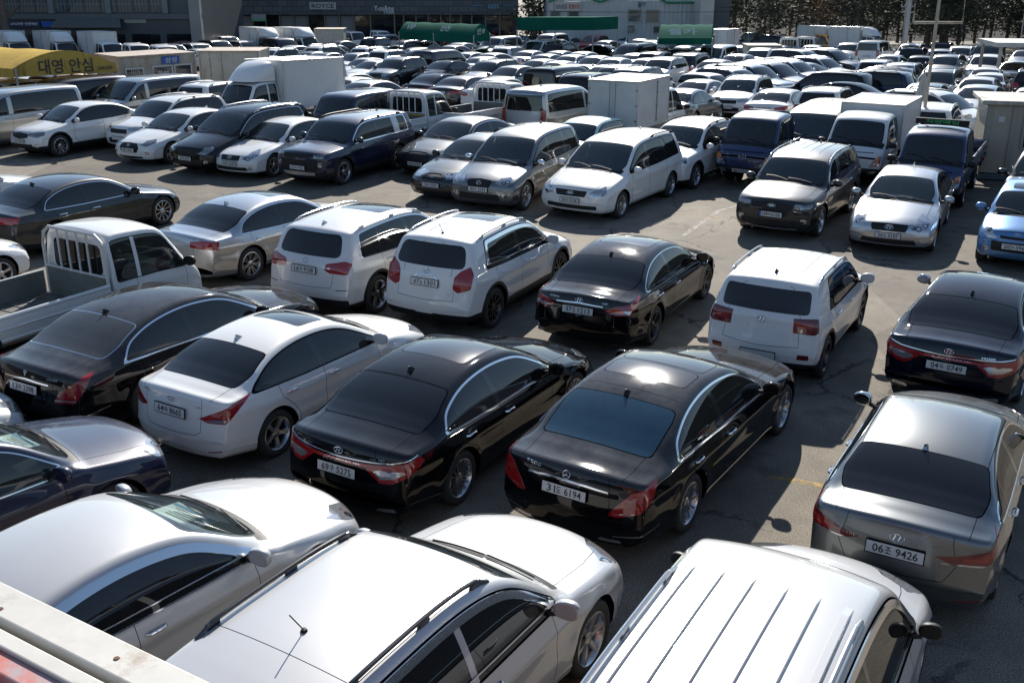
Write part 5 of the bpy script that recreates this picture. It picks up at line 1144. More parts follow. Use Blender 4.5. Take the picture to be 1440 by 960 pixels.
row2 = [
 ('parked_suv', 'white coupe shaped SUV with black lower cladding, leftmost of the row facing the aisle', 'SUV', 'w', (-13.92, 36.30), -122.0, sedan(L=4.57, W=1.82, H=1.57, wb=2.72, foh=.86, wr=.35, clad=True, cladz=.40, rim='ten', cowl=1.12, header=1.96, rgt=3.5, deck=4.12, tum=.22,
    prof=[(0, .48, 0), (.02, .66, .05), (.07, .82, .09), (.32, .93, .15), (1.08, 1.05, .05), (1.16, 1.08, .05), (1.96, 1.50, .22, .015), (2.6, 1.57, .5), (3.5, 1.48, .4, .01), (4.10, 1.18, .15), (4.44, 1.12, .04), (4.49, .94, .08), (4.57, .6, .08), (4.57, .48, 0)], belt=[(0, .88), (1.1, 1.0), (3.0, 1.03), (4.2, 1.10), (5.2, 1.10)],
    rear_line=(4.05, 3.65), doors=(1.42, 2.58, 3.5), pillars=[(2.56, 2.62, .09, 'pillar'), (3.45, 3.40, .03, 'pillar')], gc=.2, plate_front=('62허 0241', .56),
    shapes=fr([(0, .62), (.44, .66), (.50, .78), (0, .82)], [(.48, .72), (.80, .66), (1.2, .74), (1.22, .84), (.85, .82), (.52, .79)], [(0, .30), (.66, .32), (.60, .46), (0, .46)], (.82, .42), 'headd') + REAR_S)),
 ('parked_sedan', 'white sedan with wide dark hexagon grille, second in the row facing the aisle', 'car', 'w', (-10.02, 35.20), -119.0, sedan(L=4.85, rim='twin', plate_front=('53버 3421', .50),
    shapes=fr([(0, .43), (.36, .43), (.46, .58), (.42, .70), (0, .72)], [(.54, .66), (.80, .62), (1.22, .72), (1.26, .80), (.85, .77)], [(0, .24), (.62, .26), (.58, .32), (0, .32)], (.80, .42), 'headd') + REAR_S, badge_front=[('emblem', 'oval_h', .15, 0, .64)])),
 ('parked_van', 'black people carrier with chrome framed upright grille and long roof rails', 'van', 'k', (-7.55, 33.78), -121.5, suv(**{**MINIV, 'L': 5.11, 'wb': 3.06}, rim='ten', rails=(2.2, 4.3, M_ALLOY), plate_front=('53배 6475', .52), trim=M_CHROME, trimw=.012,
    shapes=fr([(0, .60), (.46, .60), (.52, .80), (0, .82)], [(.56, .68), (.85, .66), (1.2, .78), (1.22, .86), (.85, .84)], [(0, .32), (.70, .32), (.64, .42), (0, .42)], (.84, .44), 'headd'))),
 ('parked_sedan', 'white sedan with slatted chrome grille beside the navy boxy SUV', 'car', 'w', (-6.44, 33.09), -118.0, sedan(L=4.82, W=1.835, wb=2.795, tum=.25, plate_front=('14버 2636', .48), rim='five',
    shapes=fr([(0, .56), (.36, .56), (.46, .70), (0, .70)], [(.48, .62), (.72, .56), (1.22, .72), (1.34, .84), (.95, .78)], fog=(.78, .36)) + REAR_S, badge_front=[('emblem', 'oval_h', .16, 0, .64)])),
 ('parked_suv', 'navy boxy SUV with silver quarter panel behind its rear door and toothed grille', 'SUV', 'n', (-4.22, 31.86), -119.5, suv(L=4.70, W=1.89, H=1.72, wb=2.68, foh=.92, wr=.37, clad=True, cladz=.44, rim='twin', rails=(1.9, 4.0, M_TRIM), trim=M_CHROME, trimw=.03, tum=.13, pm=.06,
    prof=[(0, .55, 0), (.01, .78, .04), (.04, .98, .06), (.24, 1.04, .10), (1.12, 1.12, .05), (1.20, 1.15, .05), (1.82, 1.66, .16, .01), (2.3, 1.72, .4), (4.0, 1.70, .3), (4.36, 1.66, .05), (4.42, 1.56, .05), (4.58, 1.2, .06), (4.62, 1.1, .05), (4.66, .8, .08), (4.70, .6, .06), (4.70, .5, 0)], cowl=1.16, header=1.80, rgt=4.3, deck=4.5, belt=[(0, .96), (1.1, 1.08), (3, 1.12), (5.2, 1.14)], rear_line=(4.15, 4.05),
    pillars=[(2.55, 2.60, .08, 'pillar'), (3.62, 3.50, .30, 'quarter_panel')], quarterm=mat('quarter_silver', (.50, .51, .52), .3, .4, .5), doors=(1.45, 2.58, 3.45), plate_front=('223누 1105', .56), plan=[(0, .93), (.2, .97), (.6, .99), (1.1, 1)], bow=[(0, .20), (.5, .14), (1.2, .09), (2.2, .03), (2.8, 0)],
    shapes=fr([(0, .86), (.58, .86), (.60, .94), (0, .94)], [(.60, .84), (.96, .84), (1.10, .93), (.62, .94)], [(0, .48), (.70, .48), (.76, .78), (0, .78)], (.80, .66), 'headd', [('front', [(0, .34), (.62, .36), (.62, .44), (0, .44)], 'skid', .02)]))),
 ('parked_sedan', 'dark grey sedan with wide mesh grille next to the navy boxy SUV', 'car', 'g', (-.80, 33.34), -121.5, sedan(L=4.99, W=1.92, wb=3.01, foh=.87, wr=.36, trim=M_CHROME, trimw=.014, tum=.25, plate_front=('333허 6702', .42), rim='ten',
    shapes=fr([(0, .40), (.40, .42), (.58, .62), (.50, .74), (0, .76)], [(.60, .70), (.85, .68), (1.2, .76), (1.2, .80), (.85, .76)], [(0, .24), (.72, .24), (.66, .32), (0, .32)], None, 'headd') + REAR_S)),
 ('parked_sedan', 'older black sedan with slatted chrome edged grille, plate 10허 5592', 'car', 'gg', (-.17, 29.77), -121.5, sedan(L=4.89, W=1.85, H=1.49, wb=2.78, foh=.95, gwind=G_LIGHT, sheet=(-.2, .5, .3), plate_front=('10허 5592', .50), tum=.24,
    shapes=fr([(0, .62), (.38, .62), (.44, .76), (0, .78)], [(.52, .66), (.96, .66), (1.12, .74), (1.10, .80), (.56, .78)], [(0, .30), (.60, .30), (.60, .38), (0, .38)], (.78, .34)) + REAR_S, badge_front=[('emblem', 'oval_h', .13, 0, .70)])),
 ('parked_pickup', 'dark grey pickup with closed canopy and price sheet on its dashboard, plate 85우 2243', 'pickup', 'gm', (.88, 29.04), -116.0, suv(**{**MINIV, 'L': 4.99, 'W': 1.91, 'wb': 3.06, 'foh': .90, 'wr': .37, 'H': 1.78}, rim='six', gwind=G_LIGHT, sheet=(.1, .7, .3), plate_front=('85우 2243', .62), mirm=M_CHROME,
    shapes=fr([(0, .68), (.34, .68), (.46, .84), (0, .88)], [(.50, .78), (.80, .72), (1.16, .80), (1.20, .90), (.82, .88)], [(0, .36), (.66, .36), (.60, .52), (0, .52)], (.80, .48)), badge_front=[('emblem', 'wings', .16, 0, .77)])),
 ('parked_van', 'white people carrier with chrome grille in front of the aisle, plate 50허 5196', 'van', 'w', (3.45, 27.92), -122.5, suv(**MINIV, rim='ten', rails=(2.9, 4.3, M_TRIM), gwind=G_LIGHT, sheet=(-.1, .4, .3), plate_front=('50허 5196', .52), mirm=P['w'],
    shapes=fr([(0, .62), (.42, .62), (.52, .76), (0, .77)], [(.56, .64), (.80, .60), (1.12, .72), (1.20, .86), (.84, .80), (.60, .74)], [(0, .32), (.80, .32), (.78, .42), (0, .42)]), badge_front=[('emblem', 'text_oval', .18, 0, .70)])),
 ('parked_suv', 'white small SUV with black roof rails and split grille next to the blue truck', 'SUV', 'w', (5.83, 31.12), -123.5, suv(L=4.25, W=1.775, H=1.67, wb=2.555, foh=.90, wr=.35, clad=True, cladz=.34, rim='five', rails=(1.9, 3.5, M_TRIM), tum=.16, rear_line=(3.85, 3.70), pillars=[(2.45, 2.5, .09, 'pillar'), (3.3, 3.26, .06, 'pillar')],
    prof=[(0, .50, 0), (.02, .74, .05), (.06, .92, .08), (.28, 1.0, .12), (1.00, 1.10, .05), (1.08, 1.13, .05), (1.76, 1.60, .22, .015), (2.3, 1.67, .4), (3.4, 1.65, .3), (3.80, 1.59, .05), (3.88, 1.50, .05), (4.10, 1.14, .08), (4.16, 1.05, .06), (4.21, .8, .1), (4.25, .6, .08), (4.25, .5, 0)], cowl=1.04, header=1.76, rgt=3.7, deck=4.1,
    shapes=fr([(0, .72), (.40, .72), (.44, .84), (0, .84)], [(.48, .74), (.82, .72), (1.12, .80), (1.14, .94), (.82, .92)], [(0, .50), (.44, .50), (.42, .66), (0, .66)], (.76, .50), 'head'))),
 ('parked_suv', 'dark blue grey SUV with roof rails and dealer sticker, plate 109허 6106', 'SUV', 'gg', (7.76, 26.08), -120.8, suv(L=4.81, W=1.9, H=1.70, wb=2.815, foh=.93, wr=.365, rim='twin', rails=(1.9, 4.1, M_ALLOY), tum=.17, trim=M_CHROME, trimw=.012, plate_front=('109허 6106', .60, True, True),
    prof=[(0, .52, 0), (.01, .74, .04), (.05, .92, .07), (.28, 1.0, .12), (1.18, 1.10, .05), (1.26, 1.13, .05), (1.96, 1.62, .22, .015), (2.6, 1.70, .4), (4.0, 1.67, .3), (4.42, 1.60, .05), (4.50, 1.50, .05), (4.68, 1.14, .08), (4.72, 1.05, .06), (4.77, .8, .1), (4.81, .6, .08), (4.81, .5, 0)], cowl=1.22, header=1.94, rgt=4.3, deck=4.6, handlem=M_CHROME, extra=ribs((-.34, -.12, .12, .34), 2.2, 4.0, .05, .008),
    shapes=fr([(0, .72), (.52, .72), (.56, .84), (0, .88)], [(.58, .76), (.86, .74), (1.12, .80), (1.14, .86), (.60, .86)], [(0, .34), (.80, .34), (.86, .48), (0, .48)], (.84, .48), 'headd', [('front', [(0, .26), (.7, .28), (.7, .31), (0, .29)], 'skid', 0)]), badge_front=[('emblem', 'text_oval', .17, 0, .80)])),
 ('parked_sedan', 'silver sedan with slatted chrome grille and folded roof dent marks, plate 20오 3107', 'car', 's', (9.73, 24.81), -117.0, sedan(L=4.82, W=1.835, wb=2.795, tum=.25, gwind=G_LIGHT, sheet=(.0, .5, .3), plate_front=('20오 3107', .46), rim='five',
    shapes=fr([(0, .55), (.38, .55), (.50, .69), (0, .70)], [(.52, .62), (.74, .55), (1.24, .72), (1.36, .85), (.95, .78)], fog=(.78, .35)) + REAR_S, badge_front=[('emblem', 'oval_h', .17, 0, .63)])),
 ('parked_hatchback', 'light blue small hatchback cut by the right edge, plate 202누 5963', 'car', 'lb', (11.79, 22.90), -121, suv(L=3.6, W=1.6, H=1.485, wb=2.40, foh=.68, wr=.30, tum=.15, rear_line=(3.25, 3.1), pillars=[(2.05, 2.1, .08, 'pillar')], doors=(1.15, 2.08, 2.9), rows=[1.9, 2.6], mirm=P['lb'],
    prof=[(0, .48, 0), (.02, .66, .05), (.06, .80, .08), (.24, .88, .12), (.80, .98, .05), (.88, 1.01, .05), (1.50, 1.42, .18, .015), (1.9, 1.485, .4), (2.8, 1.46, .3), (3.22, 1.40, .05), (3.30, 1.32, .04), (3.48, 1.02, .06), (3.52, .95, .05), (3.56, .75, .08), (3.6, .6, .06), (3.6, .48, 0)], cowl=.84, header=1.50, rgt=3.2, deck=3.45, belt=[(0, .80), (1, .93), (3.6, 1.0)], rgz0=1.05, rgz1=1.32, rgy=.6, sunroof=[(1.6, 2.0, .36)],
    plate_front=('202누 5963', .52), shapes=fr([(0, .66), (.36, .66), (.40, .72), (0, .72)], [(.42, .66), (.62, .62), (.92, .72), (.98, .86), (.70, .80)], [(0, .40), (.52, .40), (.56, .60), (0, .60)], (.70, .42)), badge_front=[('emblem', 'text_oval', .12, 0, .76)])),
 ('parked_suv', 'dark SUV with round black mirror behind the light blue hatchback', 'SUV', 'gg', (14.1, 26.2), -120.5, suv()),
 ('parked_van', 'silver van whose rear end shows at the left edge with long tinted side glass', 'van', 'vs', None, -122, van('vs')),
 ('parked_van', 'silver van with both wipers lifted off its windshield behind the white coupe SUV', 'van', 'vs', None, -122, van('vs', gwind=G_LIGHT)),
 ('parked_van', 'silver van seen from behind with tall red lamps beside the box truck', 'van', 'vs', None, 60, van('vs')),
 ('parked_van', 'black van seen from behind with a large dark rear window', 'van', 'k', None, 60, van('k')),
 ('parked_van', 'pale van with green, yellow and blue nose stripes behind the small white truck', 'van', 'ch', None, -120, van('ch', shapes=VAN['shapes'] + [('topd', [(.15, .20), (.82, .78), (.82, .45), (.30, .05)], 'grn', .02), ('topd', [(.12, .42), (.60, .80), (.40, .80), (.12, .62)], 'ylw', .02), ('front', [(.15, .88), (.75, 1.06), (1.0, 1.12), (1.0, 1.02), (.6, .92)], 'grn', .01), ('front', [(.45, .84), (.9, .98), (1.0, .94), (.6, .80)], 'ylw', .01)])),
]
for i_, q in enumerate(row2):
    if q[3] not in ('k',) and i_ not in (4, 5, 10, 12): q[6].setdefault('gwind', G_LIGHT); q[6].setdefault('sheet', ((-.15, .1, .2, -.3)[i_ % 4], .42 + .08 * (i_ % 3), .3))
for q in row2:
    if 'green, yellow' in q[1]: q[6]['shapemats'] = {**q[6]['shapemats'], 'grn': ('green_stripe', mat('stripe_green', (.10, .42, .10), .4), .001, True), 'ylw': ('yellow_stripe', mat('stripe_amber', (.75, .45, .05), .4), .001, True)}
def place(S, yaw, d, y, z, px, py):
    """origin so that the local point (d from the front, y, z) projects to the photograph's pixel"""
    g = at(px, py, z); x = S['wb'] + S['foh'] - d; a = D(yaw)
    return (g.x - x * math.cos(a) + y * math.sin(a), g.y - x * math.sin(a) - y * math.cos(a))
anchors = {13: (1.6, -1.05, 1.12, 1408, 240), 14: (4.85, .72, 1.80, 106, 123), 15: (1.75, .60, 1.80, 187, 114), 16: (4.9, 0, 1.84, 738.5, 129), 17: (4.9, 0, 1.84, 759, 98), 18: (1.8, 0, 1.84, 1146, 156)}
for i, (nm, lb, ct, pk, loc, yaw, S) in enumerate(row2):
    root_paint[0] = P[pk]
    if i in anchors: loc = place(S, yaw, *anchors[i])
    make_car(S, nm, lb, ct, P[pk], loc, D(yaw), 'cars in and behind the row facing the aisle', 'mid')
TK = dict(wb=2.64, foh=1.18)
ws_sheet = (-.25, .55, .3)
truck('parked_truck', 'small blue flatbed truck facing the aisle between two SUVs, plate 86서 7716', P['bt'], (8.37, 31.69), D(-122), 'bed', lod='mid', plate='86서 7716', sheet=ws_sheet, group='small trucks')
truck('parked_truck', 'small white truck with a white box body facing the aisle', P['w'], (11.31, 31.71), D(-121), 'box', lod='mid', plate='87너 4120', sheet=ws_sheet, group='small trucks', box=(1.74, 2.5, .9, 2.12))
truck('parked_truck', 'small blue flatbed truck with a green roof sign beside the guard booth', P['bt'], (12.24, 28.95), D(-119.4), 'bed', lod='mid', sheet=ws_sheet, group='small trucks')
truck('parked_truck', 'white truck with rounded wind deflector and large box body at the upper left', P['w'], place(TK, -122, 1.0, 0, 1.97, 343, 113), D(-122), 'box', lod='mid', fair=True, box=(1.95, 3.4, .9, 2.62), group='small trucks')
truck('parked_truck', 'dark blue double cab truck facing the camera with glazed rear doors', P['n'], place(TK, -121, 1.4, 0, 1.97, 490, 128), D(-121), 'bed', lod='mid', gate=False, dbl=True, sheet=ws_sheet, group='small trucks')
truck('parked_truck', 'white flatbed truck with a yellow stripe across its grey headboard', P['w'], place(TK, 60, 1.98, 0, 1.93, 570, 129), D(60), 'bed', lod='mid', stripe=True, group='small trucks')
truck('parked_truck', 'white flatbed truck whose rail headboard rises beside the silver van', P['w'], place(TK, 60, 1.98, 0, 1.93, 690, 117), D(60), 'bed', lod='mid', group='small trucks')
truck('parked_truck', 'white box truck seen from behind with grey lower door and dealer sticker', P['w'], place(TK, 60, 4.75, 0, 2.5, 860, 110), D(60), 'box', lod='mid', box=(1.72, 2.6, .9, 2.38), group='small trucks', boxm=worn('box_panel_grey', (.60, .62, .62), (.50, .52, .52), 1.5, .35, .1))

# ---------------------------------------------------------------- the cars further back, copied from coarser prototypes
far_specs = {
 's': lambda: sedan(shapes=[('front', [(.54, .62), (.76, .58), (1.2, .72), (1.2, .80), (.80, .76)], 'head', 0), ('front', [(0, .50), (.42, .50), (.48, .68), (0, .68)], 'grille', 0), REAR_S[0]], tum=.25),
 'c': lambda: sedan(L=4.53, W=1.78, H=1.44, wb=2.70, foh=.88, cowl=1.18, header=2.02, rgt=3.42, deck=4.06, prof=heroes[2][6]['prof'], rear_line=(3.9, 3.5), pillars=[(2.62, 2.68, .1, 'pillar')], tum=.25, shapes=[('front', [(.54, .62), (.76, .58), (1.2, .72), (1.2, .80), (.80, .76)], 'head', 0), ('front', [(0, .44), (.40, .44), (.44, .68), (0, .68)], 'grille', 0), REAR_S[0]]),
 'u': lambda: suv(shapes=[q for q in suv()['shapes'][:4]], rails=(1.95, 3.8, M_ALLOY), tum=.17),
 'x': lambda: suv(L=4.85, W=1.92, H=1.74, wb=2.85, foh=.92, wr=.37, clad=True, tum=.16, shapes=suv()['shapes'][:4], rear_line=(4.4, 4.2), pillars=[(2.6, 2.66, .09, 'pillar'), (3.6, 3.55, .08, 'pillar')],
    prof=heroes[6][6]['prof'][:6] + [(2.02, 1.66, .22, .015), (2.6, 1.74, .4), (4.0, 1.72, .3), (4.40, 1.64, .05), (4.48, 1.54, .05, 0), (4.72, 1.16, .08), (4.76, 1.06, .06), (4.80, .8, .1), (4.85, .6, .08), (4.85, .5, 0)], cowl=1.20, header=2.02, rgt=4.4, deck=4.6, rails=(2.0, 4.3, M_ALLOY)),
 'h': lambda: suv(**{k: v for k, v in row2[12][6].items() if k not in ('plate_front', 'badge_front', 'mirm', 'sunroof')}),
 'm': lambda: suv(**MINIV, shapes=suv()['shapes'][:4]),
 'v': lambda: van('vs', shapes=VAN['shapes']),
}
proto = {}
def get_proto(t, c):
    if (t, c) not in proto:
        S = far_specs[t]()
        S['shapes'] = [q for q in S['shapes']]
        if t == 'v': S['shapemats'] = {**LIGHTS, 'bodyp': ('pillar', P[c], .001, True)}
        S['plate_front'] = (None, .50); S['plate_rear'] = (None, .82)
        S['gwind'] = rnd.choice([G_LIGHT, G_MID]); S['gside'] = G_DARK; S['alloy'] = M_ALLOY; S['antenna'] = None
        nm = {'s': 'parked_sedan', 'c': 'parked_sedan', 'u': 'parked_suv', 'x': 'parked_suv', 'h': 'parked_hatchback', 'm': 'parked_van', 'v': 'parked_van'}[t]
        o = make_car(S, nm, None, {'s': 'car', 'c': 'car', 'u': 'SUV', 'x': 'SUV', 'h': 'car', 'm': 'van', 'v': 'van'}[t], P[c], (0, 0), 0, None, 'far')
        proto[(t, c)] = [o, S, False]
        index_kids()
    return proto[(t, c)]
F_, B_, R_, L_ = -121, 60, -48, 146
CN = dict(w='white', w2='pearl white', s='silver', k='black', g='dark grey', gm='grey', gg='graphite', n='navy', lb='light blue', bg='blue grey', r='red', br='brown', tl='pale teal', vs='silver', ch='champagne')
TN = dict(s='sedan', c='compact sedan', u='SUV', x='large SUV', h='small hatchback', m='people carrier', v='van')
DN = {F_: 'facing the camera', B_: 'seen from behind', R_: 'nose to the right', L_: 'nose to the left'}
# zone: (phrase, [(pixel x, pixel y of the roof centre, type, colour, heading)])
zones = [
 ('just behind the silver vans', [(258, 133, 'u', 'w', F_), (115, 113, 'u', 'w', B_), (140, 119, 'c', 'w2', F_), (285, 112, 'u', 'w', B_), (318, 121, 's', 'w', F_), (352, 144, 's', 'gg', F_)]),
 ('among the trucks behind the navy SUV', [(440, 126, 's', 'w', F_), (687, 144, 'u', 'gg', F_), (803, 168, 'u', 'w', F_), (862, 171, 'h', 'tl', F_), (954, 151, 'm', 'w', F_), (1029, 168, 's', 'w', F_)]),
 ('around the striped van', [(1004, 144, 'u', 'w', B_), (1054, 133, 'u', 'bg', B_), (1112, 127, 's', 'w', B_), (964, 126, 's', 'gm', B_), (1135, 137, 'u', 'w', B_), (1085, 156, 's', 'w', B_)]),
 ('behind the small white box truck', [(1182, 125, 'u', 'w', B_), (1228, 136, 'u', 'w', B_), (1290, 127, 'u', 'w', R_), (1345, 150, 'x', 'w', L_), (1350, 178, 's', 'w', L_)]),
 ('in the rows behind the guard booth', [(1376, 119, 's', 'w', F_), (1323, 115, 's', 's', F_), (1342, 106, 's', 'w2', F_), (1398, 108, 's', 'g', F_), (1257, 113, 's', 'gm', F_), (1282, 98, 'u', 'g', F_), (1437, 119, 'c', 'w', F_), (1415, 97, 'u', 'k', B_), (1358, 101, 'c', 'w', B_), (1377, 93, 'c', 'w', B_), (1318, 98, 'c', 'w2', B_), (1322, 88, 'u', 's', B_), (1363, 76, 'u', 'w', F_), (1390, 77, 'c', 'gm', F_), (1398, 69, 'c', 'n', F_), (1310, 76, 'u', 'gm', F_), (1272, 77, 's', 's', F_), (1290, 77, 'h', 'gg', B_), (1258, 83, 'u', 'w', B_), (1283, 61, 'u', 'w', F_), (1300, 66, 'u', 'k', B_), (1327, 59, 'u', 'k', B_), (1335, 68, 'u', 's', B_), (1367, 61, 'v', 'k', F_), (1400, 66, 'u', 'w', F_), (1420, 85, 's', 's', F_), (1436, 100, 's', 'w', F_)]),
 ('in the line parked nose right', [(952, 98, 'u', 's', R_), (975, 100, 'h', 'w', R_), (992, 89, 'x', 'bg', R_), (1015, 85, 'x', 'gg', R_), (1036, 85, 'c', 'gm', R_), (1054, 81, 'u', 's', R_), (1074, 78, 'u', 'w2', R_), (1101, 80, 'c', 'w', R_), (1123, 68, 'm', 'w', R_), (1163, 71, 's', 'w2', R_), (1185, 69, 'x', 'gg', R_), (1205, 74, 's', 'n', R_)]),
 ('in the line parked nose left', [(1165, 109, 's', 'k', L_), (1192, 101, 'x', 'k', L_), (1222, 97, 'x', 'n', L_), (1242, 93, 'u', 'gg', L_)]),
 ('beside the white van near the pines', [(1233, 56, 'v', 'w', B_), (1207, 60, 'c', 'w', F_), (1195, 60, 'u', 'gm', F_)]),
 ('in the front of the middle field', [(512, 81, 'c', 'w', F_), (527, 74, 's', 's', F_), (580, 86, 'c', 'w', F_), (623, 82, 'u', 'g', F_), (653, 86, 's', 'k', F_), (700, 84, 's', 'w', F_), (593, 71, 'u', 'br', F_), (613, 77, 'c', 'w', F_), (737, 84, 'u', 'gg', F_), (760, 91, 's', 'gm', F_)]),
 ('near the flatbed trucks in the middle', [(603, 111, 's', 'w', B_), (633, 113, 's', 'w2', B_), (567, 121, 's', 'w', B_), (512, 110, 'u', 'w', B_), (512, 102, 's', 'gm', B_), (665, 106, 's', 'w', B_), (708, 107, 's', 'k', B_), (733, 108, 's', 'gg', B_), (850, 101, 'x', 'k', B_), (815, 124, 'u', 'gg', B_), (487, 118, 'u', 'w', B_), (930, 94, 'x', 'n', B_), (953, 110, 'c', 'w', B_), (960, 104, 'u', 'w', F_), (1003, 108, 'c', 'w', F_)]),
 ('in the crowded rows of the middle field', [(790, 76, 's', 'w', F_), (755, 76, 's', 'gm', F_), (730, 75, 's', 'w', F_), (735, 66, 'u', 'w', B_), (768, 71, 's', 's', B_), (803, 71, 's', 'gm', B_), (837, 73, 's', 'w', B_), (870, 73, 's', 's', B_), (787, 84, 's', 'w', F_), (817, 85, 's', 's', F_), (828, 78, 's', 's', F_), (858, 80, 's', 'w', F_), (880, 82, 's', 'w2', F_), (827, 91, 's', 'w', F_), (860, 92, 's', 's', F_), (900, 92, 'u', 'gg', F_), (912, 80, 'u', 'w', F_), (905, 72, 'u', 'g', B_), (933, 69, 'u', 'gm', B_), (953, 73, 'x', 'g', B_), (945, 88, 's', 'w', F_), (970, 84, 's', 'w2', F_)]),
 ('near the long green canopy', [(565, 70, 'u', 'w', B_), (618, 63, 's', 'w', B_), (637, 67, 's', 'w', B_), (668, 70, 'v', 'n', B_), (697, 73, 's', 'w', B_), (715, 77, 's', 's', B_), (700, 67, 's', 'g', B_), (530, 65, 'u', 'w', B_), (500, 65, 'u', 'w', B_), (487, 63, 's', 'gm', B_), (497, 73, 's', 'gg', B_), (535, 53, 'u', 'k', B_), (567, 64, 's', 'k', B_), (588, 66, 's', 'w', B_), (590, 59, 'u', 'k', B_), (620, 57, 'u', 'k', B_), (636, 59, 's', 'w', B_), (702, 51, 'v', 'vs', F_), (570, 56, 's', 'gg', B_), (548, 48, 'u', 'w', B_), (655, 57, 's', 'gm', B_), (715, 62, 's', 'k', B_), (668, 45, 's', 'w', B_), (690, 44, 's', 'r', B_), (685, 48, 's', 'w', B_), (650, 49, 'u', 'gg', B_)]),
 ('under the flat green canopy', [(737, 49, 's', 's', F_), (775, 47, 'v', 'w', F_), (795, 60, 'x', 'k', B_), (838, 62, 's', 'k', L_), (835, 50, 'u', 'r', F_), (862, 48, 'u', 'w', F_), (860, 57, 's', 'gm', F_), (890, 61, 'v', 'k', F_), (923, 61, 'u', 'w', F_), (818, 48, 's', 'w', F_), (738, 56, 'v', 'w', F_), (939, 59, 's', 'k', F_), (953, 64, 's', 'gm', F_), (757, 62, 's', 'g', F_), (890, 56, 's', 'w', F_), (795, 52, 's', 'w2', F_), (875, 50, 's', 'w', F_), (915, 55, 's', 's', F_), (770, 56, 'u', 's', F_), (900, 48, 'c', 'w', F_)]),
 ('between the green canopies and the pines', [(967, 63, 'v', 'w', F_), (990, 68, 's', 'w', F_), (1023, 64, 's', 'w2', F_), (1046, 64, 'u', 'w', F_), (1080, 68, 'u', 's', F_), (1108, 64, 's', 'gm', F_), (985, 82, 's', 'w', F_), (1010, 75, 's', 'w2', F_), (1000, 61, 's', 'g', F_), (1075, 49, 'x', 'n', L_), (1010, 51, 'u', 'n', F_), (1130, 63, 's', 's', F_)]),
 ('left of the long green canopy', [(383, 69, 's', 'gg', F_), (405, 73, 's', 'gm', F_), (437, 70, 'u', 'w', F_), (465, 73, 's', 'gg', F_), (425, 64, 's', 'w', F_), (462, 63, 'u', 'gm', F_), (445, 80, 's', 'w', F_), (372, 78, 's', 'w', F_), (283, 61, 'u', 'w', R_), (270, 58, 's', 'r', R_), (250, 62, 'u', 'bg', R_), (262, 49, 'v', 'gg', R_), (320, 50, 'm', 'gg', R_), (312, 56, 'x', 'gg', R_), (348, 57, 'u', 'w', R_), (390, 53, 'v', 'n', R_), (368, 56, 'c', 'w2', R_), (300, 68, 's', 'w', R_), (475, 57, 's', 'g', F_)]),
 ('in front of the glass building', [(145, 44, 'x', 'k', R_), (178, 44, 'x', 'gg', R_), (210, 44, 'x', 'k', R_), (345, 45, 'u', 'k', R_), (8, 58, 's', 'gg', R_), (235, 46, 'u', 'k', R_), (120, 43, 'u', 'gg', R_)]),
 ('under the yellow canopy', [(30, 116, 'u', 'bg', B_), (150, 104, 'u', 'br', B_), (90, 108, 'v', 'n', F_), (118, 108, 's', 'w', B_)]),
]
placed = []
for o in [q for q in bpy.data.objects if q.parent is None and q.type == 'EMPTY']:
    a = o.rotation_euler.z; placed.append([o.location.x + 1.4 * math.cos(a), o.location.y + 1.4 * math.sin(a), a, 4.9, 1.85, True])
bp_ = at(1374, 247); placed.append([bp_.x + 1.4, bp_.y + .5, D(-16), 3.4, 2.3, True])
todo = []
for zi, (ph, lst) in enumerate(zones):
    for (px, py, t, c, yaw) in lst:
        pr_ = get_proto(t, c); S = pr_[1]; H_ = S['H']; g = at(px, py, H_); jy = yaw + rnd.uniform(-2.5, 2.5); a = D(jy)
        e = [g.x, g.y, a, S['L'], S['W'], False, zi, t, c, yaw, px, py, S, g.x, g.y]; todo.append(e); placed.append(e)
def overlap(p, q):
    """penetration of two oriented rectangles, pushed apart along the smallest axis"""
    best = None
    for a in (p[2], p[2] + math.pi / 2, q[2], q[2] + math.pi / 2):
        ux, uy = math.cos(a), math.sin(a); d = (q[0] - p[0]) * ux + (q[1] - p[1]) * uy
        ext = sum(abs(math.cos(r[2] - a)) * (r[3] / 2 + .04) + abs(math.sin(r[2] - a)) * (r[4] / 2 + .06) for r in (p, q)); pen = ext - abs(d)
        if pen <= 0: return None
        if best is None or pen < best[0]: best = (pen, ux if d >= 0 else -ux, uy if d >= 0 else -uy)
    return best
for it in range(160):
    mv = 0
    for i, p in enumerate(placed):
        for q in placed[i + 1:]:
            if (p[5] and q[5]) or abs(p[0] - q[0]) > 5.5 or abs(p[1] - q[1]) > 5.5: continue
            b = overlap(p, q)
            if b:
                k = .55 if not (p[5] or q[5]) else 1.05; mv += 1
                if not p[5]: p[0] -= b[1] * b[0] * k; p[1] -= b[2] * b[0] * k
                if not q[5]: q[0] += b[1] * b[0] * k; q[1] += b[2] * b[0] * k
    if not mv: break
def bad(e): return math.hypot(e[0] - e[13], e[1] - e[14]) > (2.6 if e[1] < 42 else 5.) or any(q is not e and abs(q[0] - e[0]) < 5.5 and abs(q[1] - e[1]) < 5.5 and (overlap(e, q) or (0,))[0] > .45 for q in placed)
for e in sorted(todo, key=lambda e: e[1]):
    if bad(e): todo.remove(e); placed.remove(e)
print('kept', len(todo))
ORD = ['first', 'second', 'third', 'fourth', 'fifth', 'sixth', 'seventh', 'eighth', 'ninth', 'tenth', 'eleventh', 'twelfth', 'thirteenth']
cnt = {}
for e in todo: cnt.setdefault((e[6], e[7], e[8], e[9]), []).append(e)
def wipe(o):
    for c in KIDS.get(o.name, []): wipe(c)
    bpy.data.objects.remove(o)
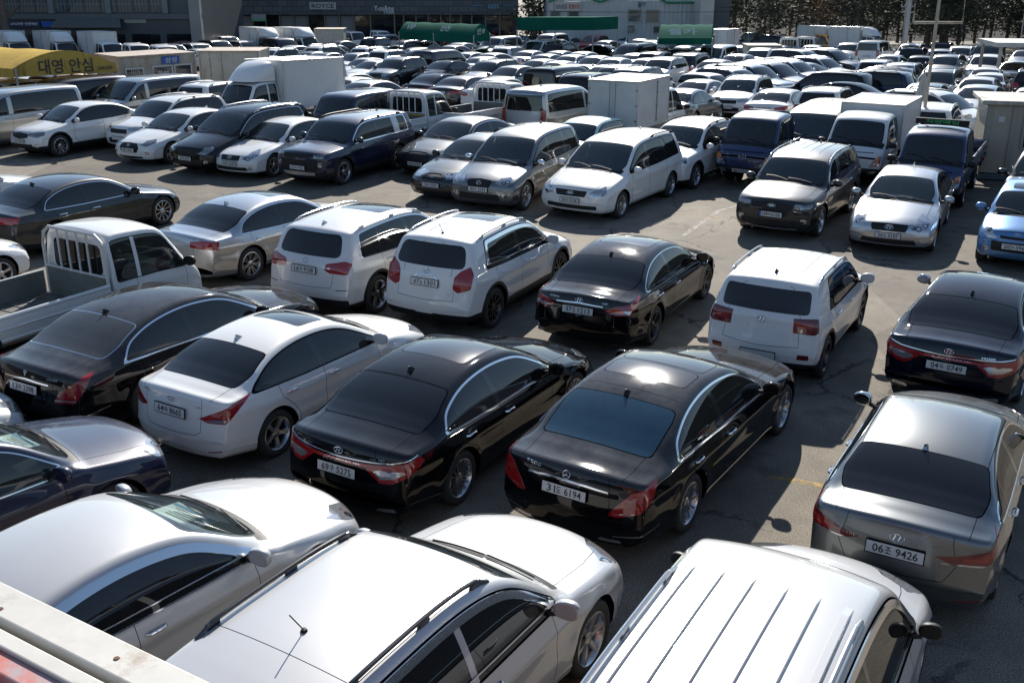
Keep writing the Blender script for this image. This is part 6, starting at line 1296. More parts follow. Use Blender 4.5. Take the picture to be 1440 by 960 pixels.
for k_ in [k_ for k_ in proto if k_ not in {(e[7], e[8]) for e in todo}]: index_kids(); wipe(proto.pop(k_)[0])
index_kids()
def scx(e): return e[0] / e[1]
for key, lst in cnt.items():
    lst.sort(key=scx)
    zi, t, c, yaw = key; ph = zones[zi][0]
    for i, e in enumerate(lst):
        base = f"{CN[c]} {TN[t]} {DN[yaw]}"
        lb = f"{base} {ph}" if len(lst) == 1 else f"{base} {ph}, {ORD[i]} from left"
        lb = lb.split(); lb = ' '.join(lb[:16]) if len(lb) <= 16 else ' '.join(x for x in lb if x != 'the')
        pr_ = get_proto(t, c); src = pr_[0]
        if pr_[2]: o = copy_tree(src)
        else: o = src; pr_[2] = True
        S = e[12]; off = S['wb'] + S['foh'] - S['L'] / 2
        o.location = (e[0] - off * math.cos(e[2]), e[1] - off * math.sin(e[2]), 0); o.rotation_euler = (0, 0, e[2])
        o['label'] = lb; o['group'] = 'cars ' + ph

for o in [q for q in bpy.data.objects if q.parent is None and q.type == 'EMPTY']: settle(o)

# ---------------------------------------------------------------- ground
def asphalt():
    m = mat('asphalt', (.12, .11, .10), .85, spec=.35); b = m.node_tree.nodes['Principled BSDF']
    tc = N(m, 'ShaderNodeTexCoord'); V = tc.outputs['Object']
    n1 = noise(m, .35, 8, .62, vec=V); n2 = noise(m, 55., 4, .75, vec=V); n3 = noise(m, 2.4, 10, .7, vec=V)
    c = mixc(m, ramp(m, n1.outputs[0], [(.42, 0.), (.58, 1.)]).outputs[0], (.150, .130, .104), (.205, .178, .142))
    c = mixc(m, ramp(m, n3.outputs[0], [(.45, 0.), (.75, .7)]).outputs[0], c, (.100, .087, .072))
    sp = ramp(m, n2.outputs[0], [(.30, .35), (.50, 1.), (.68, 2.1)]); c = mixc(m, 1., c, sp.outputs[0], 'MULTIPLY')
    # repair patches with their own tone
    vo = N(m, 'ShaderNodeTexVoronoi'); vo.inputs['Scale'].default_value = .11; vo.distance = 'CHEBYCHEV'; L(m, V, vo.inputs['Vector'])
    hs = N(m, 'ShaderNodeSeparateColor'); L(m, vo.outputs['Color'], hs.inputs[0]); pr = ramp(m, hs.outputs[0], [(.0, .62), (.22, .80), (.27, 1.), (1., 1.08)]); c = mixc(m, 1., c, pr.outputs[0], 'MULTIPLY')
    # cracks: distorted cell borders
    wn = noise(m, 1.3, 5, .7, vec=V); ad = N(m, 'ShaderNodeVectorMath', operation='MULTIPLY_ADD'); L(m, wn.outputs['Color'], ad.inputs[0]); ad.inputs[1].default_value = (1.1, 1.1, 0); L(m, V, ad.inputs[2])
    cr = N(m, 'ShaderNodeTexVoronoi', feature='DISTANCE_TO_EDGE'); cr.inputs['Scale'].default_value = .33; L(m, ad.outputs[0], cr.inputs['Vector'])
    ck = ramp(m, cr.outputs['Distance'], [(.0, 1.), (.004, .9), (.010, 0.)]); g = noise(m, .5, 3, .5, vec=V); gk = ramp(m, g.outputs[0], [(.46, 0.), (.56, 1.)])
    k = N(m, 'ShaderNodeMath', operation='MULTIPLY'); L(m, ck.outputs[0], k.inputs[0]); L(m, gk.outputs[0], k.inputs[1]); c = mixc(m, k.outputs[0], c, (.035, .032, .030))
    # oil drips
    ol = noise(m, 1.1, 3, .5, vec=V); o2 = ramp(m, ol.outputs[0], [(.60, 0.), (.70, .6)]); c = mixc(m, o2.outputs[0], c, (.045, .042, .040))
    L(m, c, b.inputs['Base Color']); bp = N(m, 'ShaderNodeBump'); bp.inputs['Strength'].default_value = .5; bp.inputs['Distance'].default_value = .006
    L(m, n2.outputs[0], bp.inputs['Height']); L(m, bp.outputs[0], b.inputs['Normal']); return m
ys = [-40, 0, 20, 32, 34, 35, 36, 37, 38, 45, 60, 80, 100, 120, 144, 200, 400, 900]; m = MB(); v = []
for y in ys:
    for x in (-700, -60, 0, 60, 700): v.append((x, y, gz(y)))
m.add(v, [(5 * i + j, 5 * i + j + 1, 5 * i + j + 6, 5 * i + j + 5) for i in range(len(ys) - 1) for j in range(4)], 0, True)
tag(m.build('ground', asphalt()), kind='structure')
def marking(px0, py0, px1, py1, wd, colr, nm):
    a, b = at(px0, py0), at(px1, py1); d = (b - a).normalized(); n = Vector((-d.y, d.x, 0)) * wd / 2; mm = 'mark_' + nm
    if mm not in MATS:
        q = bpy.data.materials.new(mm); q.use_nodes = True; MATS[mm] = q; nt = q.node_tree; pb = nt.nodes['Principled BSDF']; pb.inputs['Base Color'].default_value = (*colr, 1); pb.inputs['Roughness'].default_value = .8
        nn = noise(q, 9., 8, .8); r = ramp(q, nn.outputs[0], [(.44, 0.), (.58, .75)]); L(q, r.outputs[0], pb.inputs['Alpha'])
    u = Vector((0, 0, .004)); m = MB(); m.add([a + n + u, a - n + u, b - n + u, b + n + u], [(0, 1, 2, 3)]); o = m.build('road_marking', MATS[mm]); tag(o, kind='structure')
for q in [(960, 332, 1012, 296, .12, 'w'), (1012, 296, 1040, 288, .12, 'w'), (1075, 668, 1160, 684, .12, 'y'), (265, 228, 300, 222, .12, 'y'), (560, 282, 530, 286, .1, 'y'), (215, 625, 238, 612, .12, 'y'), (700, 250, 660, 262, .12, 'y'), (985, 303, 1012, 306, .10, 'y'), (1000, 130, 1040, 122, .12, 'w'), (900, 372, 820, 398, .10, 'w'), (440, 248, 480, 240, .12, 'y')]:
    marking(*q[:5], (.55, .54, .50) if q[5] == 'w' else (.55, .36, .08), 'white' if q[5] == 'w' else 'yellow')

# ---------------------------------------------------------------- canopies
def vault(name, label, A, B, axis, rise, cloth, mats_txt, texts, posts, val=.35, n=14):
    """barrel canopy: gable from A to B (eaves), running along axis; texts = [(string, along 0..1, width, height, where, z)]"""
    root = thing(name, label, 'canopy', (0, 0, 0)); A, B, axis = Vector(A), Vector(B), Vector(axis); m = MB(); v = []; k = 8
    up = Vector((0, 0, 1))
    for j in range(k + 1):
        o = axis * j / k; sag = -.05 * math.sin(math.pi * (j * 2 % 2)) - (.05 if j % 2 else 0)
        for i in range(n + 1):
            t = i / n; v.append(A.lerp(B, t) + o + up * (rise * math.sin(math.pi * (.08 + .84 * t)) - rise * .25 + sag * math.sin(math.pi * t)))
    f = [(j * (n + 1) + i, j * (n + 1) + i + 1, (j + 1) * (n + 1) + i + 1, (j + 1) * (n + 1) + i) for j in range(k) for i in range(n)]
    m.add(v, f, 0, True)
    for i in (0, n):                                                # side valances
        e = [v[j * (n + 1) + i] for j in range(k + 1)]; lo = [p - up * val for p in e]; b = len(e); m.add(e + lo, [(j, j + 1, b + j + 1, b + j) for j in range(k)], 0)
    for j in (0, k):
        e = v[j * (n + 1):(j + 1) * (n + 1)]; base = [A.lerp(B, i / n) + axis * j / k - up * val * .9 for i in range(n + 1)]; b = n + 1; m.add(e + base, [(i, i + 1, b + i + 1, b + i) for i in range(n)], 0)
    m.build('canopy_cloth', cloth, root)
    for (s, t, w_, h_, where, z) in texts:
        q = MB()
        if where == 'gable':
            x = (B - A).normalized(); nrm = Vector((x.y, -x.x, 0)); nrm = nrm if nrm.y < 0 else -nrm; M = Matrix((x, up, nrm)).transposed().to_4x4(); M.translation = A.lerp(B, t) + up * z + nrm * .03
        else:
            x = axis.normalized() * (1 if axis.x > 0 else -1); E_ = A if where == 'sideA' else B; nrm = Vector((x.y, -x.x, 0)); nrm = nrm if nrm.y < 0 else -nrm; tl = (up * .75 - nrm * .66).normalized(); M = Matrix((x, tl, x.cross(tl))).transposed().to_4x4(); M.translation = E_ + axis * t + up * z + nrm * .10
        text_fit(q, s, w_, h_, M); q.build('lettering', mats_txt, root)
    for p in posts:
        q = MB(); g = Vector(p); q.tube([(g.x, g.y, gz(g.y)), (g.x, g.y, g.z)], .045, 8); q.build('post', mat('post_steel', (.32, .33, .34), .45, .6), root)
    return root
yc = worn('canvas_yellow', (.52, .36, .09), (.44, .30, .075), 1.2, .75, 0, (.22, .15, .05)); gc_ = worn('canvas_green', (.008, .10, .07), (.006, .075, .055), .8, .6, 0, (.02, .10, .07))
A = at(17, 97, 2.3); B = at(163, 90, 2.3)
for q_ in (yc, gc_): q_.node_tree.nodes['Principled BSDF'].inputs['Specular IOR Level'].default_value = .05; q_.node_tree.nodes['Principled BSDF'].inputs['Roughness'].default_value = .95
vault('canopy', 'yellow barrel canopy with dark Korean lettering on its arched gable', A, B, (-9.0, 7.0, -.25), .80, yc, mat('letter_dark', (.03, .03, .04), .6), [('대영 안심', .50, (B - A).length * .52, .55, 'gable', .02), ('2244-5500', .88, (B - A).length * .15, .14, 'gable', -.13)], [A + Vector((.1, .05, 0)), B - Vector((.1, -.05, 0)), A + Vector((-8.5, 6.8, 0)), A.lerp(B, .0) + Vector((-4.5, 3.4, 0))])
A = at(664, 50, 2.4); B = at(688, 50, 2.4); ax = at(561, 45, 2.4) - A
vault('canopy', 'long green barrel canopy with white VIP lettering in the middle distance', A, B + Vector((0, 2.2, 0)), ax, .95, gc_, mat('letter_white', (.55, .60, .58), .6), [('VIP', .80, 1.3, .45, 'sideA', .42), ('안전', .32, 1.3, .5, 'sideA', .42), ('안전 VIP', .48, 1.1, .42, 'gable', .22)], [A + Vector((.1, 0, 0)), B + Vector((0, 2.1, 0)), A + ax, A + ax * .5, B + ax], val=.55)
A = at(1000, 54, 2.4); B = at(1013, 52, 2.4); ax = at(925, 54, 2.4) - A
vault('canopy', 'green barrel canopy with pale lettering left of the parked box bodies', A, B + Vector((0, 2.5, 0)), ax, 1.05, gc_, mat('letter_white', ()), [('웰카', .55, 1.9, .5, 'sideA', .42), ('중고차', .5, 1.3, .42, 'gable', .25)], [A + Vector((.1, 0, 0)), A + ax, B + Vector((0, 2.3, 0))], val=.4)
r = thing('canopy', 'flat green canopy with deep plain valance in front of the white building', 'canopy')
a, b = at(727, 43, 2.6), at(834, 43, 2.6); c = at(869, 41, 2.6); dv = c - b; up = Vector((0, 0, .95)); m = MB()
P4 = [a, b, b + dv, a + dv]
m.add([p for p in P4] + [p + up for p in P4], [(4, 5, 6, 7), (0, 1, 5, 4), (1, 2, 6, 5), (2, 3, 7, 6), (3, 0, 4, 7)]); m.build('canopy_cloth', gc_, r)
for p in (a, a.lerp(b, .5), b, c): q = MB(); q.tube([(p.x, p.y, gz(p.y)), (p.x, p.y, p.z)], .05, 8); q.build('post', mat('post_steel', ()), r)

# ---------------------------------------------------------------- site offices, booth, poles
def text_on(root, s, c, xdir, w_, h_, mt, name='lettering', push=.02):
    x = Vector(xdir).normalized(); up = Vector((0, 0, 1)); n = x.cross(up); M = Matrix((x, up, n)).transposed().to_4x4(); M.translation = Vector(c) + n * push
    q = MB(); text_fit(q, s, w_, h_, M); return q.build(name, mt, root)
def frame_box(root, name, c, x, w_, h_, d_, mt, off=0.):
    """a box whose face looks along x cross up"""
    x = Vector(x).normalized(); n = x.cross(Vector((0, 0, 1))); M = Matrix((x, n, Vector((0, 0, 1)))).transposed().to_4x4(); q = MB(); M2 = M.copy(); M2.translation = (0, 0, 0)
    q.box(Vector(c) + n * off, (w_, d_, h_), M=M2); return q.build(name, mt, root)
rust = worn('container_rusty', (.40, .40, .36), (.30, .27, .22), 3., .6, 0, (.24, .09, .03))
def container(name, label, L0, L1, depth, hgt, mt, corr=True):
    root = thing(name, label, 'container'); L0, L1 = Vector(L0), Vector(L1); z0 = gz(L0.y); L0.z = L1.z = z0; x = (L1 - L0).normalized(); n = x.cross(Vector((0, 0, 1))); wd = (L1 - L0).length; back = -n * depth
    m = MB(); 
    def wall(p, q, c_):
        d = (q - p); ln = d.length; d.normalize(); o = d.cross(Vector((0, 0, 1))); k = max(2, int(ln / .14)); v = []
        for i in range(k + 1):
            off = (.02 if (i // 2) % 2 else -.012) if c_ else 0
            for z in (0, hgt): v.append(p + d * ln * i / k + o * off + Vector((0, 0, z)))
        m.add(v, [(2 * i, 2 * i + 2, 2 * i + 3, 2 * i + 1) for i in range(k)])
    wall(L0, L1, corr); wall(L1, L1 + back, corr); wall(L1 + back, L0 + back, corr); wall(L0 + back, L0, corr); m.build('wall', mt, root)
    c = (L0 + L1) / 2 + back / 2; M = Matrix.Rotation(math.atan2(x.y, x.x), 4, 'Z'); q = MB(); q.box(c + Vector((0, 0, hgt + .03)), (wd + .12, depth + .12, .08), M=M, bev=.01)
    q.build('roof', worn('roof_rusty', (.42, .38, .32), (.30, .22, .16), 2.5, .7, 0, (.24, .10, .04)), root)
    fr_ = MB()
    for p in (L0, L1, L0 + back, L1 + back): fr_.box(p + Vector((0, 0, hgt / 2)), (.09, .09, hgt), M=M)
    fr_.build('corner_frame', mt, root); return root, x, n, z0
a = at(171, 107, 0.6); b = at(277, 108, 0.6); a.z = b.z = 0
a = at(168, 82, 2.35); b = at(273, 78, 2.35); r, x, n, z0 = container('site_office', 'rusty corrugated container office with a blue Korean sign on its wall', a, b, 2.4, 2.35, rust)
wd = (b - a).length; o3 = lambda t, z: a + x * (wd * t) + Vector((0, 0, z0 + z - a.z))
win = mat('window_frame_white', (.55, .56, .55), .5); gd = mat('window_dark', (.02, .024, .028), .08, 0, .5)
for (t, z, w_, h_) in ((.17, 1.62, .75, .42), (.54, 1.55, .85, .62), (.82, 1.55, .75, .62)):
    f = frame_box(r, 'window', o3(t, z), x, w_ + .12, h_ + .12, .05, win, .03); g_ = frame_box(f, 'pane', o3(t, z), x, w_, h_, .03, gd, .055)
    if w_ < .8 and t < .3:
        for k in range(5): frame_box(f, 'bar', o3(t + (k - 2) * .025, z), x, .02, h_, .02, win, .085)
sg_ = frame_box(r, 'sign', o3(.66, 2.14), x, .85, .32, .05, mat('sign_blue', (.02, .10, .38), .5), .05)
text_on(r, '삼성', o3(.66, 2.14), x, .56, .25, mat('letter_white', ()), push=.085); text_on(r, '할부', o3(.54, 1.55), x, .56, .32, mat('letter_white', ()), push=.085)
wb_ = worn('white_box_dirty', (.50, .50, .45), (.42, .42, .37), 1.5, .5, 0, (.26, .23, .18))
a = at(279, 72, 2.35); b = at(363, 72, 2.35); r, x, n, z0 = container('storage_box', 'dirty white insulated box body with double doors beside the rusty office', a, b, 2.2, 2.3, wb_, False); wd = (b - a).length
o3 = lambda t, z: a + x * (wd * t) + Vector((0, 0, z0 + z - a.z))
hw_m = mat('aluminium_dark', (.30, .31, .32), .4, .8)
for t in (.10, .27): d = frame_box(r, 'door', o3(t, 1.15), x, wd * .16, 2.1, .03, wb_, .02); [frame_box(d, 'hinge', o3(t + .07, z), x, .06, .08, .05, hw_m, .045) for z in (.35, 1.15, 1.95)]
frame_box(r, 'door', o3(.90, 1.6), x, wd * .15, 1.0, .03, wb_, .02)
for t in (.005, .36, .995): frame_box(r, 'edge_post', o3(t, 1.15), x, .07, 2.3, .06, hw_m, .025)

# guard booth on the right
pnl = worn('booth_panel', (.40, .37, .29), (.34, .31, .25), 2., .5); r = thing('guard_booth', 'beige metal guard booth with lettered window at the right edge', 'booth')
A0 = at(1374, 247, .12); Bx = Vector((.96, -.28, 0)).normalized(); n = Bx.cross(Vector((0, 0, 1))); c0 = Vector((A0.x, A0.y, 0)); W_, D_, H_ = 3.2, 2.0, 1.95
if n.y > 0: n = -n
M = Matrix.Rotation(math.atan2(Bx.y, Bx.x), 4, 'Z'); cc = c0 + Bx * W_ / 2 - n * D_ / 2
q = MB(); q.box(cc + Vector((0, 0, .22 + H_ / 2)), (W_, D_, H_), M=M); q.build('wall', pnl, r)
q = MB(); q.box(cc + Vector((0, 0, .11)), (W_ + .06, D_ + .06, .16), M=M, bev=.01); q.build('base_frame', worn('booth_base', (.10, .14, .17), (.08, .10, .12), 3., .6), r)
q = MB(); q.box(cc + Vector((0, 0, .22 + H_ + .05)), (W_ + .34, D_ + .34, .12), M=M, bev=.02); q.build('roof', worn('booth_roof', (.46, .44, .38), (.36, .34, .29), 2., .6, 0, (.25, .2, .14)), r)
for t in (.03, .235, .97): q = MB(); q.box(c0 + Bx * W_ * t + n * .012 + Vector((0, 0, .22 + H_ / 2)), (.14 if t < .9 else .1, .05, H_ - .02), M=M); q.build('corner_trim', mat('booth_trim', (.30, .29, .25), .5), r)
q = MB(); q.box(c0 + Bx * W_ * .52 + n * .02 + Vector((0, 0, 1.5)), (1.35, .06, 1.12), M=M); f = q.build('window', mat('booth_trim', ()), r)
q = MB(); q.box(c0 + Bx * W_ * .52 + n * .035 + Vector((0, 0, 1.5)), (1.20, .05, 1.0), M=M); q.build('pane', mat('pane_teal', (.015, .035, .035), .06, 0, .6), f)
for s_, dz in (('중', .32), ('상', -.10)): text_on(r, s_, c0 + Bx * (W_ * .52 - .38) + Vector((0, 0, 1.60 + dz * .85)), Bx, .26, .30, mat('letter_pale', (.40, .42, .50), .5), push=.075)
q = MB(); q.box(c0 + Bx * W_ * .13 + n * .006 + Vector((0, 0, 1.75)), (.16, .02, .16), M=M); q.build('switch_plate', win, r)

# sign frame pole
def pole(name, label, px, py, dia, hgt, mt, cat='pole', lean=(0, 0)):
    g = at(px, py); root = thing(name, label, cat, (g.x, g.y, g.z)); m = MB(); m.tube([(0, 0, 0), (lean[0] * .5, lean[1] * .5, hgt / 2), (lean[0], lean[1], hgt)], [dia / 2, dia / 2 * .96, dia / 2 * .9], 12); m.build('pole_shaft', mt, root); return root
pm_ = worn('pole_paint', (.40, .38, .31), (.30, .27, .21), 5., .5, .2, (.2, .1, .05))
g = at(1292, 196); r = pole('sign_pole', 'tall pale steel pole carrying an empty rectangular sign frame', 1291, 222, .11, 5.6, pm_)
q = MB(); q.tube([(-.72, 0, 4.18), (.80, 0, 4.18), (.80, 0, 5.0), (-.72, 0, 5.0), (-.72, 0, 4.18)], .045, 8); q.build('sign_frame', pm_, r)
for z in (1.2, 2.9): q = MB(); q.tube([(0, 0, z), (0, 0, z + .1)], .075, 10); q.build('collar', pm_, r)
r = pole('utility_pole', 'grey concrete utility pole in front of the pine trees', 1268, 90, .42, 9, worn('concrete', (.42, .42, .40), (.34, .34, .32), 3., .8))
q = MB(); q.tube([(-.6, 0, 3.9), (.5, 0, 3.9)], .04, 6); q.tube([(-.62, 0, 4.3), (.5, 0, 4.3)], .04, 6)
for k in range(5): q.tube([(-.55 + k * .25, 0, 4.3), (-.55 + k * .25, 0, 4.5)], .05, 6)
q.build('crossarm', mat('post_steel', ()), r)
q = MB(); q.tube([(-.16, -.1, 0), (-.30, -.1, 5)], .035, 6); q.build('guy_tube', mat('post_steel', ()), r)
for (px, py, lb) in ((44, 66, 'thin dark lamp post before the glass building, leftmost one'), (123, 66, 'thin dark lamp post before the glass building beside the awning'), (345, 62, 'slim pale pole at the gap between the two dark buildings'), (465, 60, 'slim lamp post below the white storefront sign'), (558, 62, 'short slim pole with small head beside the first shopfront letters'), (1430, 86, 'pale cable pole with a hanging white wire at the right edge'), (924, 62, 'slim white pole with twin lamps before the white building')):
    r = pole('lamp_post', lb, px, py, .12, 6.5, mat('post_dark', (.10, .11, .11), .5) if 'dark' in lb else mat('post_pale', (.36, .35, .32), .5))
    q = MB(); q.tube([(0, 0, 5.2), (.5, -.2, 5.4)], .04, 6); q.box((.55, -.2, 5.38), (.35, .15, .08)); q.build('lamp_head', mat('post_dark', (.10, .11, .11), .5), r)

# folded parasols (standing beside the trucks)
for (px, py, lb, mt_) in ((483, 150, 'closed lilac parasol standing beside the large box truck', worn('cloth_lilac', (.36, .34, .44), (.22, .22, .32), 3, .8)), (1287, 200, 'closed grey white parasol standing beside the sign pole', worn('cloth_grey', (.46, .46, .44), (.36, .36, .35), 3, .8))):
    g = at(px, py); r = thing('parasol', lb, 'parasol', (g.x, g.y, g.z)); q = MB(); v = []
    for i, (z, rr) in enumerate(((.75, .10), (.85, .24), (1.2, .22), (1.7, .16), (2.2, .08), (2.45, .02))):
        for k in range(16): a_ = 2 * math.pi * k / 16; r_ = rr * (1 + .28 * (-1) ** k); v.append((r_ * math.cos(a_), r_ * math.sin(a_), z))
    q.add(v, [(16 * i + k, 16 * i + (k + 1) % 16, 16 * i + 16 + (k + 1) % 16, 16 * i + 16 + k) for i in range(5) for k in range(16)]); q.build('canopy_cloth', mt_, r)
    q = MB(); q.tube([(0, 0, .02), (0, 0, 2.5)], .02, 6); q.build('pole_shaft', mat('post_steel', ()), r)

# near container edge that the camera looks over (bottom left)
r = thing('rooftop_ledge', 'weathered white steel roof edge with peeling orange paint at the bottom left corner', 'roof edge')
wl = worn('ledge_white', (.62, .60, .55), (.52, .50, .45), 9., .45, .0, (.30, .20, .12)); og = worn('ledge_orange', (.60, .10, .05), (.34, .36, .38), 14., .5, .0, (.50, .48, .44))
def nearp(px, py, z):
    u, v = px - 720, py - 480; c, s = math.cos(CAM_TH), math.sin(CAM_TH); d = Vector((u / CAM_F, c - v / CAM_F * s, -s - v / CAM_F * c)); return d * ((z - CAM_H) / d.z) + Vector((0, 0, CAM_H))
zt = 4.55; p0 = nearp(-40, 797, zt); p1 = nearp(330, 975, zt); d = (p1 - p0).normalized(); n = Vector((d.y, -d.x, 0)); p0 -= d * 1.2; p1 += d * 1.5; ln = (p1 - p0).length; M = Matrix.Rotation(math.atan2(d.y, d.x), 4, 'Z'); mid = (p0 + p1) / 2
for off, wd_, dz, th, mt_, nm_ in ((.045, .09, -.05, .10, wl, 'top_beam'), (.100, .02, -.075, .05, M_SEAM, 'gutter_gap'), (.130, .04, -.05, .09, wl, 'inner_beam'), (.175, .05, -.055, .08, og, 'orange_beam'), (.2075, .015, -.08, .05, M_SEAM, 'seam_gap'), (.62, .81, -.07, .05, og, 'roof_sheet')):
    q = MB(); q.box(mid + n * off + Vector((0, 0, dz)), (ln, wd_, th), M=M, bev=.004 if wd_ < .6 and mt_ is not M_SEAM else 0); q.build(nm_, mt_, r)
for k_ in range(9):
    q = MB(); p_ = p0 + d * (ln * (.08 + k_ * .105)) + n * (.05 + .02 * (k_ % 2)) + Vector((0, 0, -.001)); q.lathe([(.0001, .003), (.006, .003), (.008, .0)], 10, axis='z', c=p_); q.build('rivet', worn('rivet_rust', (.16, .07, .03), (.10, .05, .03), 30., .8), r)
q = MB(); q.box(mid + n * .60 + Vector((0, 0, -2.4)), (ln, .9, 4.5), M=M); q.build('wall', worn('ledge_wall', (.30, .08, .05), (.22, .06, .04), 3., .7), r)

# ---------------------------------------------------------------- buildings behind
def q4(m, a, b, z0, z1, mi=0): m.add([(a.x, a.y, z0), (b.x, b.y, z0), (b.x, b.y, z1), (a.x, a.y, z1)], [(0, 1, 2, 3)], mi)
dk = worn('facade_panel_dark', (.075, .088, .098), (.06, .07, .08), .6, .4)
def stone():
    m = mat('facade_stone', (.1, .11, .12), .55); b = m.node_tree.nodes['Principled BSDF']; tc = N(m, 'ShaderNodeTexCoord'); mp = N(m, 'ShaderNodeMapping'); mp.inputs['Rotation'].default_value = (R(90), 0, 0); L(m, tc.outputs['Object'], mp.inputs[0])
    br = N(m, 'ShaderNodeTexBrick'); br.inputs['Scale'].default_value = 1.; br.inputs['Brick Width'].default_value = 1.1; br.inputs['Row Height'].default_value = .62; br.inputs['Mortar Size'].default_value = .03; br.inputs['Color1'].default_value = (.10, .115, .13, 1); br.inputs['Color2'].default_value = (.066, .078, .09, 1); br.inputs['Mortar'].default_value = (.02, .02, .022, 1)
    L(m, mp.outputs[0], br.inputs['Vector']); L(m, br.outputs[0], b.inputs['Base Color']); return m
def gpt(px, D, z=0): return Vector(((px - 720) / CAM_F * D * 1.045, D, z))
def zpx(py, D): return CAM_H - D * math.tan(CAM_TH - math.atan((480 - py) / CAM_F))
# glass fronted building, left
D_ = 92.; g0 = gz(D_); a, b = gpt(-60, D_), gpt(322, D_); r = thing('building', 'dark glass fronted building with blue shop signs at the upper left', 'building')
q = MB(); q.box(((a.x + b.x) / 2, D_ + 7, g0 + 7), (b.x - a.x, 14, 14)); q.build('wall', dk, r)
gl_b = mat('glass_facade', (.06, .09, .10), .10, .0, .8); zt_ = zpx(19, D_)
nb_ = 14
for k in range(nb_):
    x0 = a.x + 3 + (b.x - a.x - 6) * k / nb_; wd = (b.x - a.x - 6) / nb_; q = MB(); q.box((x0 + wd / 2, D_ - .04, zt_ + 1.6), (wd * .94, .10, 3.0)); wn_ = q.build('window', gl_b, r)
    q = MB()
    for j in range(1, 5): q.box((x0 + wd * j / 5, D_ - .11, zt_ + 1.6), (.05, .06, 3.0))
    q.box((x0 + wd / 2, D_ - .11, zt_ + .75), (wd * .94, .05, .06)); q.build('mullion', mat('mullion_grey', (.20, .23, .24), .4, .5), wn_)
for k in range(5): q = MB(); x0 = a.x + 3 + (b.x - a.x - 6) * k / 4; q.box((x0, D_ - .2, zt_ + 1.6), (.45, .3, 3.2)); q.build('column', mat('column_grey', (.16, .19, .20), .5), r)
q = MB(); q.box(((a.x + b.x) / 2, D_ - .15, zt_ - .25), (b.x - a.x, .3, .42)); q.build('ledge', mat('ledge_grey', (.10, .12, .13), .5), r)
zs_ = zpx(34, D_)
for (x0, x1, s_, cm) in ((8, 31, '기버모터스', 'sign_blue'), (31, 53, '기버모터스', 'sign_blue'), (54, 73, '복덕방', 'sign_black'), (75, 116, 'LPG차량 전문매장', 'sign_navy'), (117, 137, '', 'sign_blue')):
    p, p2 = gpt(x0, D_), gpt(x1, D_); q = MB(); q.box(((p.x + p2.x) / 2, D_ - .45, zs_), (p2.x - p.x - .06, .18, .46)); so_ = q.build('sign', mat(cm, {'sign_blue': (.02, .06, .30), 'sign_black': (.02, .02, .03), 'sign_navy': (.015, .025, .09)}[cm], .4), r)
    if s_: text_on(r, s_, ((p.x + p2.x) / 2, D_ - .54, zs_ + .04), (1, 0, 0), (p2.x - p.x) * .84, .24, mat('letter_bright', (.7, .72, .75), .5), push=.02)
p, p2 = gpt(137, D_), gpt(226, D_); za, zb_ = zpx(25, D_), zpx(36, D_); q = MB(); q.add([(p.x, D_ - .3, za), (p2.x - .6, D_ - .3, za), (p2.x, D_ - 1.9, zb_), (p.x, D_ - 1.9, zb_), (p.x, D_ - .3, za - .08), (p2.x - .6, D_ - .3, za - .08), (p2.x, D_ - 1.9, zb_ - .08), (p.x, D_ - 1.9, zb_ - .08)], [(0, 1, 2, 3), (4, 7, 6, 5), (3, 2, 6, 7), (0, 3, 7, 4), (1, 5, 6, 2)]); q.build('awning', mat('awning_grey', (.13, .14, .13), .7), r)
for k in range(7): p, p2 = gpt(4 + k * 45, D_), gpt(40 + k * 45, D_); q = MB(); q.box(((p.x + p2.x) / 2, D_ - .05, g0 + 1.0), (p2.x - p.x, .08, 2.1)); q.build('shopfront', mat('shop_glass', (.012, .014, .017), .08, 0, .7), r)
p, p2 = gpt(308, D_), gpt(322, D_); q = MB(); q.box(((p.x + p2.x) / 2, D_ - .3, g0 + 6), (p2.x - p.x, .6, 12)); q.build('corner_pier', worn('pier_stone', (.26, .28, .28), (.20, .22, .22), 1., .6), r)
p, p2 = gpt(222, D_), gpt(250, D_); q = MB(); q.box(((p.x + p2.x) / 2, D_ - .12, zpx(28, D_)), (p2.x - p.x, .1, .55)); q.build('notice_board', mat('board_pale', (.30, .30, .28), .6), r)
# stone clad building, centre
D_ = 122.; g0 = gz(D_); a, b = gpt(345, D_), gpt(728, D_); r = thing('building', 'dark stone clad building with white shop lettering behind the car rows', 'building')
zl = zpx(21, D_); q = MB(); q.box(((a.x + b.x) / 2, D_ + 8, zl + 6), (b.x - a.x, 16, 12)); q.build('wall', stone(), r)
q = MB(); q.box(((a.x + b.x) / 2, D_ + 8.4, (zl + g0) / 2 + .01), (b.x - a.x - .1, 15.2, zl - g0)); q.build('ground_floor', mat('shop_recess', (.035, .038, .042), .6), r)
xs_ = [350, 368, 385, 402, 420, 438, 456, 478, 497, 516, 537, 568, 580, 596, 612, 628, 640, 654, 668, 686, 704, 722]
for i in range(len(xs_) - 1):
    p, p2 = gpt(xs_[i], D_), gpt(xs_[i + 1], D_); cz = (zl + g0) / 2; pale_shop = i in (0, 1, 4, 5, 8, 7); q = MB(); q.box(((p.x + p2.x) / 2, D_ + .72, cz), (p2.x - p.x - .25, .1, zl - g0 - .3)); w_ = q.build('shopfront', mat('shop_pale', (.20, .21, .22), .5) if pale_shop else mat('shop_glass', (.012, .014, .017), .08, 0, .7), r)  # listed shopfronts get pale panels, the others dark glass
    q = MB(); q.box((p.x, D_ + .60, cz), (.16, .2, zl - g0 - .05)); q.build('mullion', mat('mullion_tan', (.20, .17, .13), .5), w_)
p = gpt(478, D_); q = MB(); q.box((p.x, D_ - .12, zpx(8.5, D_)), (3.0, .18, .78)); q.build('sign', mat('sign_pale', (.40, .42, .42), .5), r)
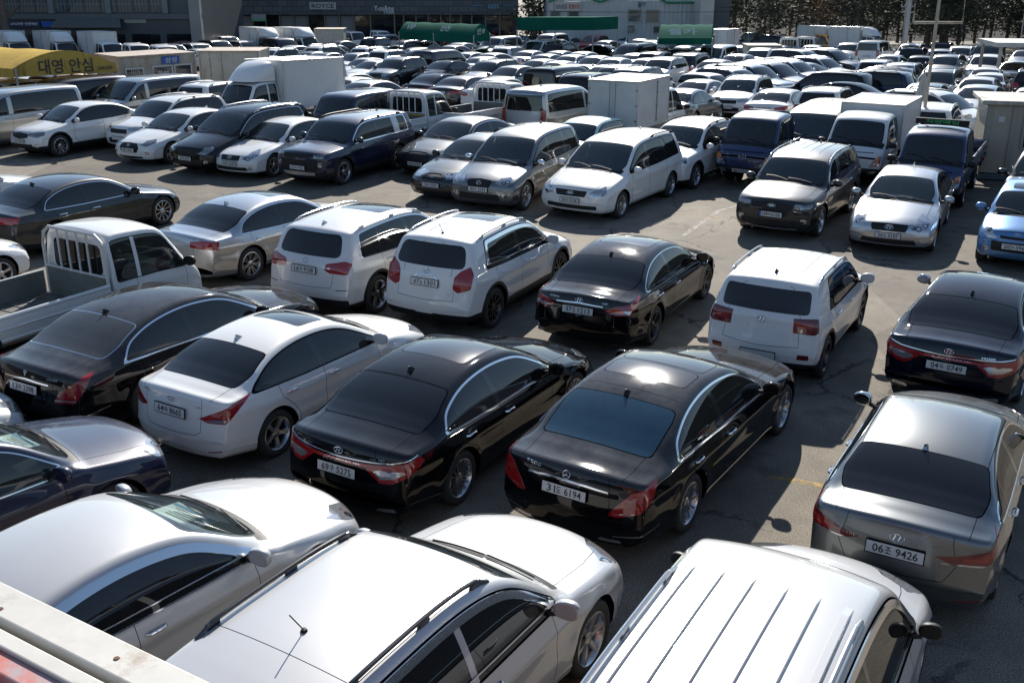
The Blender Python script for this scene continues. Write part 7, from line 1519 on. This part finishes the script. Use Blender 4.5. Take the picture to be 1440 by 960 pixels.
text_on(r, 'ROYCE', (p.x, D_ - .22, zpx(8.5, D_)), (1, 0, 0), 2.5, .46, mat('letter_dark', ()), push=.02)
p = gpt(556, D_); text_on(r, 'Y-ou&me', (p.x, D_ - .03, zpx(12, D_)), (1, 0, 0), 2.2, .6, mat('letter_bright', ()), push=.05); text_on(r, 'YWAN', (p.x + .5, D_ - .03, zpx(17.5, D_)), (1, 0, 0), 1.2, .4, mat('letter_bright', ()), push=.05)
p = gpt(696, D_); text_on(r, 'GS25', (p.x, D_ - .03, zpx(9.5, D_)), (1, 0, 0), 1.2, .42, mat('letter_cyan', (.15, .45, .60), .5), push=.05)
for sx in (-1.7, 1.7): q = MB(); q.box((p.x + sx, D_ - .06, zpx(8.2, D_)), (1.2, .06, .12)); q.build('sign_bar', mat('bar_blue', (.05, .20, .32), .5), r)
p = gpt(396, D_); q = MB(); q.box((p.x, D_ - .6, zpx(25, D_)), (1.6, .06, .75)); q.build('banner', mat('banner_pale', (.30, .34, .36), .6), r); q = MB(); q.box((p.x, D_ - .61, zpx(28.3, D_)), (1.6, .07, .2)); q.build('banner_stripe', mat('banner_green', (.12, .38, .16), .6), r)
# white sheet metal building
D_ = 104.; g0 = gz(D_); a, b = gpt(766, D_), gpt(979, D_); r = thing('building', 'white corrugated industrial building with green roof edges', 'building')
ww = worn('sheet_white', (.44, .47, .48), (.38, .41, .42), .8, .6); m = MB(); v = []; k = 150
for i in range(k + 1):
    x_ = a.x + (b.x - a.x) * i / k; dy = .04 if (i // 2) % 2 else 0; px_ = 766 + 213 * i / k
    for z in (g0, zpx(-6 + 8 * abs(math.sin(max(0, px_ - 766) / 213 * math.pi * 2.6)), D_)): v.append((x_, D_ + dy, z))
m.add(v, [(2 * i, 2 * i + 2, 2 * i + 3, 2 * i + 1) for i in range(k)]); m.build('wall', ww, r)
q = MB(); q.box(((a.x + b.x) / 2, D_ + 8.1, (g0 + zpx(0, D_)) / 2), (b.x - a.x - .05, 16, zpx(0, D_) - g0)); q.build('rear_wall', ww, r)
for (x0, y0, x1, y1) in ((766, 3, 782, -4), (815, -4, 833, 3), (833, 3, 850, -4), (905, -4, 918, 4), (918, 4, 979, 4)):
    p, p2 = gpt(x0, D_), gpt(x1, D_); q = MB(); q.tube([(p.x, D_ - .12, zpx(y0, D_)), (p2.x, D_ - .12, zpx(y1, D_))], .11, 6); q.build('roof_edge', mat('edge_green', (.02, .22, .12), .5), r)
for (x0, y0, x1, y1) in ((870, 14.5, 885, 30), (893, 15, 908, 31), (770, 17, 781, 28), (793, 17, 805, 28), (870, 37, 877, 45), (903, 38, 910, 46)):
    p, p2 = gpt(x0, D_), gpt(x1, D_); za, zb_ = zpx(y0, D_), zpx(y1, D_); q = MB(); q.box(((p.x + p2.x) / 2, D_ - .06, (za + zb_) / 2), (p2.x - p.x + .15, .12, za - zb_ + .15)); f = q.build('window', mat('mullion_grey', ()), r)
    q = MB(); q.box(((p.x + p2.x) / 2, D_ - .10, (za + zb_) / 2), (p2.x - p.x, .08, za - zb_)); q.build('pane', mat('pane_grey', (.06, .085, .085), .1, 0, .5), f)
p, p2 = gpt(775, D_), gpt(808, D_); q = MB(); q.box(((p.x + p2.x) / 2, D_ - .15, zpx(9, D_)), (p2.x - p.x, .2, .85)); q.build('sign', mat('sign_cream', (.42, .42, .40), .5), r)
text_on(r, '성능점검', (gpt(783, D_).x, D_ - .26, zpx(9.5, D_)), (1, 0, 0), 1.05, .42, mat('letter_navy', (.03, .03, .12), .5), push=.02); text_on(r, '품질보증', (gpt(799.5, D_).x, D_ - .26, zpx(9.5, D_)), (1, 0, 0), 1.05, .42, mat('letter_red', (.45, .03, .03), .5), push=.02)
text_on(r, '웰카', (gpt(886, D_).x, D_ - .03, zpx(7, D_)), (1, 0, 0), .75, .5, mat('letter_navy', ()), push=.06)
D2 = 100.; a, b = gpt(962, D2), gpt(979, D2); r = thing('building', 'tall pale metal shed standing right of the white building', 'building'); q = MB(); q.box(((a.x + b.x) / 2, D2 + 2, gz(D2) + 4), (b.x - a.x, 4, 8)); q.build('wall', worn('shed_white', (.50, .50, .47), (.42, .42, .4), 1., .6), r); q = MB(); q.box(((a.x + b.x) / 2, D2 - .05, zpx(25, D2)), (.5, .08, .45)); q.build('notice_board', mat('sign_cream', ()), r)
a, b = gpt(979, D2), gpt(1002, D2); r = thing('fence_panel', 'dark grey sheet metal wall between the pale shed and the pines', 'wall'); q = MB(); q.box(((a.x + b.x) / 2, D2 + 1, gz(D2) + 2.6), (b.x - a.x, .2, 5.2)); q.build('panel', mat('sheet_dark', (.08, .09, .10), .6), r)

# ---------------------------------------------------------------- trees
leafm = worn('pine_needles', (.040, .054, .028), (.070, .075, .042), 3., .8); leafb = worn('needles_brown', (.20, .11, .06), (.26, .15, .08), 3., .8); bark = worn('bark', (.16, .125, .10), (.09, .07, .06), 6., .9)
def pine(x, y, h, crown0, label, lm, seed, spread=2.2, dens=1., name='pine_tree', group='pines along the back of the lot'):
    rg = random.Random(seed); r = thing(name, label, 'tree', (x, y, gz(y)), 0, group); m = MB(); lean = rg.uniform(-.5, .5)
    trunk = [Vector((lean * t * t + .12 * math.sin(5 * t + seed), .1 * math.sin(4 * t + seed), h * t)) for t in np.linspace(0, 1, 8)]; m.tube(trunk, [.17 * (1 - .85 * t) for t in np.linspace(0, 1, 8)], 7)
    v = []; f = []
    nbr = int(28 * dens)
    for k in range(nbr):
        t = crown0 + (1 - crown0) * (k + rg.random()) / nbr; i = min(6, int(t * 7)); base = trunk[i].lerp(trunk[i + 1], t * 7 - i); a = rg.uniform(0, 6.28); ln = spread * (1.15 - t * .75) * rg.uniform(.6, 1.15)
        tip = base + Vector((math.cos(a) * ln, math.sin(a) * ln, rg.uniform(-.1, .5) * ln)); mid = base.lerp(tip, .5) + Vector((0, 0, -.08 * ln)); m.tube([base, mid, tip], [.05 * (1.1 - t), .03, .01], 4)
        for q in range(int(50 * dens)):
            u = rg.random() ** .6; p = base.lerp(tip, u) + Vector((rg.gauss(0, .30), rg.gauss(0, .30), rg.gauss(0, .2))) * (.5 + .4 * ln); s = rg.uniform(.10, .30); d1 = Vector((rg.gauss(0, 1), rg.gauss(0, 1), rg.gauss(0, .6))).normalized(); d2 = d1.cross(Vector((rg.gauss(0, 1), rg.gauss(0, 1), rg.gauss(0, 1)))).normalized()
            b = len(v); v += [p - d1 * s, p + d2 * s * .35, p + d1 * s, p - d2 * s * .35]; f.append((b, b + 1, b + 2, b + 3))
    m.build('trunk', bark, r)
    if dens > .2: c = MB(); c.add(v, f); c.build('crown', lm, r)
    return r
rt = random.Random(3); k = 0; places = ['above the parked box trucks', 'behind the yellow truck cab', 'behind the white van', 'behind the utility pole', 'behind the sign frame', 'behind the open metal shelter']
protos = []
xs_p = sorted(rt.uniform(-1, 1) for _ in range(58))
tcnt = {}
for i, u in enumerate(xs_p):
    px = 1215 + 240 * u; Dy = rt.uniform(98, 128); g = gpt(px, Dy); seed = i; var = i % 7
    zone = places[min(5, max(0, int((px - 975) / 82)))]; tcnt.setdefault(zone, []).append((px, g, Dy, var, i))
TREES = []
for zone, lst in tcnt.items():
    lst.sort()
    for j, (px, g, Dy, var, i) in enumerate(lst):
        kind = 'brown' if 1075 < px < 1130 and i % 2 else 'green'
        lb = f"{'rusty brown' if kind == 'brown' else 'dark green'} pine {zone}, " + (ORD[j] if j < 13 else 'last') + ' from left'; TREES.append((g.x, Dy, lb, kind, var))
made = {}
for (x_, y_, lb, kind, var) in TREES:
    key = (kind, var if kind == 'green' else var % 2)
    if key not in made:
        made[key] = pine(x_, y_, 7.5 + var * .4, .16 + .06 * (var % 3), lb, leafb if kind == 'brown' else leafm, 10 + var, 2.9 + .3 * (var % 3)); index_kids()
    else:
        o = copy_tree(made[key]); o.location = (x_, y_, gz(y_)); s_ = rt.uniform(.85, 1.2); o.scale = (s_, s_, s_); o['label'] = lb
        o.rotation_euler = (0, 0, rt.uniform(0, 6.28))
for (px, Dy, h, lb, d_) in ((66, 86, 9, 'dark bare pruned tree trunk in front of the glass building', .14), (332, 108, 9, 'dark tree in the gap between the two buildings', 1.), (338, 112, 8, 'second dark tree deeper in the gap between the buildings', 1.), (748, 112, 9, 'dark evergreen left of the white building', 1.), (741, 116, 8, 'dark evergreen beside the end of the stone building', 1.), (757, 120, 9, 'dark evergreen nearest the white building wall', 1.)):
    g = gpt(px, Dy)
    if d_ < .5:
        r = thing('bare_tree', lb, 'tree', (g.x, g.y, gz(g.y))); m = MB(); m.tube([(0, 0, 0), (.05, 0, 2), (0, 0, 4.5), (.1, 0, 7)], [.42, .36, .30, .2], 9); m.build('trunk', bark, r)
        for sx, z in ((-1, 3.0), (1, 3.2), (-1, 4.2), (1, 4.6)): q = MB(); q.tube([(0, 0, z), (sx * .6, .1, z + .5), (sx * 1.5, .1, z + 1.4)], [.18, .14, .07], 7); q.build('limb', bark, r)
    else: pine(g.x, g.y, h, .05, lb, leafm, int(px), 2.0, 1., group='dark trees between the buildings')
# pale slope and low wall seen through the trunks
m = MB(); v = []
for i, x_ in enumerate(np.linspace(12, 75, 30)):
    v += [(x_, 133, gz(133)), (x_ + rt.uniform(-1, 1), 152, gz(133) + 5.5 + rt.uniform(-.8, .8))]
m.add(v, [(2 * i, 2 * i + 2, 2 * i + 3, 2 * i + 1) for i in range(29)], 0, True); tag(m.build('hillside', worn('hillside_earth', (.022, .026, .018), (.05, .046, .036), .25, .95)), kind='structure')
# overhead cables
for i, (p, lb) in enumerate((([(700, 14, 95), (860, 22, 95), (1270, 12, 95)], 'thin sagging cable before the white building'), ([(960, -6, 93), (1120, 12, 93), (1440, 6, 93)], 'upper black cable crossing in front of the pines'), ([(985, 10, 94), (1180, 30, 94), (1275, -2, 94)], 'middle cable sagging towards the utility pole'), ([(1160, -6, 92), (1240, 36, 92), (1330, 60, 92)], 'steep cable running down past the utility pole'))):
    pts = [gpt(px, D, zpx(py, D)) for px, py, D in p]; fin = [pts[0] * (1 - t) ** 2 + pts[1] * 2 * t * (1 - t) + pts[2] * t * t for t in np.linspace(0, 1, 20)]; q = MB(); q.tube(fin, .022, 5); tag(q.build('overhead_cable', M_TRIM), lb, 'cable')
# shelter at the right edge
r = thing('metal_shelter', 'open cream metal shelter with ribbed roof behind the booth at the right', 'shelter'); a = at(1408, 66, 2.3); cm = mat('cream_steel', (.42, .40, .35), .5)
for dx, dy in ((0, 0), (2.0, -.3), (0.3, 3), (4.2, -.6)): q = MB(); q.box((a.x + dx, a.y + dy, (gz(a.y) + a.z) / 2), (.14, .14, a.z - gz(a.y))); q.build('post', cm, r)
q = MB(); q.box((a.x + 2.1, a.y + 1.2, a.z + .12), (4.6, 3.6, .24), rz=-.13); q.build('roof', worn('shelter_roof', (.50, .50, .47), (.40, .4, .38), 2., .6), r)
q = MB(); q.box((a.x + 1.2, a.y - .1, gz(a.y) + .5), (1.2, .1, .7)); q.build('side_panel', cm, r)
# trucks at the back
bt = []
def back_truck(px, py, yaw, kind, lb, pk='w', fair=False, z=1.97, box=(1.75, 2.9, .86, 2.62), d=1.0):
    S = dict(wb=2.64, foh=1.18); loc = place(S, yaw, d, 0, z, px, py); o = truck('parked_truck', lb, P[pk], loc, D(yaw), kind, lod='far', fair=fair, box=box, group='trucks at the back of the lot'); settle(o)
for q in [(90, 58, -48, 'box', 'white box truck with smooth tapered nose behind the yellow canopy', 'w', True), (24, 58, -48, 'box', 'white box truck with rounded deflector, leftmost behind the yellow canopy', 'w', True), (155, 59, -48, 'box', 'white truck with plain box behind the yellow canopy', 'w'), (193, 61, -48, 'bed', 'white small truck second from the left of the rusty office', 'w'), (232, 63, -48, 'bed', 'white small truck directly behind the rusty office', 'w'),
          (382, 51, -48, 'box', 'white box truck left of the pair near the stone building', 'w', True), (432, 51, -48, 'box', 'white box truck right of the pair near the stone building', 'w', True), (500, 44, -48, 'bed', 'white twin cab truck left of the long green canopy', 'w'), (537, 43, -48, 'bed', 'white small truck touching the long green canopy', 'w'),
          (1115, 52, 60, 'bed', 'white flatbed truck seen from behind beside a matching one', 'w'), (1138, 51, 60, 'bed', 'white flatbed truck next to the yellow cab', 'w'), (1165, 48, -48, 'bed', 'small truck with a bright yellow cab', 'y'), (1183, 48, -48, 'box', 'white box truck with domed deflector behind the yellow truck', 'w', True), (1232, 50, -48, 'box', 'white box truck with domed deflector behind the white van', 'w', True), (1052, 45, 146, 'bed', 'pale double seat truck before the pines', 'gm'), (1030, 52, 60, 'box', 'white box truck beside the green barrel canopy', 'w')]: back_truck(*q)
for (x0, x1, py, lb) in ((442, 482, 42, 'white closed box body standing behind the car rows at left'), (1054, 1100, 55, 'low white box body between cars near the pines'), (1003, 1027, 44, 'white box body touching the green barrel canopy')):
    a, b = at(x0, py, 2.2), at(x1, py, 2.2); rr, x, n, z0 = container('storage_box', lb, a, b, 2.0, 2.2 if py < 50 else 1.7, wb_, False)

# ---------------------------------------------------------------- unseen buildings added to keep the bright horizon out of car reflections
wallm = worn('reflection_blocker_wall', (.16, .15, .14), (.12, .115, .11), .5, .8)
for (x_, y_, wx, wy, h, lb) in ((-74, 40, 16, 120, 11, 'long low grey building along the left side of the lot'), (72, 50, 16, 130, 11, 'long low grey building along the right side of the lot'), (0, -34, 150, 14, 9, 'low grey building behind the viewpoint')):
    r = thing('building', lb, 'building', (x_, y_, min(0, gz(y_)))); q = MB(); q.box((0, 0, h / 2 - 1), (wx, wy, h + 2)); q.build('wall', wallm, r)
    q = MB(); q.box((0, 0, h + .1), (wx + .6, wy + .6, .3)); q.build('roof', mat('roof_felt', (.1, .1, .1), .9), r)
    for i in range(12):
        q = MB()
        if wx > wy: q.box((-wx / 2 + (i + .5) * wx / 12, wy / 2 + .02, h * .55), (6, .1, 2.2))
        else: q.box(((wx / 2 + .02) * (1 if x_ < 0 else -1), -wy / 2 + (i + .5) * wy / 12, h * .55), (.1, 6, 2.2))
        q.build('window', gl_b, r)
